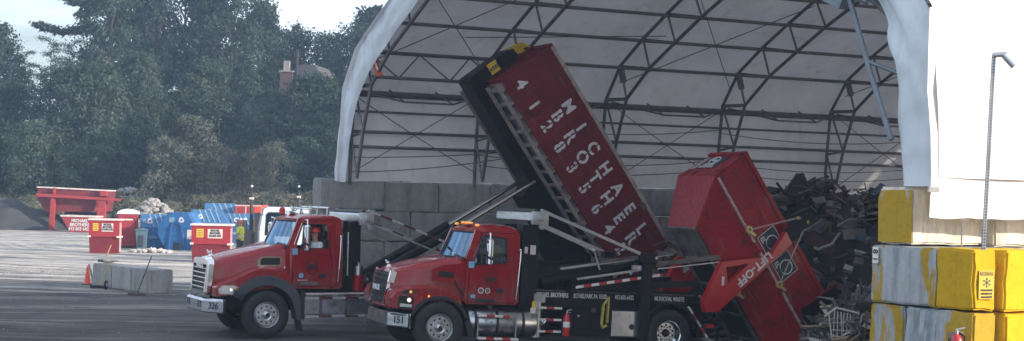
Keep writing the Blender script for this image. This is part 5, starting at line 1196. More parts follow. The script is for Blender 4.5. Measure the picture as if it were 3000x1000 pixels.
# ============================================================ DRIVERS
def person_bust(name, loc, yaw, label, shirt, hat, mat_sk='skin'):
    root = thing(name, loc, label, 'person', yaw)
    # seated figure facing -x; origin at hip
    J = [((0, 0, 0), (.15, .13)), ((0, 0, .22), (.15, .12)), ((-.01, 0, .42), (.17, .12)), ((-.01, 0, .50), (.10, .09)), ((-.02, 0, .57), (.055, .055)), ((-.035, 0, .66), (.085, .075)), ((-.03, 0, .76), (.08, .085)),
         ((0, -.17, .44), .065), ((-.10, -.24, .22), .048), ((-.34, -.17, .20), .036), ((-.41, -.14, .22), (.035, .02)),
         ((0, .17, .44), .065), ((-.10, .24, .22), .048), ((-.34, .17, .20), .036), ((-.41, .14, .22), (.035, .02)),
         ((-.02, -.10, -.02), .09), ((-.42, -.12, .0), .08), ((-.44, -.12, -.40), .05), ((-.56, -.12, -.42), .04), ((-.02, .10, -.02), .09), ((-.42, .12, .0), .08), ((-.44, .12, -.40), .05), ((-.56, .12, -.42), .04)]
    Eg = [(0, 1), (1, 2), (2, 3), (3, 4), (4, 5), (5, 6), (2, 7), (7, 8), (8, 9), (9, 10), (2, 11), (11, 12), (12, 13), (13, 14), (0, 15), (15, 16), (16, 17), (17, 18), (0, 19), (19, 20), (20, 21), (21, 22)]
    for h in (10, 14):
        hx, hy, hz = J[h][0]
        for k in range(4):
            i0 = len(J); J.append(((hx-.035, hy-.024+.016*k, hz+.01), .009)); J.append(((hx-.055, hy-.026+.017*k, hz-.015), .008)); J.append(((hx-.04, hy-.024+.016*k, hz-.035), .007)); Eg += [(h, i0), (i0, i0+1), (i0+1, i0+2)]
        s_ = 1 if hy < 0 else -1; i0 = len(J); J.append(((hx+.005, hy+s_*.04, hz+.015), .010)); J.append(((hx-.025, hy+s_*.045, hz+.01), .009)); Eg += [(h, i0), (i0, i0+1)]
    b = skin_body('body', J, Eg, 'skin', root, 1)
    # face
    mb = MB(); 
    mb.ball((-.118, 0, .70), .02, sx=1, sy=.6, sz=1.2, n=8); mb.ball((-.10, -.072*0, .655), .022, sx=.4, sy=1.2, sz=.3, n=8)
    for s_ in (1, -1): mb.ball((-.02, s_*.085, .70), .028, sx=.7, sy=.35, sz=1.1, n=8)
    mb.build('facial_features', 'skin', b)
    MB().ball((-.108, .033, .725), .009, n=6).ball((-.108, -.033, .725), .009, n=6).box((-.117, -.02, .652), (-.108, .02, .657)).build('eyes_and_mouth', 'hair', b)
    # shirt: torso shell
    secs = []
    for z, a, bb in ((-.05, .17, .15), (.1, .175, .145), (.25, .185, .15), (.40, .215, .15), (.47, .19, .125), (.52, .09, .08)):
        secs.append([(-.01+bb*cos(R(t)), a*sin(R(t)), z) for t in range(0, 360, 20)])
    s_ = MB().loft(secs, closed=True, caps=False)
    for sd in (1, -1): s_.cyl((0, sd*.17, .45), (-.09, sd*.245, .24), .082, .062, n=12); s_.ball((0, sd*.17, .45), .085)
    s_.build('shirt', shirt, root)
    tr = MB(); 
    for sd in (1, -1): tr.cyl((-.0, sd*.1, 0), (-.42, sd*.12, .02), .11, .095, n=12); tr.ball((-.42, sd*.12, .02), .095); tr.cyl((-.42, sd*.12, .02), (-.44, sd*.12, -.36), .09, .065, n=12)
    tr.build('trousers', 'trousers', root)
    if hat:
        h_ = MB(); h_.lathe([(.125, .0), (.122, .03), (.112, .07), (.085, .105), (.045, .125), (0, .13)], (-.02, 0, .745), 'z', 20); h_.lathe([(.122, .0), (.14, -.004), (.14, .006), (.122, .012)], (-.03, 0, .745), 'z', 20); h_.box((-.17, -.06, .742), (-.10, .06, .750), bv=.003); h_.bar((-.10, 0, .83), (.07, 0, .84), .02, .03); h_.build('hard_hat', 'hat_red', root)
    return root
def T1w(x, y, z): return Vector((g1.x+x*cos(YAW1)-y*sin(YAW1), g1.y+x*sin(YAW1)+y*cos(YAW1), z))
def T2w(x, y, z): return Vector((g2.x+x*cos(YAW2)-y*sin(YAW2), g2.y+x*sin(YAW2)+y*cos(YAW2), z-.035*x))
person_bust('person', T1w(1.27, .53, 1.60), YAW1+R(14), 'driver in red hard hat and white shirt at the window of truck 326', 'shirt_white', True)
# hi-vis vest hung over the seat of truck 2
vt = thing('safety_vest', T2w(1.34, .56, 1.72), 'faded yellow green safety vest over the seat in the window of truck 151', 'vest', YAW2)
secs = [[(.06+bb*cos(R(t)), a*sin(R(t)), z) for t in range(0, 360, 20)] for z, a, bb in ((0, .25, .13), (.15, .26, .135), (.32, .26, .13), (.42, .24, .12), (.50, .19, .10), (.535, .10, .05))]
MB().loft(secs, closed=True).build('vest_body', 'hivis', vt)
secs = [[(.055+bb*cos(R(t)), a*sin(R(t)), z) for t in range(0, 360, 20)] for z, a, bb in ((.2, .264, .139), (.27, .266, .139))]
MB().loft(secs, closed=True, caps=False).build('reflective_band', 'bin_edge', vt)
# ============================================================ DEBRIS
def heap_z(x, y):
    dx_, dy_ = x-g2.x, y-g2.y; lx = dx_*cos(YAW2)+dy_*sin(YAW2); ly = -dx_*sin(YAW2)+dy_*cos(YAW2)
    mk = min(1, max(0, (ly-2.3)/1.3, (lx-9.75)/.9))
    r3 = ((x-8.1)/1.9)**2+((y-31.2)/1.9)**2
    return max(mk*heap_raw(x, y), 1.5*max(0, 1-r3)**.7)
def heap_raw(x, y):
    r2 = ((x-8.4)/6.0)**2+((y-38.2)/8.6)**2
    if r2 >= 1: return 0
    return 3.5*(1-r2**1.6)**1.0*(.93+.22*noise.noise(Vector((x*.45, y*.45, 4))))+.28*noise.noise(Vector((x*1.3, y*1.3, 8)))*(1-r2)
def heap():
    mb = MB(); n = 60; vs = []
    for j in range(n+1):
        for i in range(n+1):
            x = 2.6+12.4*i/n; y = 29.2+17*j/n; h = heap_z(x, y)
            vs.append((x, y, max(h, 0)-.35+.22*noise.noise(Vector((x*3, y*3, 0)))))
    # keep inside the far wall
    mb.add(vs, [(j*(n+1)+i, j*(n+1)+i+1, (j+1)*(n+1)+i+1, (j+1)*(n+1)+i) for j in range(n) for i in range(n) if vs[j*(n+1)+i][1] < 38.55+(vs[j*(n+1)+i][0]+4.64)*.466-.3 and heap_z(vs[j*(n+1)+i][0], vs[j*(n+1)+i][1]) > .02])
    rnd = random.Random(3)
    for k in range(7500):
        x = rnd.uniform(3.2, 14.2); y = rnd.uniform(29.5, 46)
        if k % 9 == 0: x = rnd.uniform(6.2, 9.5); y = rnd.uniform(29.3, 33)
        if y > 38.55+(x+4.64)*.466-.5: continue
        h = heap_z(x, y)
        if h < .15: continue
        z = h-.25+rnd.uniform(-.1, .30); a = rnd.uniform(0, 2*pi); t = rnd.gauss(0, .45)
        d = Vector((cos(a)*cos(t), sin(a)*cos(t), sin(t)))
        ty = rnd.random(); L = rnd.uniform(.12, .5)+(rnd.random()**4)*1.3; mi = rnd.choices([0, 1, 2, 3, 4, 5, 6, 7], [20, 24, 26, 8, 3, 8, 8, 3])[0]; L *= .8
        c_ = Vector((x, y, z)); up = Vector((rnd.gauss(0, .5), rnd.gauss(-.3, .5), 1)).normalized()
        if ty < .45: mb.bar(c_-d*L/2, c_+d*L/2, rnd.uniform(.025, .09), rnd.uniform(.02, .05), mi, up=up)
        elif ty < .75:
            w = rnd.uniform(.08, .3)+(rnd.random()**3)*.3; L = rnd.uniform(.12, .45)+(rnd.random()**3)*.5; mb.bar(c_-d*L/2, c_+d*L/2, w, rnd.uniform(.012, .04), mi, up=up)
        elif ty < .87: mb.bar(c_-d*L*.2, c_+d*L*.2, rnd.uniform(.06, .24), rnd.uniform(.05, .2), mi, up=up)
        elif ty < .90:
            q0 = c_; pts_ = [q0]
            for m_ in range(5): q0 = q0+Vector((rnd.gauss(0, .14), rnd.gauss(0, .14), rnd.gauss(.02, .10))); pts_.append(q0)
            mb.path(pts_, rnd.uniform(.008, .02), 4, mi)
        elif ty < .93: mb.ball(c_, rnd.uniform(.06, .16), sx=rnd.uniform(.7, 1.4), sz=rnd.uniform(.4, .8), mi=mi, n=7, smooth=False)
        else:
            s_ = d.cross(up).normalized(); w = rnd.uniform(.1, .4); d = d*rnd.uniform(.3, .9)
            a_ = c_-d*.3; q = [a_-s_*w*.5, a_+s_*w*.6, a_+d*.35+s_*w*.5+up*rnd.uniform(0, .25), a_+d*.4-s_*w*.4+up*rnd.uniform(0, .2), a_+d*.75+s_*w*.3, a_+d*.8-s_*w*.5]
            mb.add([tuple(p) for p in q], [(0, 1, 2, 3), (3, 2, 4, 5)], False, mi)
    o = mb.build('debris_heap', ['deb_dark', 'deb_brown', 'deb_grey', 'deb_pale', 'deb_white', 'deb_rust', 'deb_tan', 'deb_blue']); tag(o, 'big dark heap of broken boards, sheets and rubble inside the hall', 'debris', kind='stuff')
heap()
def deb(name, px, py, Y, label, cat, yaw=0):
    yy = 24.
    while yy < 42:
        q = P(px, py, yy)
        if heap_z(q.x, q.y) > q.z+.02: break
        yy += .05
    return thing(name, P(px, py, min(yy-.15, 40)), label, cat, yaw)
# bent dark panel with struts crowning the heap
t = deb('bent_panel', 2340, 555, 34.6, 'dark bent panel with struts sticking up on the crest of the heap', 'scrap')
mb = MB(); mb.slab([(-.42, 0, -.15), (-.05, .05, .38), (.12, .1, .42), (.30, .1, .02), (.10, 0, -.2)], .03); mb.slab([(-.15, .4, .1), (.22, .35, .36), (.26, .35, -.0), (-.1, .4, -.15)], .03); mb.build('sheet', 'deb_dark', t)
mb = MB(); mb.bar((-.46, -.03, -.2), (-.04, .02, .42), .03, .03); mb.bar((-.2, -.05, .1), (.2, -.05, .05), .03, .02); mb.bar((.0, -.1, -.12), (.52, -.1, .18), .035, .03); mb.bar((.1, -.05, .40), (.34, 0, -.1), .03, .03); mb.build('struts', 'deb_grey', t)
t = deb('curved_pipe', 2440, 720, 30.2, 'long pale curved plastic pipe lying down the face of the heap', 'pipe')
MB().path([(-.47, -.05, -.05), (-.36, -.05, -.10), (-.22, -.08, -.03), (-.05, -.1, .03), (.08, -.1, .22), (.18, -.1, .36), (.32, -.08, .43), (.46, 0, .42)], .035, 8).build('pipe', 'deb_white', t)
for i, (px, py, Y, pts, mt, lab) in enumerate([
    (2400, 668, 31.0, [(-.35, 0, -.08), (.05, -.1, .20), (.38, 0, .10), (.02, .1, -.18)], 'deb_pale', 'pale grey flat board near the middle of the heap'),
    (2490, 660, 31.2, [(-.30, 0, -.03), (.0, -.1, .16), (.42, 0, .08), (.1, .1, -.12)], 'deb_pale', 'pale board with a turned up end right of the middle of the heap'),
    (2300, 690, 31.3, [(-.28, 0, .0), (.1, -.1, .10), (.25, 0, .0), (-.05, .1, -.12)], 'deb_grey', 'grey slab close to the red container rim'),
    (2530, 745, 29.8, [(-.22, 0, .08), (.2, -.1, -.02), (.16, 0, -.10), (-.18, .1, .0)], 'deb_white', 'short white sheet beside the streaked block'),
    (2280, 590, 34.5, [(-.30, 0, .06), (.2, -.1, .12), (.32, 0, -.06), (-.2, .1, -.1)], 'deb_grey', 'weathered grey sheet high on the left shoulder of the heap')]):
    t = deb('loose_board', px, py, Y, lab, 'board'); MB().slab(pts, .04).build('board', mt, t)
t = deb('broken_cabinet', 2415, 720, 30.8, 'brown broken cabinet box tipped on its side in the heap', 'cabinet', R(-25))
mb = MB(); M = Matrix.Rotation(R(28), 4, 'Y'); 
for a, b_ in (((-.45, 0, -.15), (.45, .03, .15)), ((-.45, 0, .13), (.45, .45, .16)), ((-.45, 0, -.16), (.45, .45, -.13)), ((-.47, 0, -.16), (-.44, .45, .16))): mb.box(a, b_, M=M)
mb.build('carcass', 'deb_rust', t); MB().box((.0, .03, -.13), (.02, .42, .13), M=M).build('shelf', 'deb_brown', t)
# tangle of rods and frames at the lower right
t = deb('wire_rack', 2470, 960, 27.5, 'bent white wire rack tangled with rods at the foot of the heap', 'rack')
mb = MB(); rnd = random.Random(11)
mb.path([(-.38, 0, .22), (-.15, 0, .40), (.30, -.05, .30), (.28, -.05, .22)], .02, 7); mb.path([(-.38, 0, .22), (-.30, 0, .28), (-.20, .05, -.3)], .016, 6)
for i in range(9): x = -.18+.065*i; mb.cyl((x, 0, .34-.012*i), (x+rnd.uniform(-.06, .06), .05, -.25), .012, n=6)
for z in (.1, -.05, -.18): mb.cyl((-.22, 0, z), (.35, 0, z-.03), .012, n=6)
mb.build('frame', 'deb_white', t)
for i, (dx, lab, mt) in enumerate(((-.02, 'red and white rod leaning in the wire rack', 'deb_rust'), (.30, 'pinkish rod leaning right of the wire rack', 'deb_pale'), (.42, 'brown splintered stick right of the wire rack', 'deb_brown'))):
    s_ = deb('loose_rod', 2470+dx*155, 950, 27.3, lab, 'rod'); MB().bar((-.03, 0, -.3), (.06, 0, .20), .03, .03).bar((.03, 0, .1), (.10, 0, .22), .02, .02).build('rod', mt, s_)
t = deb('crumpled_sheet', 2535, 905, 27.6, 'crumpled bluish plastic sheet above the wire rack', 'sheet')
mb = MB(); vs = [(-.3+.6*i/10, .25*noise.noise(Vector((i*.6, j*.7, 3))), -.28+.56*j/8+.12*noise.noise(Vector((i*.5, j*.5, 7)))) for i in range(11) for j in range(9)]
mb.add(vs, [(i*9+j, i*9+j+1, (i+1)*9+j+1, (i+1)*9+j) for i in range(10) for j in range(8)]); mb.build('sheet', 'deb_grey', t)
t = deb('broken_stick', 2610-75, 935, 27.9, 'brown bent branch rising beside the worn corner block', 'branch'); MB().path([(-.25, 0, -.3), (.0, 0, .05), (.25, 0, -.0), (.38, 0, .08)], .018, 6).build('stick', 'deb_brown', t)
# rubbish fallen behind the right truck
mb = MB(); rnd = random.Random(5)
for k in range(260):
    c_ = P(rnd.uniform(2050, 2420), 0, rnd.uniform(32.5, 36)); c_.z = ground_z(c_.x, c_.y)+rnd.uniform(0, .22); a = rnd.uniform(0, pi); d = Vector((cos(a), sin(a), rnd.gauss(0, .35))).normalized(); L = rnd.uniform(.08, .5)
    mb.bar(c_-d*L/2, c_+d*L/2, rnd.uniform(.04, .3), rnd.uniform(.02, .1), rnd.randrange(5))
tag(mb.build('fallen_rubbish', ['deb_dark', 'deb_brown', 'deb_grey', 'deb_pale', 'deb_white']), 'scattered rubbish on the floor behind the right truck', 'rubbish', kind='stuff')
# ============================================================ MIDDLE DISTANCE
# low row of blocks at left
cN = G(443, 861); dl = Vector((-.64, .77, 0)).normalized(); de = Vector((.77, .64, 0)).normalized(); yw = math.atan2(dl.y, dl.x)
for i, lab in enumerate(('near end block of the low grey row on the yard, its square end facing right', 'middle block of the low grey row on the yard', 'far block of the low grey row on the yard, brownish end beside the red cone')):
    c_ = cN+dl*(.72+1.44*i)+de*.37; block((c_.x, c_.y, .36), yw+.01*i, 1.43, .74, .77, 'block_grey' if i < 2 else 'block_grey', lab, 'low row of concrete blocks on the yard', i+1)
def cone(px, py, s, label, white=False):
    p = G(px, py); t = thing('traffic_cone', p, label, 'traffic cone', group=None)
    MB().box((-.2*s, -.2*s, 0), (.2*s, .2*s, .04*s), bv=.01).build('base', 'black_plastic' if not white else 'cone_orange', t)
    MB().lathe([(.15*s, .04*s), (.13*s, .06*s), (.04*s, .70*s), (.03*s, .72*s), (0, .72*s)], (0, 0, 0), 'z', 16).build('cone_body', 'cone_orange', t)
    if white: MB().lathe([(.118*s, .16*s), (.045*s, .66*s)], (0, 0, 0), 'z', 16).build('white_collar', 'white_paint', t)
cone(256, 834, .85, 'red orange traffic cone with a black base left of the low block row')
cone(131, 673, 1.05, 'small white collared cone far off beside the dark dirt pile', True)
def broom(p0, p1, label, mat, head):
    p0 = Vector(p0); p1 = Vector(p1); t = thing('push_broom', p0, label, 'broom'); d = p1-p0
    MB().cyl((0, 0, .08), d, .016, n=7).build('handle', mat, t); m_ = MB().box((-.28, -.06, .03), (.28, .06, .10), bv=.01); b = m_.build('broom_head', head, t); MB().box((-.27, -.05, 0), (.27, .05, .04)).build('bristles', 'print_dark', b)
b0 = G(402, 867); broom(b0, b0+Vector((.34, .30, 1.2)), 'black handled push broom leaning on the near part of the low block row', 'black_plastic', 'dirty_steel')
b0 = G(290, 845); broom(b0, b0+Vector((.3, .3, .95)), 'yellowish handled broom leaning on the far end of the low block row', 'yellow_strap', 'black_plastic')
b0 = G(313, 766, .78); b0 = P(312, 762, 49.5); s_ = thing('wooden_handle', b0, 'tan wooden handle sticking up above the far end of the low block row', 'handle'); MB().cyl((-.08, 0, -.1), (.14, 0, .50), .02, n=7).build('handle', 'wood', s_)
b0 = P(318, 765, 49.3); s_ = thing('cloth_bundle', b0, 'grey rag and tools bundled on top of the far block', 'bundle'); MB().ball((0, 0, 0), .14, sx=1.5, sz=.5).ball((.2, 0, .02), .1, sx=1.4, sz=.4).cyl((-.2, 0, 0), (.1, 0, -.02), .05).build('bundle', 'deb_pale', s_); MB().box((-.35, -.05, -.04), (-.1, .08, .05), bv=.02).build('tool', 'print_dark', s_)
b0 = G(310, 849); s_ = thing('hand_cart_wheel', b0, 'small black wheel with a pale hub at the foot of the far block', 'wheel'); MB().lathe([(.06, -.03), (.14, -.03), (.15, 0), (.14, .03), (.06, .03)], (0, 0, .15), 'x', 16).build('tyre', 'rubber', s_); MB().lathe([(0, -.035), (.06, -.035), (.06, .035), (0, .035)], (0, 0, .15), 'x', 12).build('hub', 'bin_edge', s_)
b0 = G(275, 836); s_ = thing('dark_post', b0, 'dark timber stake leaning between the cone and the far block', 'stake'); MB().bar((0, 0, 0), (-.18, 0, .70), .07, .04).build('stake', 'stone_grey', s_)
def stones(name, c, rx, ry, n, rmin, rmax, mat, label, hz=0., seed=1):
    rnd = random.Random(seed); mb = MB()
    for k in range(n):
        a = rnd.uniform(0, 2*pi); q = sqrt(rnd.random()); x = rx*q*cos(a); y = ry*q*sin(a); r = rnd.uniform(rmin, rmax)
        bm = bmesh.new(); bmesh.ops.create_icosphere(bm, subdivisions=1, radius=r)
        for v_ in bm.verts: v_.co = Vector((v_.co.x*rnd.uniform(.6, 1.3), v_.co.y*rnd.uniform(.6, 1.3), v_.co.z*rnd.uniform(.4, 1)))
        bm.verts.index_update(); zz = hz*max(0, 1-q**1.5)
        mb.add([(v_.co.x+x, v_.co.y+y, v_.co.z+zz+r*.3) for v_ in bm.verts], [[v_.index for v_ in f.verts] for f in bm.faces]); bm.free()
    o = mb.build(name, mat); o.location = c; return tag(o, label, 'stones', kind='stuff')
stones('white_stones', G(441, 740), 1.0, .9, 90, .06, .16, 'stone_pale', 'small pale stones strewn in front of the blue dumpsters', .1, 2)
stones('gravel_strip', G(330, 800), 5.8, 3.0, 700, .008, .034, 'stone_grey', 'scattered pale gravel behind the low block row', 0, 3)
stones('rubble_pile', P(447, 620, 100)*1+Vector((0, 0, -1.2)), 2.0, 1.2, 260, .12, .35, 'stone_grey', 'pale broken rubble piled behind the blue dumpsters', 1.9, 4)
stones('rubble_mound', P(372, 575, 120)+Vector((0, 0, -.4)), 1.8, 1.0, 110, .12, .35, 'stone_grey', 'grey rubble on the bank right of the red stand', 1.0, 5)
stones('loose_grit', Vector((-9.5, 41, 0)), 9.5, 8.5, 300, .006, .024, 'stone_grey', 'loose grit scattered over the shade toned paving in front of the trucks', 0, 8)
# dirt pile
c_ = G(-10, 672); mb = MB(); n = 40; vs = []
for j in range(n+1):
    for i in range(n+1):
        x = -6+12*i/n; y = -3.5+7*j/n; r_ = sqrt((x/5.2)**2+(y/3.2)**2); h = 2.6*max(0, 1-r_**1.3)*(.88+.2*noise.noise(Vector((x*.4, y*.4, 9)))) if r_ < 1 else -.05
        h += (.22*noise.noise(Vector((x*.9, y*.9, 3)))+.09*noise.noise(Vector((x*3, y*3, 3))))*(1 if h > .05 else 0); vs.append((x, y, h))
mb.add(vs, [(j*(n+1)+i, j*(n+1)+i+1, (j+1)*(n+1)+i+1, (j+1)*(n+1)+i) for j in range(n) for i in range(n)], True)
o = mb.build('dirt_pile', 'dirt'); o.location = (c_.x+.4, c_.y+2, 0); tag(o, 'dark grey pile of fine material at the far left edge', 'dirt pile')
# red stand carrying an upturned tub
pg = Vector((P(145, 670, 109).x, 109, 0)); S_ = 109/4370
gt = thing('red_stand', pg, 'far red steel stand on two legs holding a big red tub beside the dirt pile', 'stand', R(2))
def gq(px, py): return ((px-145)*S_, (677-py)*S_)
MB().prism([gq(101, 551), gq(306, 557), gq(306, 573), gq(298, 618), gq(160, 622), gq(126, 624), gq(112, 600), gq(103, 580)], .6, 3.0).build('tub', 'gantry_tub', gt)
MB().prism([gq(100, 549), gq(307, 555), gq(307, 558), gq(100, 552)], .5, 3.1).build('tub_rim', 'bin_edge', gt)
mb = MB(); mb.prism([gq(104, 569), gq(347, 579), gq(345, 586), gq(104, 578)], .0, .5); mb.prism([gq(146, 582), gq(158, 583), gq(154, 677), gq(142, 677)], .05, .45); mb.prism([gq(279, 585), gq(305, 586), gq(305, 677), gq(283, 677)], .05, .4); mb.prism([gq(285, 585), gq(289, 585), gq(278, 618), gq(272, 618)], .05, .3); mb.prism([gq(287, 557), gq(307, 558), gq(307, 573), gq(287, 572)], .2, .55); mb.prism([gq(150, 552), gq(156, 552), gq(156, 570), gq(150, 570)], .2, .5)
mb.build('stand_frame', 'gantry_red', gt)
MB().box((.6, .6, 0), (1.0, 2.6, 3.0)).build('back_legs', 'gantry_tub', gt) if False else None
def rows_text(par, words, x, z0, dz, size, y, mat='lettering_white', sx=1.): 
    for k, w_ in enumerate(words): lettering(w_, size, mat, par, (x, y, z0-dz*k), (1, 0, 0), (0, 0, 1), bold=size*.03, sx=sx)
pl = G(178, 680); lg = thing('lugger_bin', pl, 'far red tub bin with white edge and company lettering under the red stand', 'dumpster')
def lq(px, py): return ((px-178)/39., (676-py)/39.)
MB().prism([lq(177, 632), lq(275, 633), lq(268, 676), lq(204, 676)], 0, 1.8).build('tub', 'gantry_red', lg); MB().prism([lq(176, 629), lq(276, 630), lq(275, 634), lq(176, 633)], -.05, 1.85).build('rim', 'bin_edge', lg)
rows_text(lg, ['MICHAEL', 'BROTHERS', '412 835 6422'], lq(230, 0)[0], lq(0, 644)[1], .29, .32, -.01, sx=.9)
# small far machinery behind the stand
t = thing('far_loader', Vector((P(175, 671, 112.5).x+.3, 112.5, 0)), 'dark wheeled machine half hidden behind the red stand', 'loader')
MB().prism([(0, .5), (3.2, .5), (3.2, 1.2), (1.9, 1.35), (1.6, 2.7), (.5, 2.7), (.3, 1.6), (0, 1.2)], 0, 1.6).build('body', 'deb_dark', t); MB().lathe([(0, 0), (.55, 0), (.6, .1), (.6, .3), (0, .35)], (.7, -.2, .6), 'y', 16).lathe([(0, 0), (.55, 0), (.6, .1), (.6, .3), (0, .35)], (2.6, -.2, .6), 'y', 16).build('wheels', 'rubber', t)
# red front-load bins
def red_bin(pxl, pyb, w, d, h, yaw, label, logo_left, lower=True):
    p = G(pxl, pyb); t = thing('waste_bin', p, label, 'waste bin', yaw)
    up = MB(); up.box((0, 0, h*.48), (w, d, h-.04)); u_ = up.build('upper_body', 'bin_red', t)
    MB().box((-.06, -.05, h-.06), (w+.10, d+.05, h+.02), bv=.01).build('lid_rim', 'bin_edge', t)
    MB().prism([(.05, 0), (w-.04, 0), (w, h*.5), (0, h*.5)], .05, d-.02).build('lower_body', 'bin_red_low', t)
    mb = MB(); mb.box((-.05, -.04, h*.47), (.10, .02, h*.52)); mb.box((w-.12, -.06, h*.46), (w+.06, .02, h*.51)); mb.box((w, .1, h*.46), (w+.06, d, h*.50)); mb.build('fork_pocket_edge', 'bin_edge', t)
    for y in (.15, d*.5): MB().box((w+.005, y, .08), (w+.03, y+.06, h*.9)).build('side_stake', 'bin_edge', t)
    MB().box((w*.13, -.008, h*.66), (w*.31, 0, h*.88)).build('warning_sticker', 'sticker_yellow', u_)
    for k in range(4): MB().box((w*.15, -.012, h*(.69+.045*k)), (w*.29, -.008, h*(.705+.045*k))).build('sticker_print', 'print_dark', u_)
    MB().box((w*.42, -.008, h*.64), (w*.80, 0, h*.88)).build('sign_panel', 'bin_edge', u_)
    for k, s_ in enumerate(('MICHAEL', 'BROTHERS', '412-835-6422')): lettering(s_, .12, 'print_dark', u_, (w*.61, -.012, h*(.84-.07*k)), (1, 0, 0), (0, 0, 1), bold=.008, sx=.8)
    return t
red_bin(259, 742, 1.45, 1.1, 1.68, R(8), 'bright red waste bin with pale rims and yellow sticker before the red toilet', True)
red_bin(559, 769, 1.70, 1.3, 1.70, R(6), 'dull red waste bin with yellow sticker beside the worker, partly behind the truck hood', True)
# toilet
p = G(343, 727); tt = thing('portable_toilet', p, 'red portable toilet with a white domed roof beside the blue dumpsters', 'portable toilet', R(14))
MB().box((0, 0, 0), (1.08, 1.1, 1.86), bv=.04).build('cabin', 'toilet_red', tt)
MB().prism([(-.05, 1.84), (1.16, 1.84), (1.12, 1.98), (.8, 2.08), (.5, 2.11), (.2, 2.06), (0, 1.96)], -.06, 1.16).build('roof', 'white_paint', tt)
dr = MB().box((.12, -.02, .12), (.92, .005, 1.72), bv=.012).build('door', 'toilet_red', tt); MB().box((.28, -.03, 1.50), (.80, -.02, 1.58)).build('vent', 'bin_edge', dr); MB().box((.13, -.03, .9), (.2, -.02, 1.05)).build('latch', 'black_plastic', dr)
MB().box((-.02, -.03, 0), (1.1, 1.12, .12), bv=.02).build('base', 'black_plastic', tt); MB().path([(.12, -.024, .2), (.12, -.024, 1.5), (.3, -.024, 1.66), (.75, -.024, 1.66), (.92, -.024, 1.5), (.92, -.024, .2)], .015, 5).build('door_frame', 'bin_red_low', tt)
# blue grey wheelie bins
def wheelie(px, py, h, w, label):
    t = thing('wheeled_bin', G(px, py), label, 'wheeled bin', R(5)); 
    MB().loft([[(w*.1, .1, .0), (w*.9, .1, 0), (w*.9, w*.9, 0), (w*.1, w*.9, 0)], [(0, 0, h*.9), (w, 0, h*.9), (w, w, h*.9), (0, w, h*.9)]], closed=True, smooth=False).build('bin_body', 'grey_blue_bin', t)
    MB().prism([(-.03, h*.9), (w+.03, h*.9), (w+.03, h*.94), (w*.5, h), (-.03, h*.95)], -.04, w+.03).build('lid', 'grey_blue_bin', t); MB().box((w*.3, -.006, h*.15), (w*.7, .09, h*.68)).build('recess', 'print_dark', t)
    MB().lathe([(0, 0), (.1, 0), (.1, .06), (0, .06)], (w*.95, w*.8, .1), 'x', 12).build('wheel', 'rubber', t)
wheelie(396, 731, 1.12, .58, 'larger blue grey wheeled bin right of the red toilet'); wheelie(430, 727, .90, .42, 'smaller dark blue wheeled bin next to the larger one')
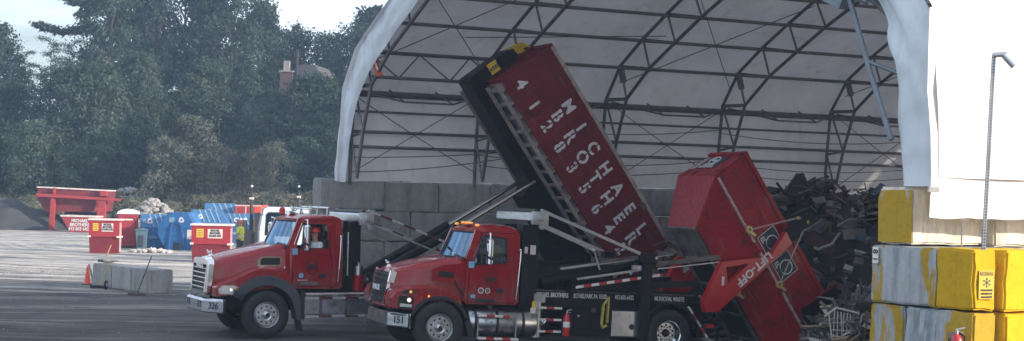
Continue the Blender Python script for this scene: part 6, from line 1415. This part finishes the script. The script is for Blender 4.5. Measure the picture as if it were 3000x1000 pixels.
# blue dumpsters
def dumpster(px, py, w, h, d, yaw, label, end=True, text=None, tri=True, z=0., Y=None):
    p = G(px, py); 
    t = thing('recycling_dumpster', p, label, 'dumpster', yaw)
    if end:
        MB().prism([(.22*w, .0), (.78*w, 0), (w, .40*h), (w, .60*h), (.78*w, h), (.26*w, h), (0, .60*h), (0, .40*h)], 0, d).build('body', 'dumpster_blue', t)
        mb = MB(); mb.box((-.02, -.02, .58*h), (w+.02, .0, .62*h)); 
        for s0, s1 in ((.36, .30), (.64, .72)): mb.bar((s0*w, -.05, .62*h), (s1*w, -.05, 0), .09, .07, up=(0, 1, 0))
        mb.bar((.36*w, -.05, .64*h), (.44*w, -.04, .74*h), .08, .06, up=(0, 1, 0)); mb.bar((.64*w, -.05, .64*h), (.56*w, -.04, .74*h), .08, .06, up=(0, 1, 0)); mb.bar((.42*w, -.04, .74*h), (.58*w, -.04, .74*h), .08, .06, up=(0, 1, 0)); mb.build('lifting_frame', 'dumpster_blue', t)
        MB().prism([(.42*w, .0), (.58*w, 0), (.60*w, .2*h), (.40*w, .2*h)], -.01, .02).build('bottom_gap', 'print_dark', t); MB().box((.78*w, -.012, .30*h), (.93*w, 0, .55*h)).build('white_panel', 'bin_edge', t)
        lx = .38
    else:
        MB().prism([(0.02*w, 0), (w*.98, 0), (w, .62*h), (0, .62*h)], 0, d).build('body', 'dumpster_blue', t)
        # sloping lids: ridge runs away to the right
        l = MB(); l.add([(0, 0, .62*h), (w, 0, .62*h), (w*.78, .35*d, h), (0, .35*d, h), (0, d, .62*h), (w, d, .62*h), (w*.78, .65*d, h), (0, .65*d, h)], [(0, 1, 2, 3), (4, 7, 6, 5), (3, 2, 6, 7), (1, 5, 6, 2), (0, 3, 7, 4)]); lo = l.build('lids', 'dumpster_lid', t)
        mb = MB()
        for k in range(4):
            x = w*(.36+.14*k); mb.slab([(x+.25*w*.0, -.012, .64*h), (x+.035*w, -.012, .64*h), (x+.035*w-.16*w, .35*d-.012, h), (x-.16*w, .35*d-.012, h)], .008)
        mb.build('lid_stripes', 'lid_stripe', lo); lx = .12
        MB().box((.1, -.012, .30*h), (w*.45, 0, .38*h)).build('small_lettering', 'lid_stripe', t)
    tz = .80*h
    yy = -.012 if end else .12*d
    if text: lettering(text, .36, 'lettering_white', t, (w*.56, yy-.16, tz-.02), (1, 0, 0), (0, 0 if end else .5, 1), bold=.012, sx=1.2)
    elif end: MB().box((lx*w-.18, -.02, tz-.13), (lx*w+.12, -.012, tz+.13)).build('faded_sticker', 'lid_stripe', t)
    else: MB().box((lx*w-.1, yy-.06, tz-.12), (lx*w+.15, yy-.04, tz+.1)).build('faded_sticker', 'lid_stripe', t)
    if tri:
        c_ = (((.62 if end else .26)*w if not text else .1*w), yy-.02-(0 if end else .12), tz); mb = MB()
        for k in range(3):
            a0 = R(90+120*k); a1 = R(90+120*(k+1)); r_ = .17
            p0 = Vector((c_[0]+r_*cos(a0), c_[1], c_[2]+r_*sin(a0))); p1 = Vector((c_[0]+r_*cos(a1), c_[1], c_[2]+r_*sin(a1))); mb.bar(p0.lerp(p1, .08), p0.lerp(p1, .85), .075, .012, up=(0, 1, 0))
        mb.build('recycling_symbol', 'lettering_white', t)
    return t
dumpster(409, 729, 1.95, 1.86, 1.5, R(8), 'blue recycling dumpster with striped sloping lids behind the wheeled bins', end=False)
dumpster(461, 732, 2.05, 2.00, 1.6, R(-5), 'six sided bright blue dumpster seen end on with white triangle symbol', end=True)
dumpster(556, 716, 2.2, 2.05, 1.6, R(8), 'blue dumpster with striped lids right of the six sided one, above the dull red bin', end=False)
dumpster(597, 700, 2.6, 2.35, 1.7, R(10), 'farther blue dumpster with rounded hip lids behind the others', end=False, tri=False)
dumpster(643, 712, 2.2, 1.80, 1.6, R(5), 'blue dumpster with big white CAP lettering beside the worker', end=False, text='CAP')
dumpster(700, 706, 1.6, 1.75, 1.6, R(-4), 'half hidden blue dumpster behind the dark mast', end=True, tri=False)
# worker
def worker():
    p = G(702, 775); Y = 71.; q = P(706, 600, Y); root = thing('person', (q.x, Y, 0), 'standing worker in a red hard hat and yellow safety vest beside the dull red bin', 'person', R(160))
    J = [((0, 0, .95), (.16, .12)), ((0, 0, 1.15), (.15, .11)), ((0, 0, 1.38), (.18, .12)), ((0, 0, 1.47), (.10, .08)), ((.0, 0, 1.53), .052), ((.01, 0, 1.62), (.078, .085)), ((.01, 0, 1.72), (.075, .08)),
         ((0, .19, 1.42), .062), ((-.02, .27, 1.15), .046), ((.10, .25, .93), .034), ((.14, .24, .86), (.036, .02)), ((0, -.19, 1.42), .062), ((.04, -.29, 1.17), .046), ((.20, -.24, 1.02), .034), ((.26, -.22, .99), (.036, .02)),
         ((0, .10, .88), .095), ((.02, .12, .48), .062), ((-.02, .13, .09), .045), ((.12, .14, .04), .04), ((0, -.10, .88), .095), ((.04, -.12, .48), .062), ((.0, -.13, .09), .045), ((.14, -.14, .04), .04)]
    Eg = [(0, 1), (1, 2), (2, 3), (3, 4), (4, 5), (5, 6), (2, 7), (7, 8), (8, 9), (9, 10), (2, 11), (11, 12), (12, 13), (13, 14), (0, 15), (15, 16), (16, 17), (17, 18), (0, 19), (19, 20), (20, 21), (21, 22)]
    for h in (10, 14):
        hx, hy, hz = J[h][0]
        for k in range(4): i0 = len(J); J.append(((hx+.01+.012*k, hy, hz-.045), .009)); J.append(((hx+.02+.012*k, hy, hz-.085+.008*abs(k-1.5)), .008)); Eg += [(h, i0), (i0, i0+1)]
        i0 = len(J); J.append(((hx+.045, hy+(-.015 if hy > 0 else .015), hz-.02), .010)); Eg += [(h, i0)]
    b = skin_body('body', J, Eg, 'skin', root, 1)
    mb = MB(); mb.ball((.10, 0, 1.66), .02, sz=1.3, n=8)
    for s_ in (1, -1): mb.ball((0, s_*.08, 1.66), .028, sy=.35, n=8)
    mb.build('facial_features', 'skin', b)
    secs = [[(bb*cos(R(t)), a*sin(R(t)), z) for t in range(0, 360, 24)] for z, a, bb in ((.86, .195, .155), (1.05, .19, .15), (1.25, .205, .15), (1.40, .22, .145), (1.47, .18, .12), (1.52, .08, .07))]
    v_ = MB().loft(secs, closed=True, caps=False)
    for s_ in (1, -1): v_.cyl((0, s_*.19, 1.44), (.0, s_*.26, 1.22), .085, .07, n=10); v_.ball((0, s_*.185, 1.44), .085)
    vo = v_.build('safety_vest', 'hivis', root)
    secs = [[(bb*cos(R(t)), a*sin(R(t)), z) for t in range(0, 360, 24)] for z, a, bb in ((1.02, .197, .156), (1.10, .199, .156))]; MB().loft(secs, closed=True, caps=False).build('reflective_band', 'bin_edge', vo)
    t_ = MB()
    for s_ in (1, -1): t_.cyl((0, s_*.10, .92), (.03, s_*.12, .48), .12, .085, n=12); t_.cyl((.03, s_*.12, .48), (-.0, s_*.13, .06), .085, .07, n=12); 
    t_.build('trousers', 'trousers', root)
    bt_ = MB()
    for s_ in (1, -1): bt_.box((-.1, s_*.13-.05, 0), (.2, s_*.13+.05, .11), bv=.03)
    bt_.build('boots', 'black_plastic', root)
    h_ = MB(); h_.lathe([(.125, 0), (.122, .03), (.11, .07), (.08, .105), (0, .13)], (.01, 0, 1.70), 'z', 16); h_.box((.10, -.06, 1.70), (.17, .06, 1.71)); h_.build('hard_hat', 'hat_red', root)
worker()
# masts with lamps
for px, topy, Y, lab in ((738, 545, 78., 'tall dark mast with two white lamps standing behind the worker'), (876, 546, 92., 'thin dark mast with a reddish lamp behind the cab roof of truck 326')):
    q = P(px, topy, Y); t = thing('light_mast', (q.x, Y, 0), lab, 'light mast')
    MB().cyl((0, 0, 0), (0, 0, q.z-.35), .10, .07, n=10).box((-.25, -.2, 0), (.25, .2, q.z*.34)).build('mast', 'dark_pole', t); MB().ball((0, 0, q.z-.02), .075).build('top_lamp', 'bin_edge', t); MB().box((-.12, -.08, q.z-.72), (.12, .08, q.z-.60), bv=.03).build('lamp_box', 'bin_edge', t); MB().box((-.05, -.05, q.z-.50), (.05, .05, q.z-.2)).build('bracket', 'dark_pole', t)
    if px == 738: MB().box((-.7, -.3, 0), (-.25, .3, 1.7)).box((.25, -.3, 0), (.9, .3, 1.3)).box((.2, -.2, 1.3), (.5, .2, 2.1)).build('generator_base', 'deb_dark', t)
# far red container
q = G(690, 684); t = thing('far_red_container', (P(690, 626, 98).x, 98, 0), 'far orange red container end showing above the blue dumpsters', 'container'); zz = P(700, 601, 98).z
MB().box((0, 0, 0), (1.65, 3, zz)).build('body', 'cone_orange', t); MB().box((.10, -.02, .5), (.62, 0, zz-.12)).box((.72, -.02, .5), (1.25, 0, zz-.12)).build('door_panels', 'gantry_red', t); MB().box((-.02, -.03, zz-.06), (1.67, .02, zz)).box((.64, -.03, 0), (.70, 0, zz)).build('edge_bars', 'bin_edge', t)
# white truck behind
Yw = 68.; q = P(757, 700, Yw); wt = thing('white_truck', (q.x, Yw, 0), 'pale white truck cab with a large grey windscreen behind the red cab of truck 326', 'truck', R(12))
cb = MB(); cb.prism([(.05, .5), (2.3, .5), (2.3, 2.35), (2.2, 2.52), (.4, 2.52), (.22, 2.42), (.05, 1.5)], 0, 2.1); cbo = cb.build('cab', 'truck_white', wt)
MB().prism([(.30, 1.25), (1.5, 1.2), (1.5, 2.15), (1.42, 2.25), (.45, 2.25), (.35, 2.15)], -.012, .01).build('window', 'windshield', cbo); MB().prism([(.27, 1.22), (1.53, 1.17), (1.53, 2.18), (1.44, 2.29), (.44, 2.29), (.31, 2.18)], -.006, .0).build('window_surround', 'deb_dark', cbo)
MB().box((-.28, -.15, 1.35), (-.18, .05, 1.95), bv=.03).bar((-.2, 0, 1.95), (.2, 0, 2.2), .04, .04).bar((-.2, 0, 1.45), (.1, 0, 1.5), .03, .03).build('mirror', 'deb_dark', wt)
MB().box((2.35, .1, .7), (6, 2.0, 2.2)).build('box_body', 'truck_white', wt); MB().box((0, .1, .45), (5.8, 2, .7)).build('chassis', 'black_steel', wt)
for x in (.9, 4.6): MB().lathe([(0, 0), (.3, 0), (.45, .02), (.48, .08), (.48, .28), (0, .3)], (x, -.02, .48), 'y', 20).build('wheel', 'rubber', wt)
MB().box((.0, -.02, .75), (.3, 0, .95)).build('headlight', 'lamp_clear', wt)
# ============================================================ HOUSE IN THE TREES
Yh = 142.; hx = P(850, 0, Yh).x
hs = thing('brick_house', (hx, Yh, 2.), 'brick house with a chimney and slate gable glimpsed between the trees', 'house', R(-8))
def hz(py): return P(850, py, Yh).z-2.
MB().box((-.5, 0, 0), (3.2, 5, hz(235))).build('wall', 'brick', hs); MB().prism([(-.2, hz(237)), (3.6, hz(237)), (2.6, hz(190)), (1.0, hz(190))], -.2, 5).build('roof', 'roof_slate', hs)
ch = MB().box((-.65, -.6, 0), (.55, .2, hz(213))).build('chimney', 'brick', hs); MB().box((-.75, -.7, hz(213)), (.65, .3, hz(209))).box((-.35, -.5, hz(209)), (.2, .0, hz(180))).build('chimney_top', 'stone_grey', ch)
MB().box((.75, -.03, hz(268)), (1.35, .0, hz(222))).build('window', 'bin_edge', hs)
MB().bar((.85, -.3, hz(230)), (.95, -.3, hz(150)), .18, .18).build('flue', 'deb_dark', hs)
# ============================================================ TREES
def crown_mesh(seed, Hh, Rr, base, nl, mat, lobe=1., leaf=.30, clumps=22, per=26, pine=False, dens=1., trunk=True):
    rnd = random.Random(seed); V = []; Fc = []
    def leafq(c, s_):
        n = Vector((rnd.gauss(0, 1), rnd.gauss(0, 1), rnd.gauss(.5, 1))).normalized(); u = n.orthogonal().normalized(); a = rnd.uniform(0, pi); w = n.cross(u); u2 = u*cos(a)+w*sin(a); w2 = n.cross(u2)
        L = s_*rnd.uniform(.45, 1.25); W_ = s_*rnd.uniform(.3, .7); b0 = len(V)
        V.extend([tuple(c-u2*L*.5), tuple(c+w2*W_*.5), tuple(c+u2*L*.5), tuple(c-w2*W_*.5)]); Fc.append((b0, b0+1, b0+2, b0+3))
    limbs = []
    if pine:
        for k in range(nl):
            z = base+(Hh-base)*(k+.5)/nl; rad = Rr*(1-((z-base)/(Hh-base))**1.3*.75)*rnd.uniform(.6, 1.1); a = rnd.uniform(0, 2*pi)
            limbs.append(((0, 0, z-.3), (rad*cos(a), rad*sin(a), z+rad*.12)))
            for q in range(int(clumps*dens)):
                t = rnd.uniform(.25, 1.); c0 = Vector((rad*t*cos(a), rad*t*sin(a), z+rad*.12*t))+Vector((rnd.gauss(0, .45), rnd.gauss(0, .45), rnd.gauss(0, .16)))
                for m_ in range(per): leafq(c0+Vector((rnd.gauss(0, .38), rnd.gauss(0, .38), rnd.gauss(0, .13))), leaf)
    else:
        lobes = []
        for k in range(nl):
            t = (k+.5)/nl; z = base+(Hh-base)*(t*.92+.02); prof = sin(pi*min(1, max(.08, (z-base)/(Hh-base)*.86+.14)))**.6
            a = k*2.399+rnd.uniform(-.4, .4); rad = Rr*prof*rnd.uniform(.25, .78); lobes.append((Vector((rad*cos(a), rad*sin(a), z)), lobe*Rr*rnd.uniform(.26, .46)*(.7+.5*prof)))
        lobes.append((Vector((0, 0, Hh-Rr*.3)), Rr*.36))
        for c, r_ in lobes:
            limbs.append(((0, 0, max(base*.6, c.z-r_*1.6)), (c.x*.9, c.y*.9, c.z)))
            for q in range(int(clumps*dens)):
                d = Vector((rnd.gauss(0, 1), rnd.gauss(0, 1), rnd.gauss(.15, .85))).normalized(); c0 = c+Vector((d.x*r_, d.y*r_, d.z*r_*.8))*rnd.uniform(.55, 1.12); s_ = r_*rnd.uniform(.18, .34)
                for m_ in range(per): leafq(c0+Vector((rnd.gauss(0, 1), rnd.gauss(0, 1), rnd.gauss(0, .7)))*s_, leaf)
    me = bpy.data.meshes.new('crown'); me.from_pydata(V, [], Fc); me.materials.append(MAT[mat]); me.update()
    mb = MB(); mb.cyl((0, 0, -1.), (0, 0, base), Rr*.065+.08, Rr*.05+.05, n=9); mb.cyl((0, 0, base), (rnd.uniform(-.3, .3), rnd.uniform(-.3, .3), Hh*.9), Rr*.05+.05, .04, n=8)
    for a, b_ in limbs:
        a = Vector(a); b_ = Vector(b_); m_ = a.lerp(b_, .5)+Vector((0, 0, .1*(b_-a).length)); mb.cyl(a, m_, .09, .06, n=6); mb.cyl(m_, b_, .06, .025, n=6)
    return me, mb
TREES = {}
def tree_kind(key, **k):
    me, mb = crown_mesh(**k); tmp = mb.build('trunk_src', 'bark'); tm = tmp.data; bpy.data.objects.remove(tmp); TREES[key] = (me, tm, k['Hh'])
def tree(key, px, topy, Y, label, name='tree', cat='tree', group='trees of the wood behind the yard', wide=1., base_z=2.5, mat=None, rot=None):
    me, tm, Hh = TREES[key]; q = P(px, topy, Y); s_ = (q.z-base_z)/Hh
    t = thing(name, (q.x, Y, base_z), label, cat, rot if rot is not None else random.uniform(0, 6.28), group=group); t.scale = (s_*wide, s_*wide, s_)
    if mat: me = me.copy(); me.materials[0] = MAT[mat]
    c = bpy.data.objects.new('crown', me); COL.objects.link(c); c.parent = t
    k = bpy.data.objects.new('trunk', tm); COL.objects.link(k); k.parent = t
    return t
tree_kind('oakA', seed=1, Hh=20., Rr=5.5, base=4., nl=26, lobe=.62, mat='leaf_dark', leaf=.36, clumps=15, per=22)
tree_kind('oakB', seed=2, Hh=20., Rr=5.0, base=3., nl=24, lobe=.8, mat='leaf_dark', leaf=.44, clumps=34, per=24)
tree_kind('oakC', seed=3, Hh=18., Rr=5.2, base=3., nl=26, lobe=.75, mat='leaf_mid', leaf=.42, clumps=36, per=26)
tree_kind('bushyA', seed=4, Hh=12., Rr=4.2, base=.8, nl=16, mat='leaf_mid', leaf=.36, clumps=36, per=26)
tree_kind('bushyB', seed=5, Hh=10., Rr=3.6, base=.5, nl=15, mat='leaf_olive', leaf=.32, clumps=36, per=26)
tree_kind('thin', seed=6, Hh=10., Rr=2.8, base=.5, nl=16, mat='leaf_brown', leaf=.20, clumps=18, per=16)
tree_kind('shrub', seed=7, Hh=3., Rr=1.7, base=.1, nl=9, mat='leaf_scrub', leaf=.14, clumps=18, per=18)
tree_kind('pine', seed=8, Hh=19., Rr=5.5, base=4., nl=26, mat='leaf_dark', leaf=.20, clumps=14, per=26, pine=True)
DS = 'dark tree crown of the back wood '
for i, (k, px, ty, Y, w, lab) in enumerate([
    ('oakB', -40, 60, 150, 1.0, 'dark tree standing at the very left edge of the back wood'),
    ('oakA', 20, 88, 155, .8, 'dark tree with a low top at the far left, left of the sky gap'),
    ('pine', 75, 150, 150, .8, 'short dark conifer below the sky gap at left'),
    ('pine', 150, 112, 140, .85, 'layered pine below the long bare branch at left'),
    ('pine', 215, 118, 152, .7, 'narrow pine filling the foot of the sky gap'),
    ('oakB', 255, 150, 150, .7, 'lower dark tree left of the tallest trees'),
    ('oakA', 330, -60, 148, .72, 'tall dark tree first right of the sky gap'),
    ('oakB', 400, -70, 156, 1.0, 'tall dark tree second right of the sky gap'),
    ('oakA', 470, -30, 150, .75, 'tall open crowned tree with sky showing through, left of centre of the wood'),
    ('oakA', 545, -80, 158, .9, 'tall tree rising out of the picture above the sky flecked crown'),
    ('oakB', 610, -50, 152, .8, 'tall dark tree in the middle of the wood'),
    ('oakA', 690, -60, 150, .85, 'tall dark tree left of the sky notch beside the house chimney'),
    ('oakB', 762, -5, 156, .72, 'last tall tree before the wood drops toward the house'),
    ('oakC', 830, 82, 160, .75, 'round topped tree directly above the house chimney'),
    ('oakA', 890, 62, 158, .8, 'round topped tree above the slate roof'),
    ('oakB', 960, 96, 156, .8, 'dark tree left of the fabric hall gable, with a dipped top'),
    ('oakA', 1030, 55, 150, .85, 'dark tree touching the edge of the fabric hall arch'),
    ('oakB', 1110, 20, 158, 1., 'dark tree mostly hidden by the fabric hall arch'),
    ('oakC', 1180, 60, 150, 1., 'dark tree behind the left haunch of the hall arch')]):
    tree(k, px, ty, Y, lab, name='forest_tree', wide=w)
for i, (k, px, ty, Y, w, mt, lab) in enumerate([
    ('bushyA', 30, 235, 138, 1.0, 'leaf_dark', 'dark leafy tree at the left edge in the middle layer of the wood'),
    ('pine', 120, 190, 136, .9, None, 'dark spreading conifer in the middle layer at left'),
    ('bushyA', 210, 185, 134, .9, 'leaf_dark', 'dark middle tree under the foot of the sky gap'),
    ('bushyA', 290, 175, 130, .85, 'leaf_mid', 'grey green leafy tree left of the pale rounded tree'),
    ('oakC', 420, 150, 134, .75, None, 'pale rounded tree in the middle of the left half of the wood'),
    ('oakC', 520, 265, 136, .8, 'leaf_dark', 'darker rounded tree right of the pale rounded one'),
    ('oakC', 620, 170, 138, .95, None, 'broad grey green tree below the tall middle trees'),
    ('oakC', 720, 185, 140, .85, 'leaf_dark', 'dark broad tree left of the house'),
    ('bushyA', 800, 258, 132, .8, None, 'leafy tree hiding the foot of the house'),
    ('bushyA', 912, 212, 130, .95, 'leaf_dark', 'dark leafy tree below the slate roof'),
    ('oakC', 950, 225, 132, .9, None, 'grey green tree right of the house'),
    ('oakC', 1040, 200, 134, .9, 'leaf_dark', 'dark tree right beside the white hall edge'),
    ('bushyA', 1120, 240, 128, 1., 'leaf_dark', 'dark tree behind the foot of the hall edge')]):
    tree(k, px, ty, Y, lab, name='broadleaf_tree', wide=w, mat=mt, base_z=2.)
for i, (k, px, ty, Y, w, mt, lab) in enumerate([
    ('bushyA', -30, 330, 124, 1.0, 'leaf_dark', 'dark bush at the bottom left edge of the wood'),
    ('bushyA', 100, 352, 122, 1.05, 'leaf_mid', 'rounded pale green bushy tree above the dirt pile'),
    ('bushyB', 235, 420, 122, 1.1, 'leaf_dark', 'low dark bushy tree above the red stand'),
    ('bushyB', 330, 400, 124, 1.1, 'leaf_dark', 'low dark bushy tree above the toilet'),
    ('bushyA', 410, 330, 124, .9, 'leaf_dark', 'dark leafy tree behind the pale rubble'),
    ('bushyB', 490, 400, 120, .9, 'leaf_olive', 'olive bushy tree above the six sided dumpster'),
    ('bushyB', 570, 340, 122, .95, 'leaf_olive', 'taller olive bushy tree left of the bare stemmed one'),
    ('thin', 655, 420, 118, 1.1, None, 'thin brownish tree with pale stems above the CAP dumpster'),
    ('thin', 735, 435, 117, 1.1, None, 'thin brownish tree behind the lamp mast'),
    ('thin', 800, 410, 118, 1.1, 'leaf_olive', 'thin olive tree above the cab of truck 326'),
    ('bushyB', 885, 400, 122, 1.0, 'leaf_dark', 'dark bushy tree left of the block wall end'),
    ('bushyA', 960, 330, 124, .9, 'leaf_dark', 'dark tree low beside the hall edge'),
    ('bushyB', 1050, 400, 120, 1., 'leaf_dark', 'dark bush behind the far hall wall')]):
    tree(k, px, ty, Y, lab, name='bushy_tree', wide=w, mat=mt, base_z=1.)
sh = [(-10, 578, 116), (40, 585, 114), (90, 572, 117), (345, 560, 117), (385, 583, 114), (430, 575, 117), (505, 590, 112), (545, 566, 115), (590, 572, 114), (635, 580, 113), (665, 568, 116), (700, 560, 116), (770, 566, 113), (815, 560, 113), (850, 570, 112), (890, 565, 113), (925, 560, 114)]
for i, (px, ty, Y) in enumerate(sh):
    tree('shrub', px, ty, Y, f'yellowish roadside shrub on the bank, {ORD[i]} from the left', name='shrub', cat='shrub', group='shrubs on the bank', base_z=.2, wide=1.3, mat=['leaf_scrub', 'leaf_olive', 'leaf_scrub', 'leaf_brown'][i % 4])
# long bare pine branch crossing the sky gap
bl = thing('overhanging_branch', P(300, 105, 143), 'long needled pine branch reaching left across the sky gap', 'branch'); S2 = 143/4370
mb = MB(); pts = [(0, 0, 0), (-35*S2, 0, 8*S2), (-90*S2, 0, 16*S2), (-150*S2, 0, 10*S2), (-195*S2, 0, 32*S2)]; mb.path(pts, .12, 7); mb.path([(-20*S2, 0, 15*S2), (-60*S2, 0, 55*S2), (-70*S2, 0, 105*S2)], .1, 6); mb.build('wood', 'bark', bl)
V = []; Fc = []; rnd = random.Random(9)
def nl_(c):
    n = Vector((rnd.gauss(0, 1), rnd.gauss(0, 1), rnd.gauss(.5, 1))).normalized(); u = n.orthogonal().normalized(); w = n.cross(u); L = rnd.uniform(.12, .32); b0 = len(V)
    V.extend([tuple(c-u*L), tuple(c+w*.08), tuple(c+u*L), tuple(c-w*.08)]); Fc.append((b0, b0+1, b0+2, b0+3))
for (x, z, sx_, sz_, n) in ((-185, 28, 14, 6, 300), (-155, 18, 22, 9, 480), (-115, 8, 22, 7, 420), (-75, 14, 22, 9, 520), (-40, 30, 18, 12, 500), (-60, 60, 16, 12, 450), (-75, 95, 22, 8, 500), (-100, 108, 22, 6, 380), (-30, 80, 22, 18, 600), (-10, 10, 22, 14, 500), (-12, 110, 26, 14, 600)):
    for k in range(n): nl_(Vector((rnd.gauss(x, sx_*.6)*S2, rnd.gauss(0, .5), rnd.gauss(z, sz_*.5)*S2)))
me = bpy.data.meshes.new('needles'); me.from_pydata(V, [], Fc); me.materials.append(MAT['leaf_dark']); o = bpy.data.objects.new('needles', me); COL.objects.link(o); o.parent = bl
# weeds on the bank
V = []; Fc = []; rnd = random.Random(21)
for k in range(9000):
    x = rnd.uniform(-46, -12); y = rnd.uniform(114.5, 125); z0 = .05+max(0, (y-118)*.3); a = rnd.uniform(0, pi); h = rnd.uniform(.3, 1.3); w = rnd.uniform(.08, .25); b0 = len(V); lx = rnd.uniform(-.3, .3)
    V.extend([(x-w*cos(a), y-w*sin(a), z0), (x+w*cos(a), y+w*sin(a), z0), (x+lx+w*.3, y, z0+h), (x+lx-w*.3, y, z0+h)]); Fc.append((b0, b0+1, b0+2, b0+3))
me = bpy.data.meshes.new('weeds'); me.from_pydata(V, [], Fc); me.materials.append(MAT['leaf_scrub']); o = bpy.data.objects.new('weeds', me); COL.objects.link(o); tag(o, 'tall yellowish weeds along the foot of the wooded bank', 'weeds', kind='stuff')
# ============================================================ HAZE
m = bpy.data.materials.new('haze'); m.use_nodes = True; nt = m.node_tree; nt.nodes.clear(); o_ = nt.nodes.new('ShaderNodeOutputMaterial'); pv = nt.nodes.new('ShaderNodeVolumePrincipled')
HAZE = .0008
pv.inputs['Color'].default_value = (.52, .72, 1, 1); pv.inputs['Density'].default_value = HAZE; pv.inputs['Anisotropy'].default_value = .2; nt.links.new(pv.outputs[0], o_.inputs['Volume']); MAT['haze'] = m
tag(MB().box((-130, -6, -1.6), (90, 215, 34)).build('haze', 'haze'), 'thin bluish haze over the yard', 'haze', kind='stuff')
# ============================================================ CAMERA, SUN, SKY
cam = bpy.data.cameras.new('camera'); co = bpy.data.objects.new('camera', cam); COL.objects.link(co)
co.matrix_world = Matrix.Translation((0, 0, H)) @ Matrix.Rotation(R(90), 4, 'X') @ Matrix.Rotation(ROLL, 4, 'Z')
cam.sensor_width = 36; cam.lens = 36*F/3000; cam.shift_y = (CY-500)/3000; cam.clip_end = 3000; cam.clip_start = .1
sc.camera = co
SUN_EL = R(18); SD = Vector((.93, -.37, 0)).normalized()
sun = bpy.data.lights.new('sun', 'SUN'); sun.energy = 5.0; sun.angle = R(.6); sun.color = (1, .90, .76)
so = bpy.data.objects.new('sun', sun); COL.objects.link(so)
dirv = Vector((SD.x*cos(SUN_EL), SD.y*cos(SUN_EL), sin(SUN_EL))); so.rotation_euler = dirv.to_track_quat('Z', 'Y').to_euler(); so.location = (40, -20, 40)
w = bpy.data.worlds.new('World'); sc.world = w; w.use_nodes = True; nt = w.node_tree; nt.nodes.clear()
ow = nt.nodes.new('ShaderNodeOutputWorld'); bg = nt.nodes.new('ShaderNodeBackground'); sk = nt.nodes.new('ShaderNodeTexSky'); sk.sky_type = 'NISHITA'; sk.sun_disc = False; sk.sun_elevation = SUN_EL; sk.sun_rotation = math.atan2(SD.x, SD.y); sk.air_density = 1.; sk.dust_density = 1.5; sk.ozone_density = 1.5
tc = nt.nodes.new('ShaderNodeTexCoord'); mp = nt.nodes.new('ShaderNodeMapping'); mp.inputs['Scale'].default_value = (1.2, 1.2, 6); nt.links.new(tc.outputs['Generated'], mp.inputs[0])
cn = nt.nodes.new('ShaderNodeTexNoise'); cn.inputs['Scale'].default_value = 2.6; cn.inputs['Detail'].default_value = 6; nt.links.new(mp.outputs[0], cn.inputs['Vector'])
cr_ = nt.nodes.new('ShaderNodeValToRGB'); cr_.color_ramp.elements[0].position = .38; cr_.color_ramp.elements[0].color = (.12, .12, .12, 1); cr_.color_ramp.elements[1].position = .62; cr_.color_ramp.elements[1].color = (.8, .8, .8, 1); nt.links.new(cn.outputs[0], cr_.inputs[0])
mx = nt.nodes.new('ShaderNodeMix'); mx.data_type = 'RGBA'; nt.links.new(cr_.outputs[0], mx.inputs[0]); nt.links.new(sk.outputs[0], mx.inputs[6]); mx.inputs[7].default_value = (11.8, 13.0, 14.8, 1)
nt.links.new(mx.outputs[2], bg.inputs[0]); bg.inputs[1].default_value = .11; nt.links.new(bg.outputs[0], ow.inputs[0])
sc.view_settings.view_transform = 'Standard'; sc.view_settings.look = 'None'; sc.view_settings.exposure = .38; sc.view_settings.gamma = 1
sc.cycles.max_bounces = 8; sc.cycles.transparent_max_bounces = 12; sc.cycles.volume_bounces = 1
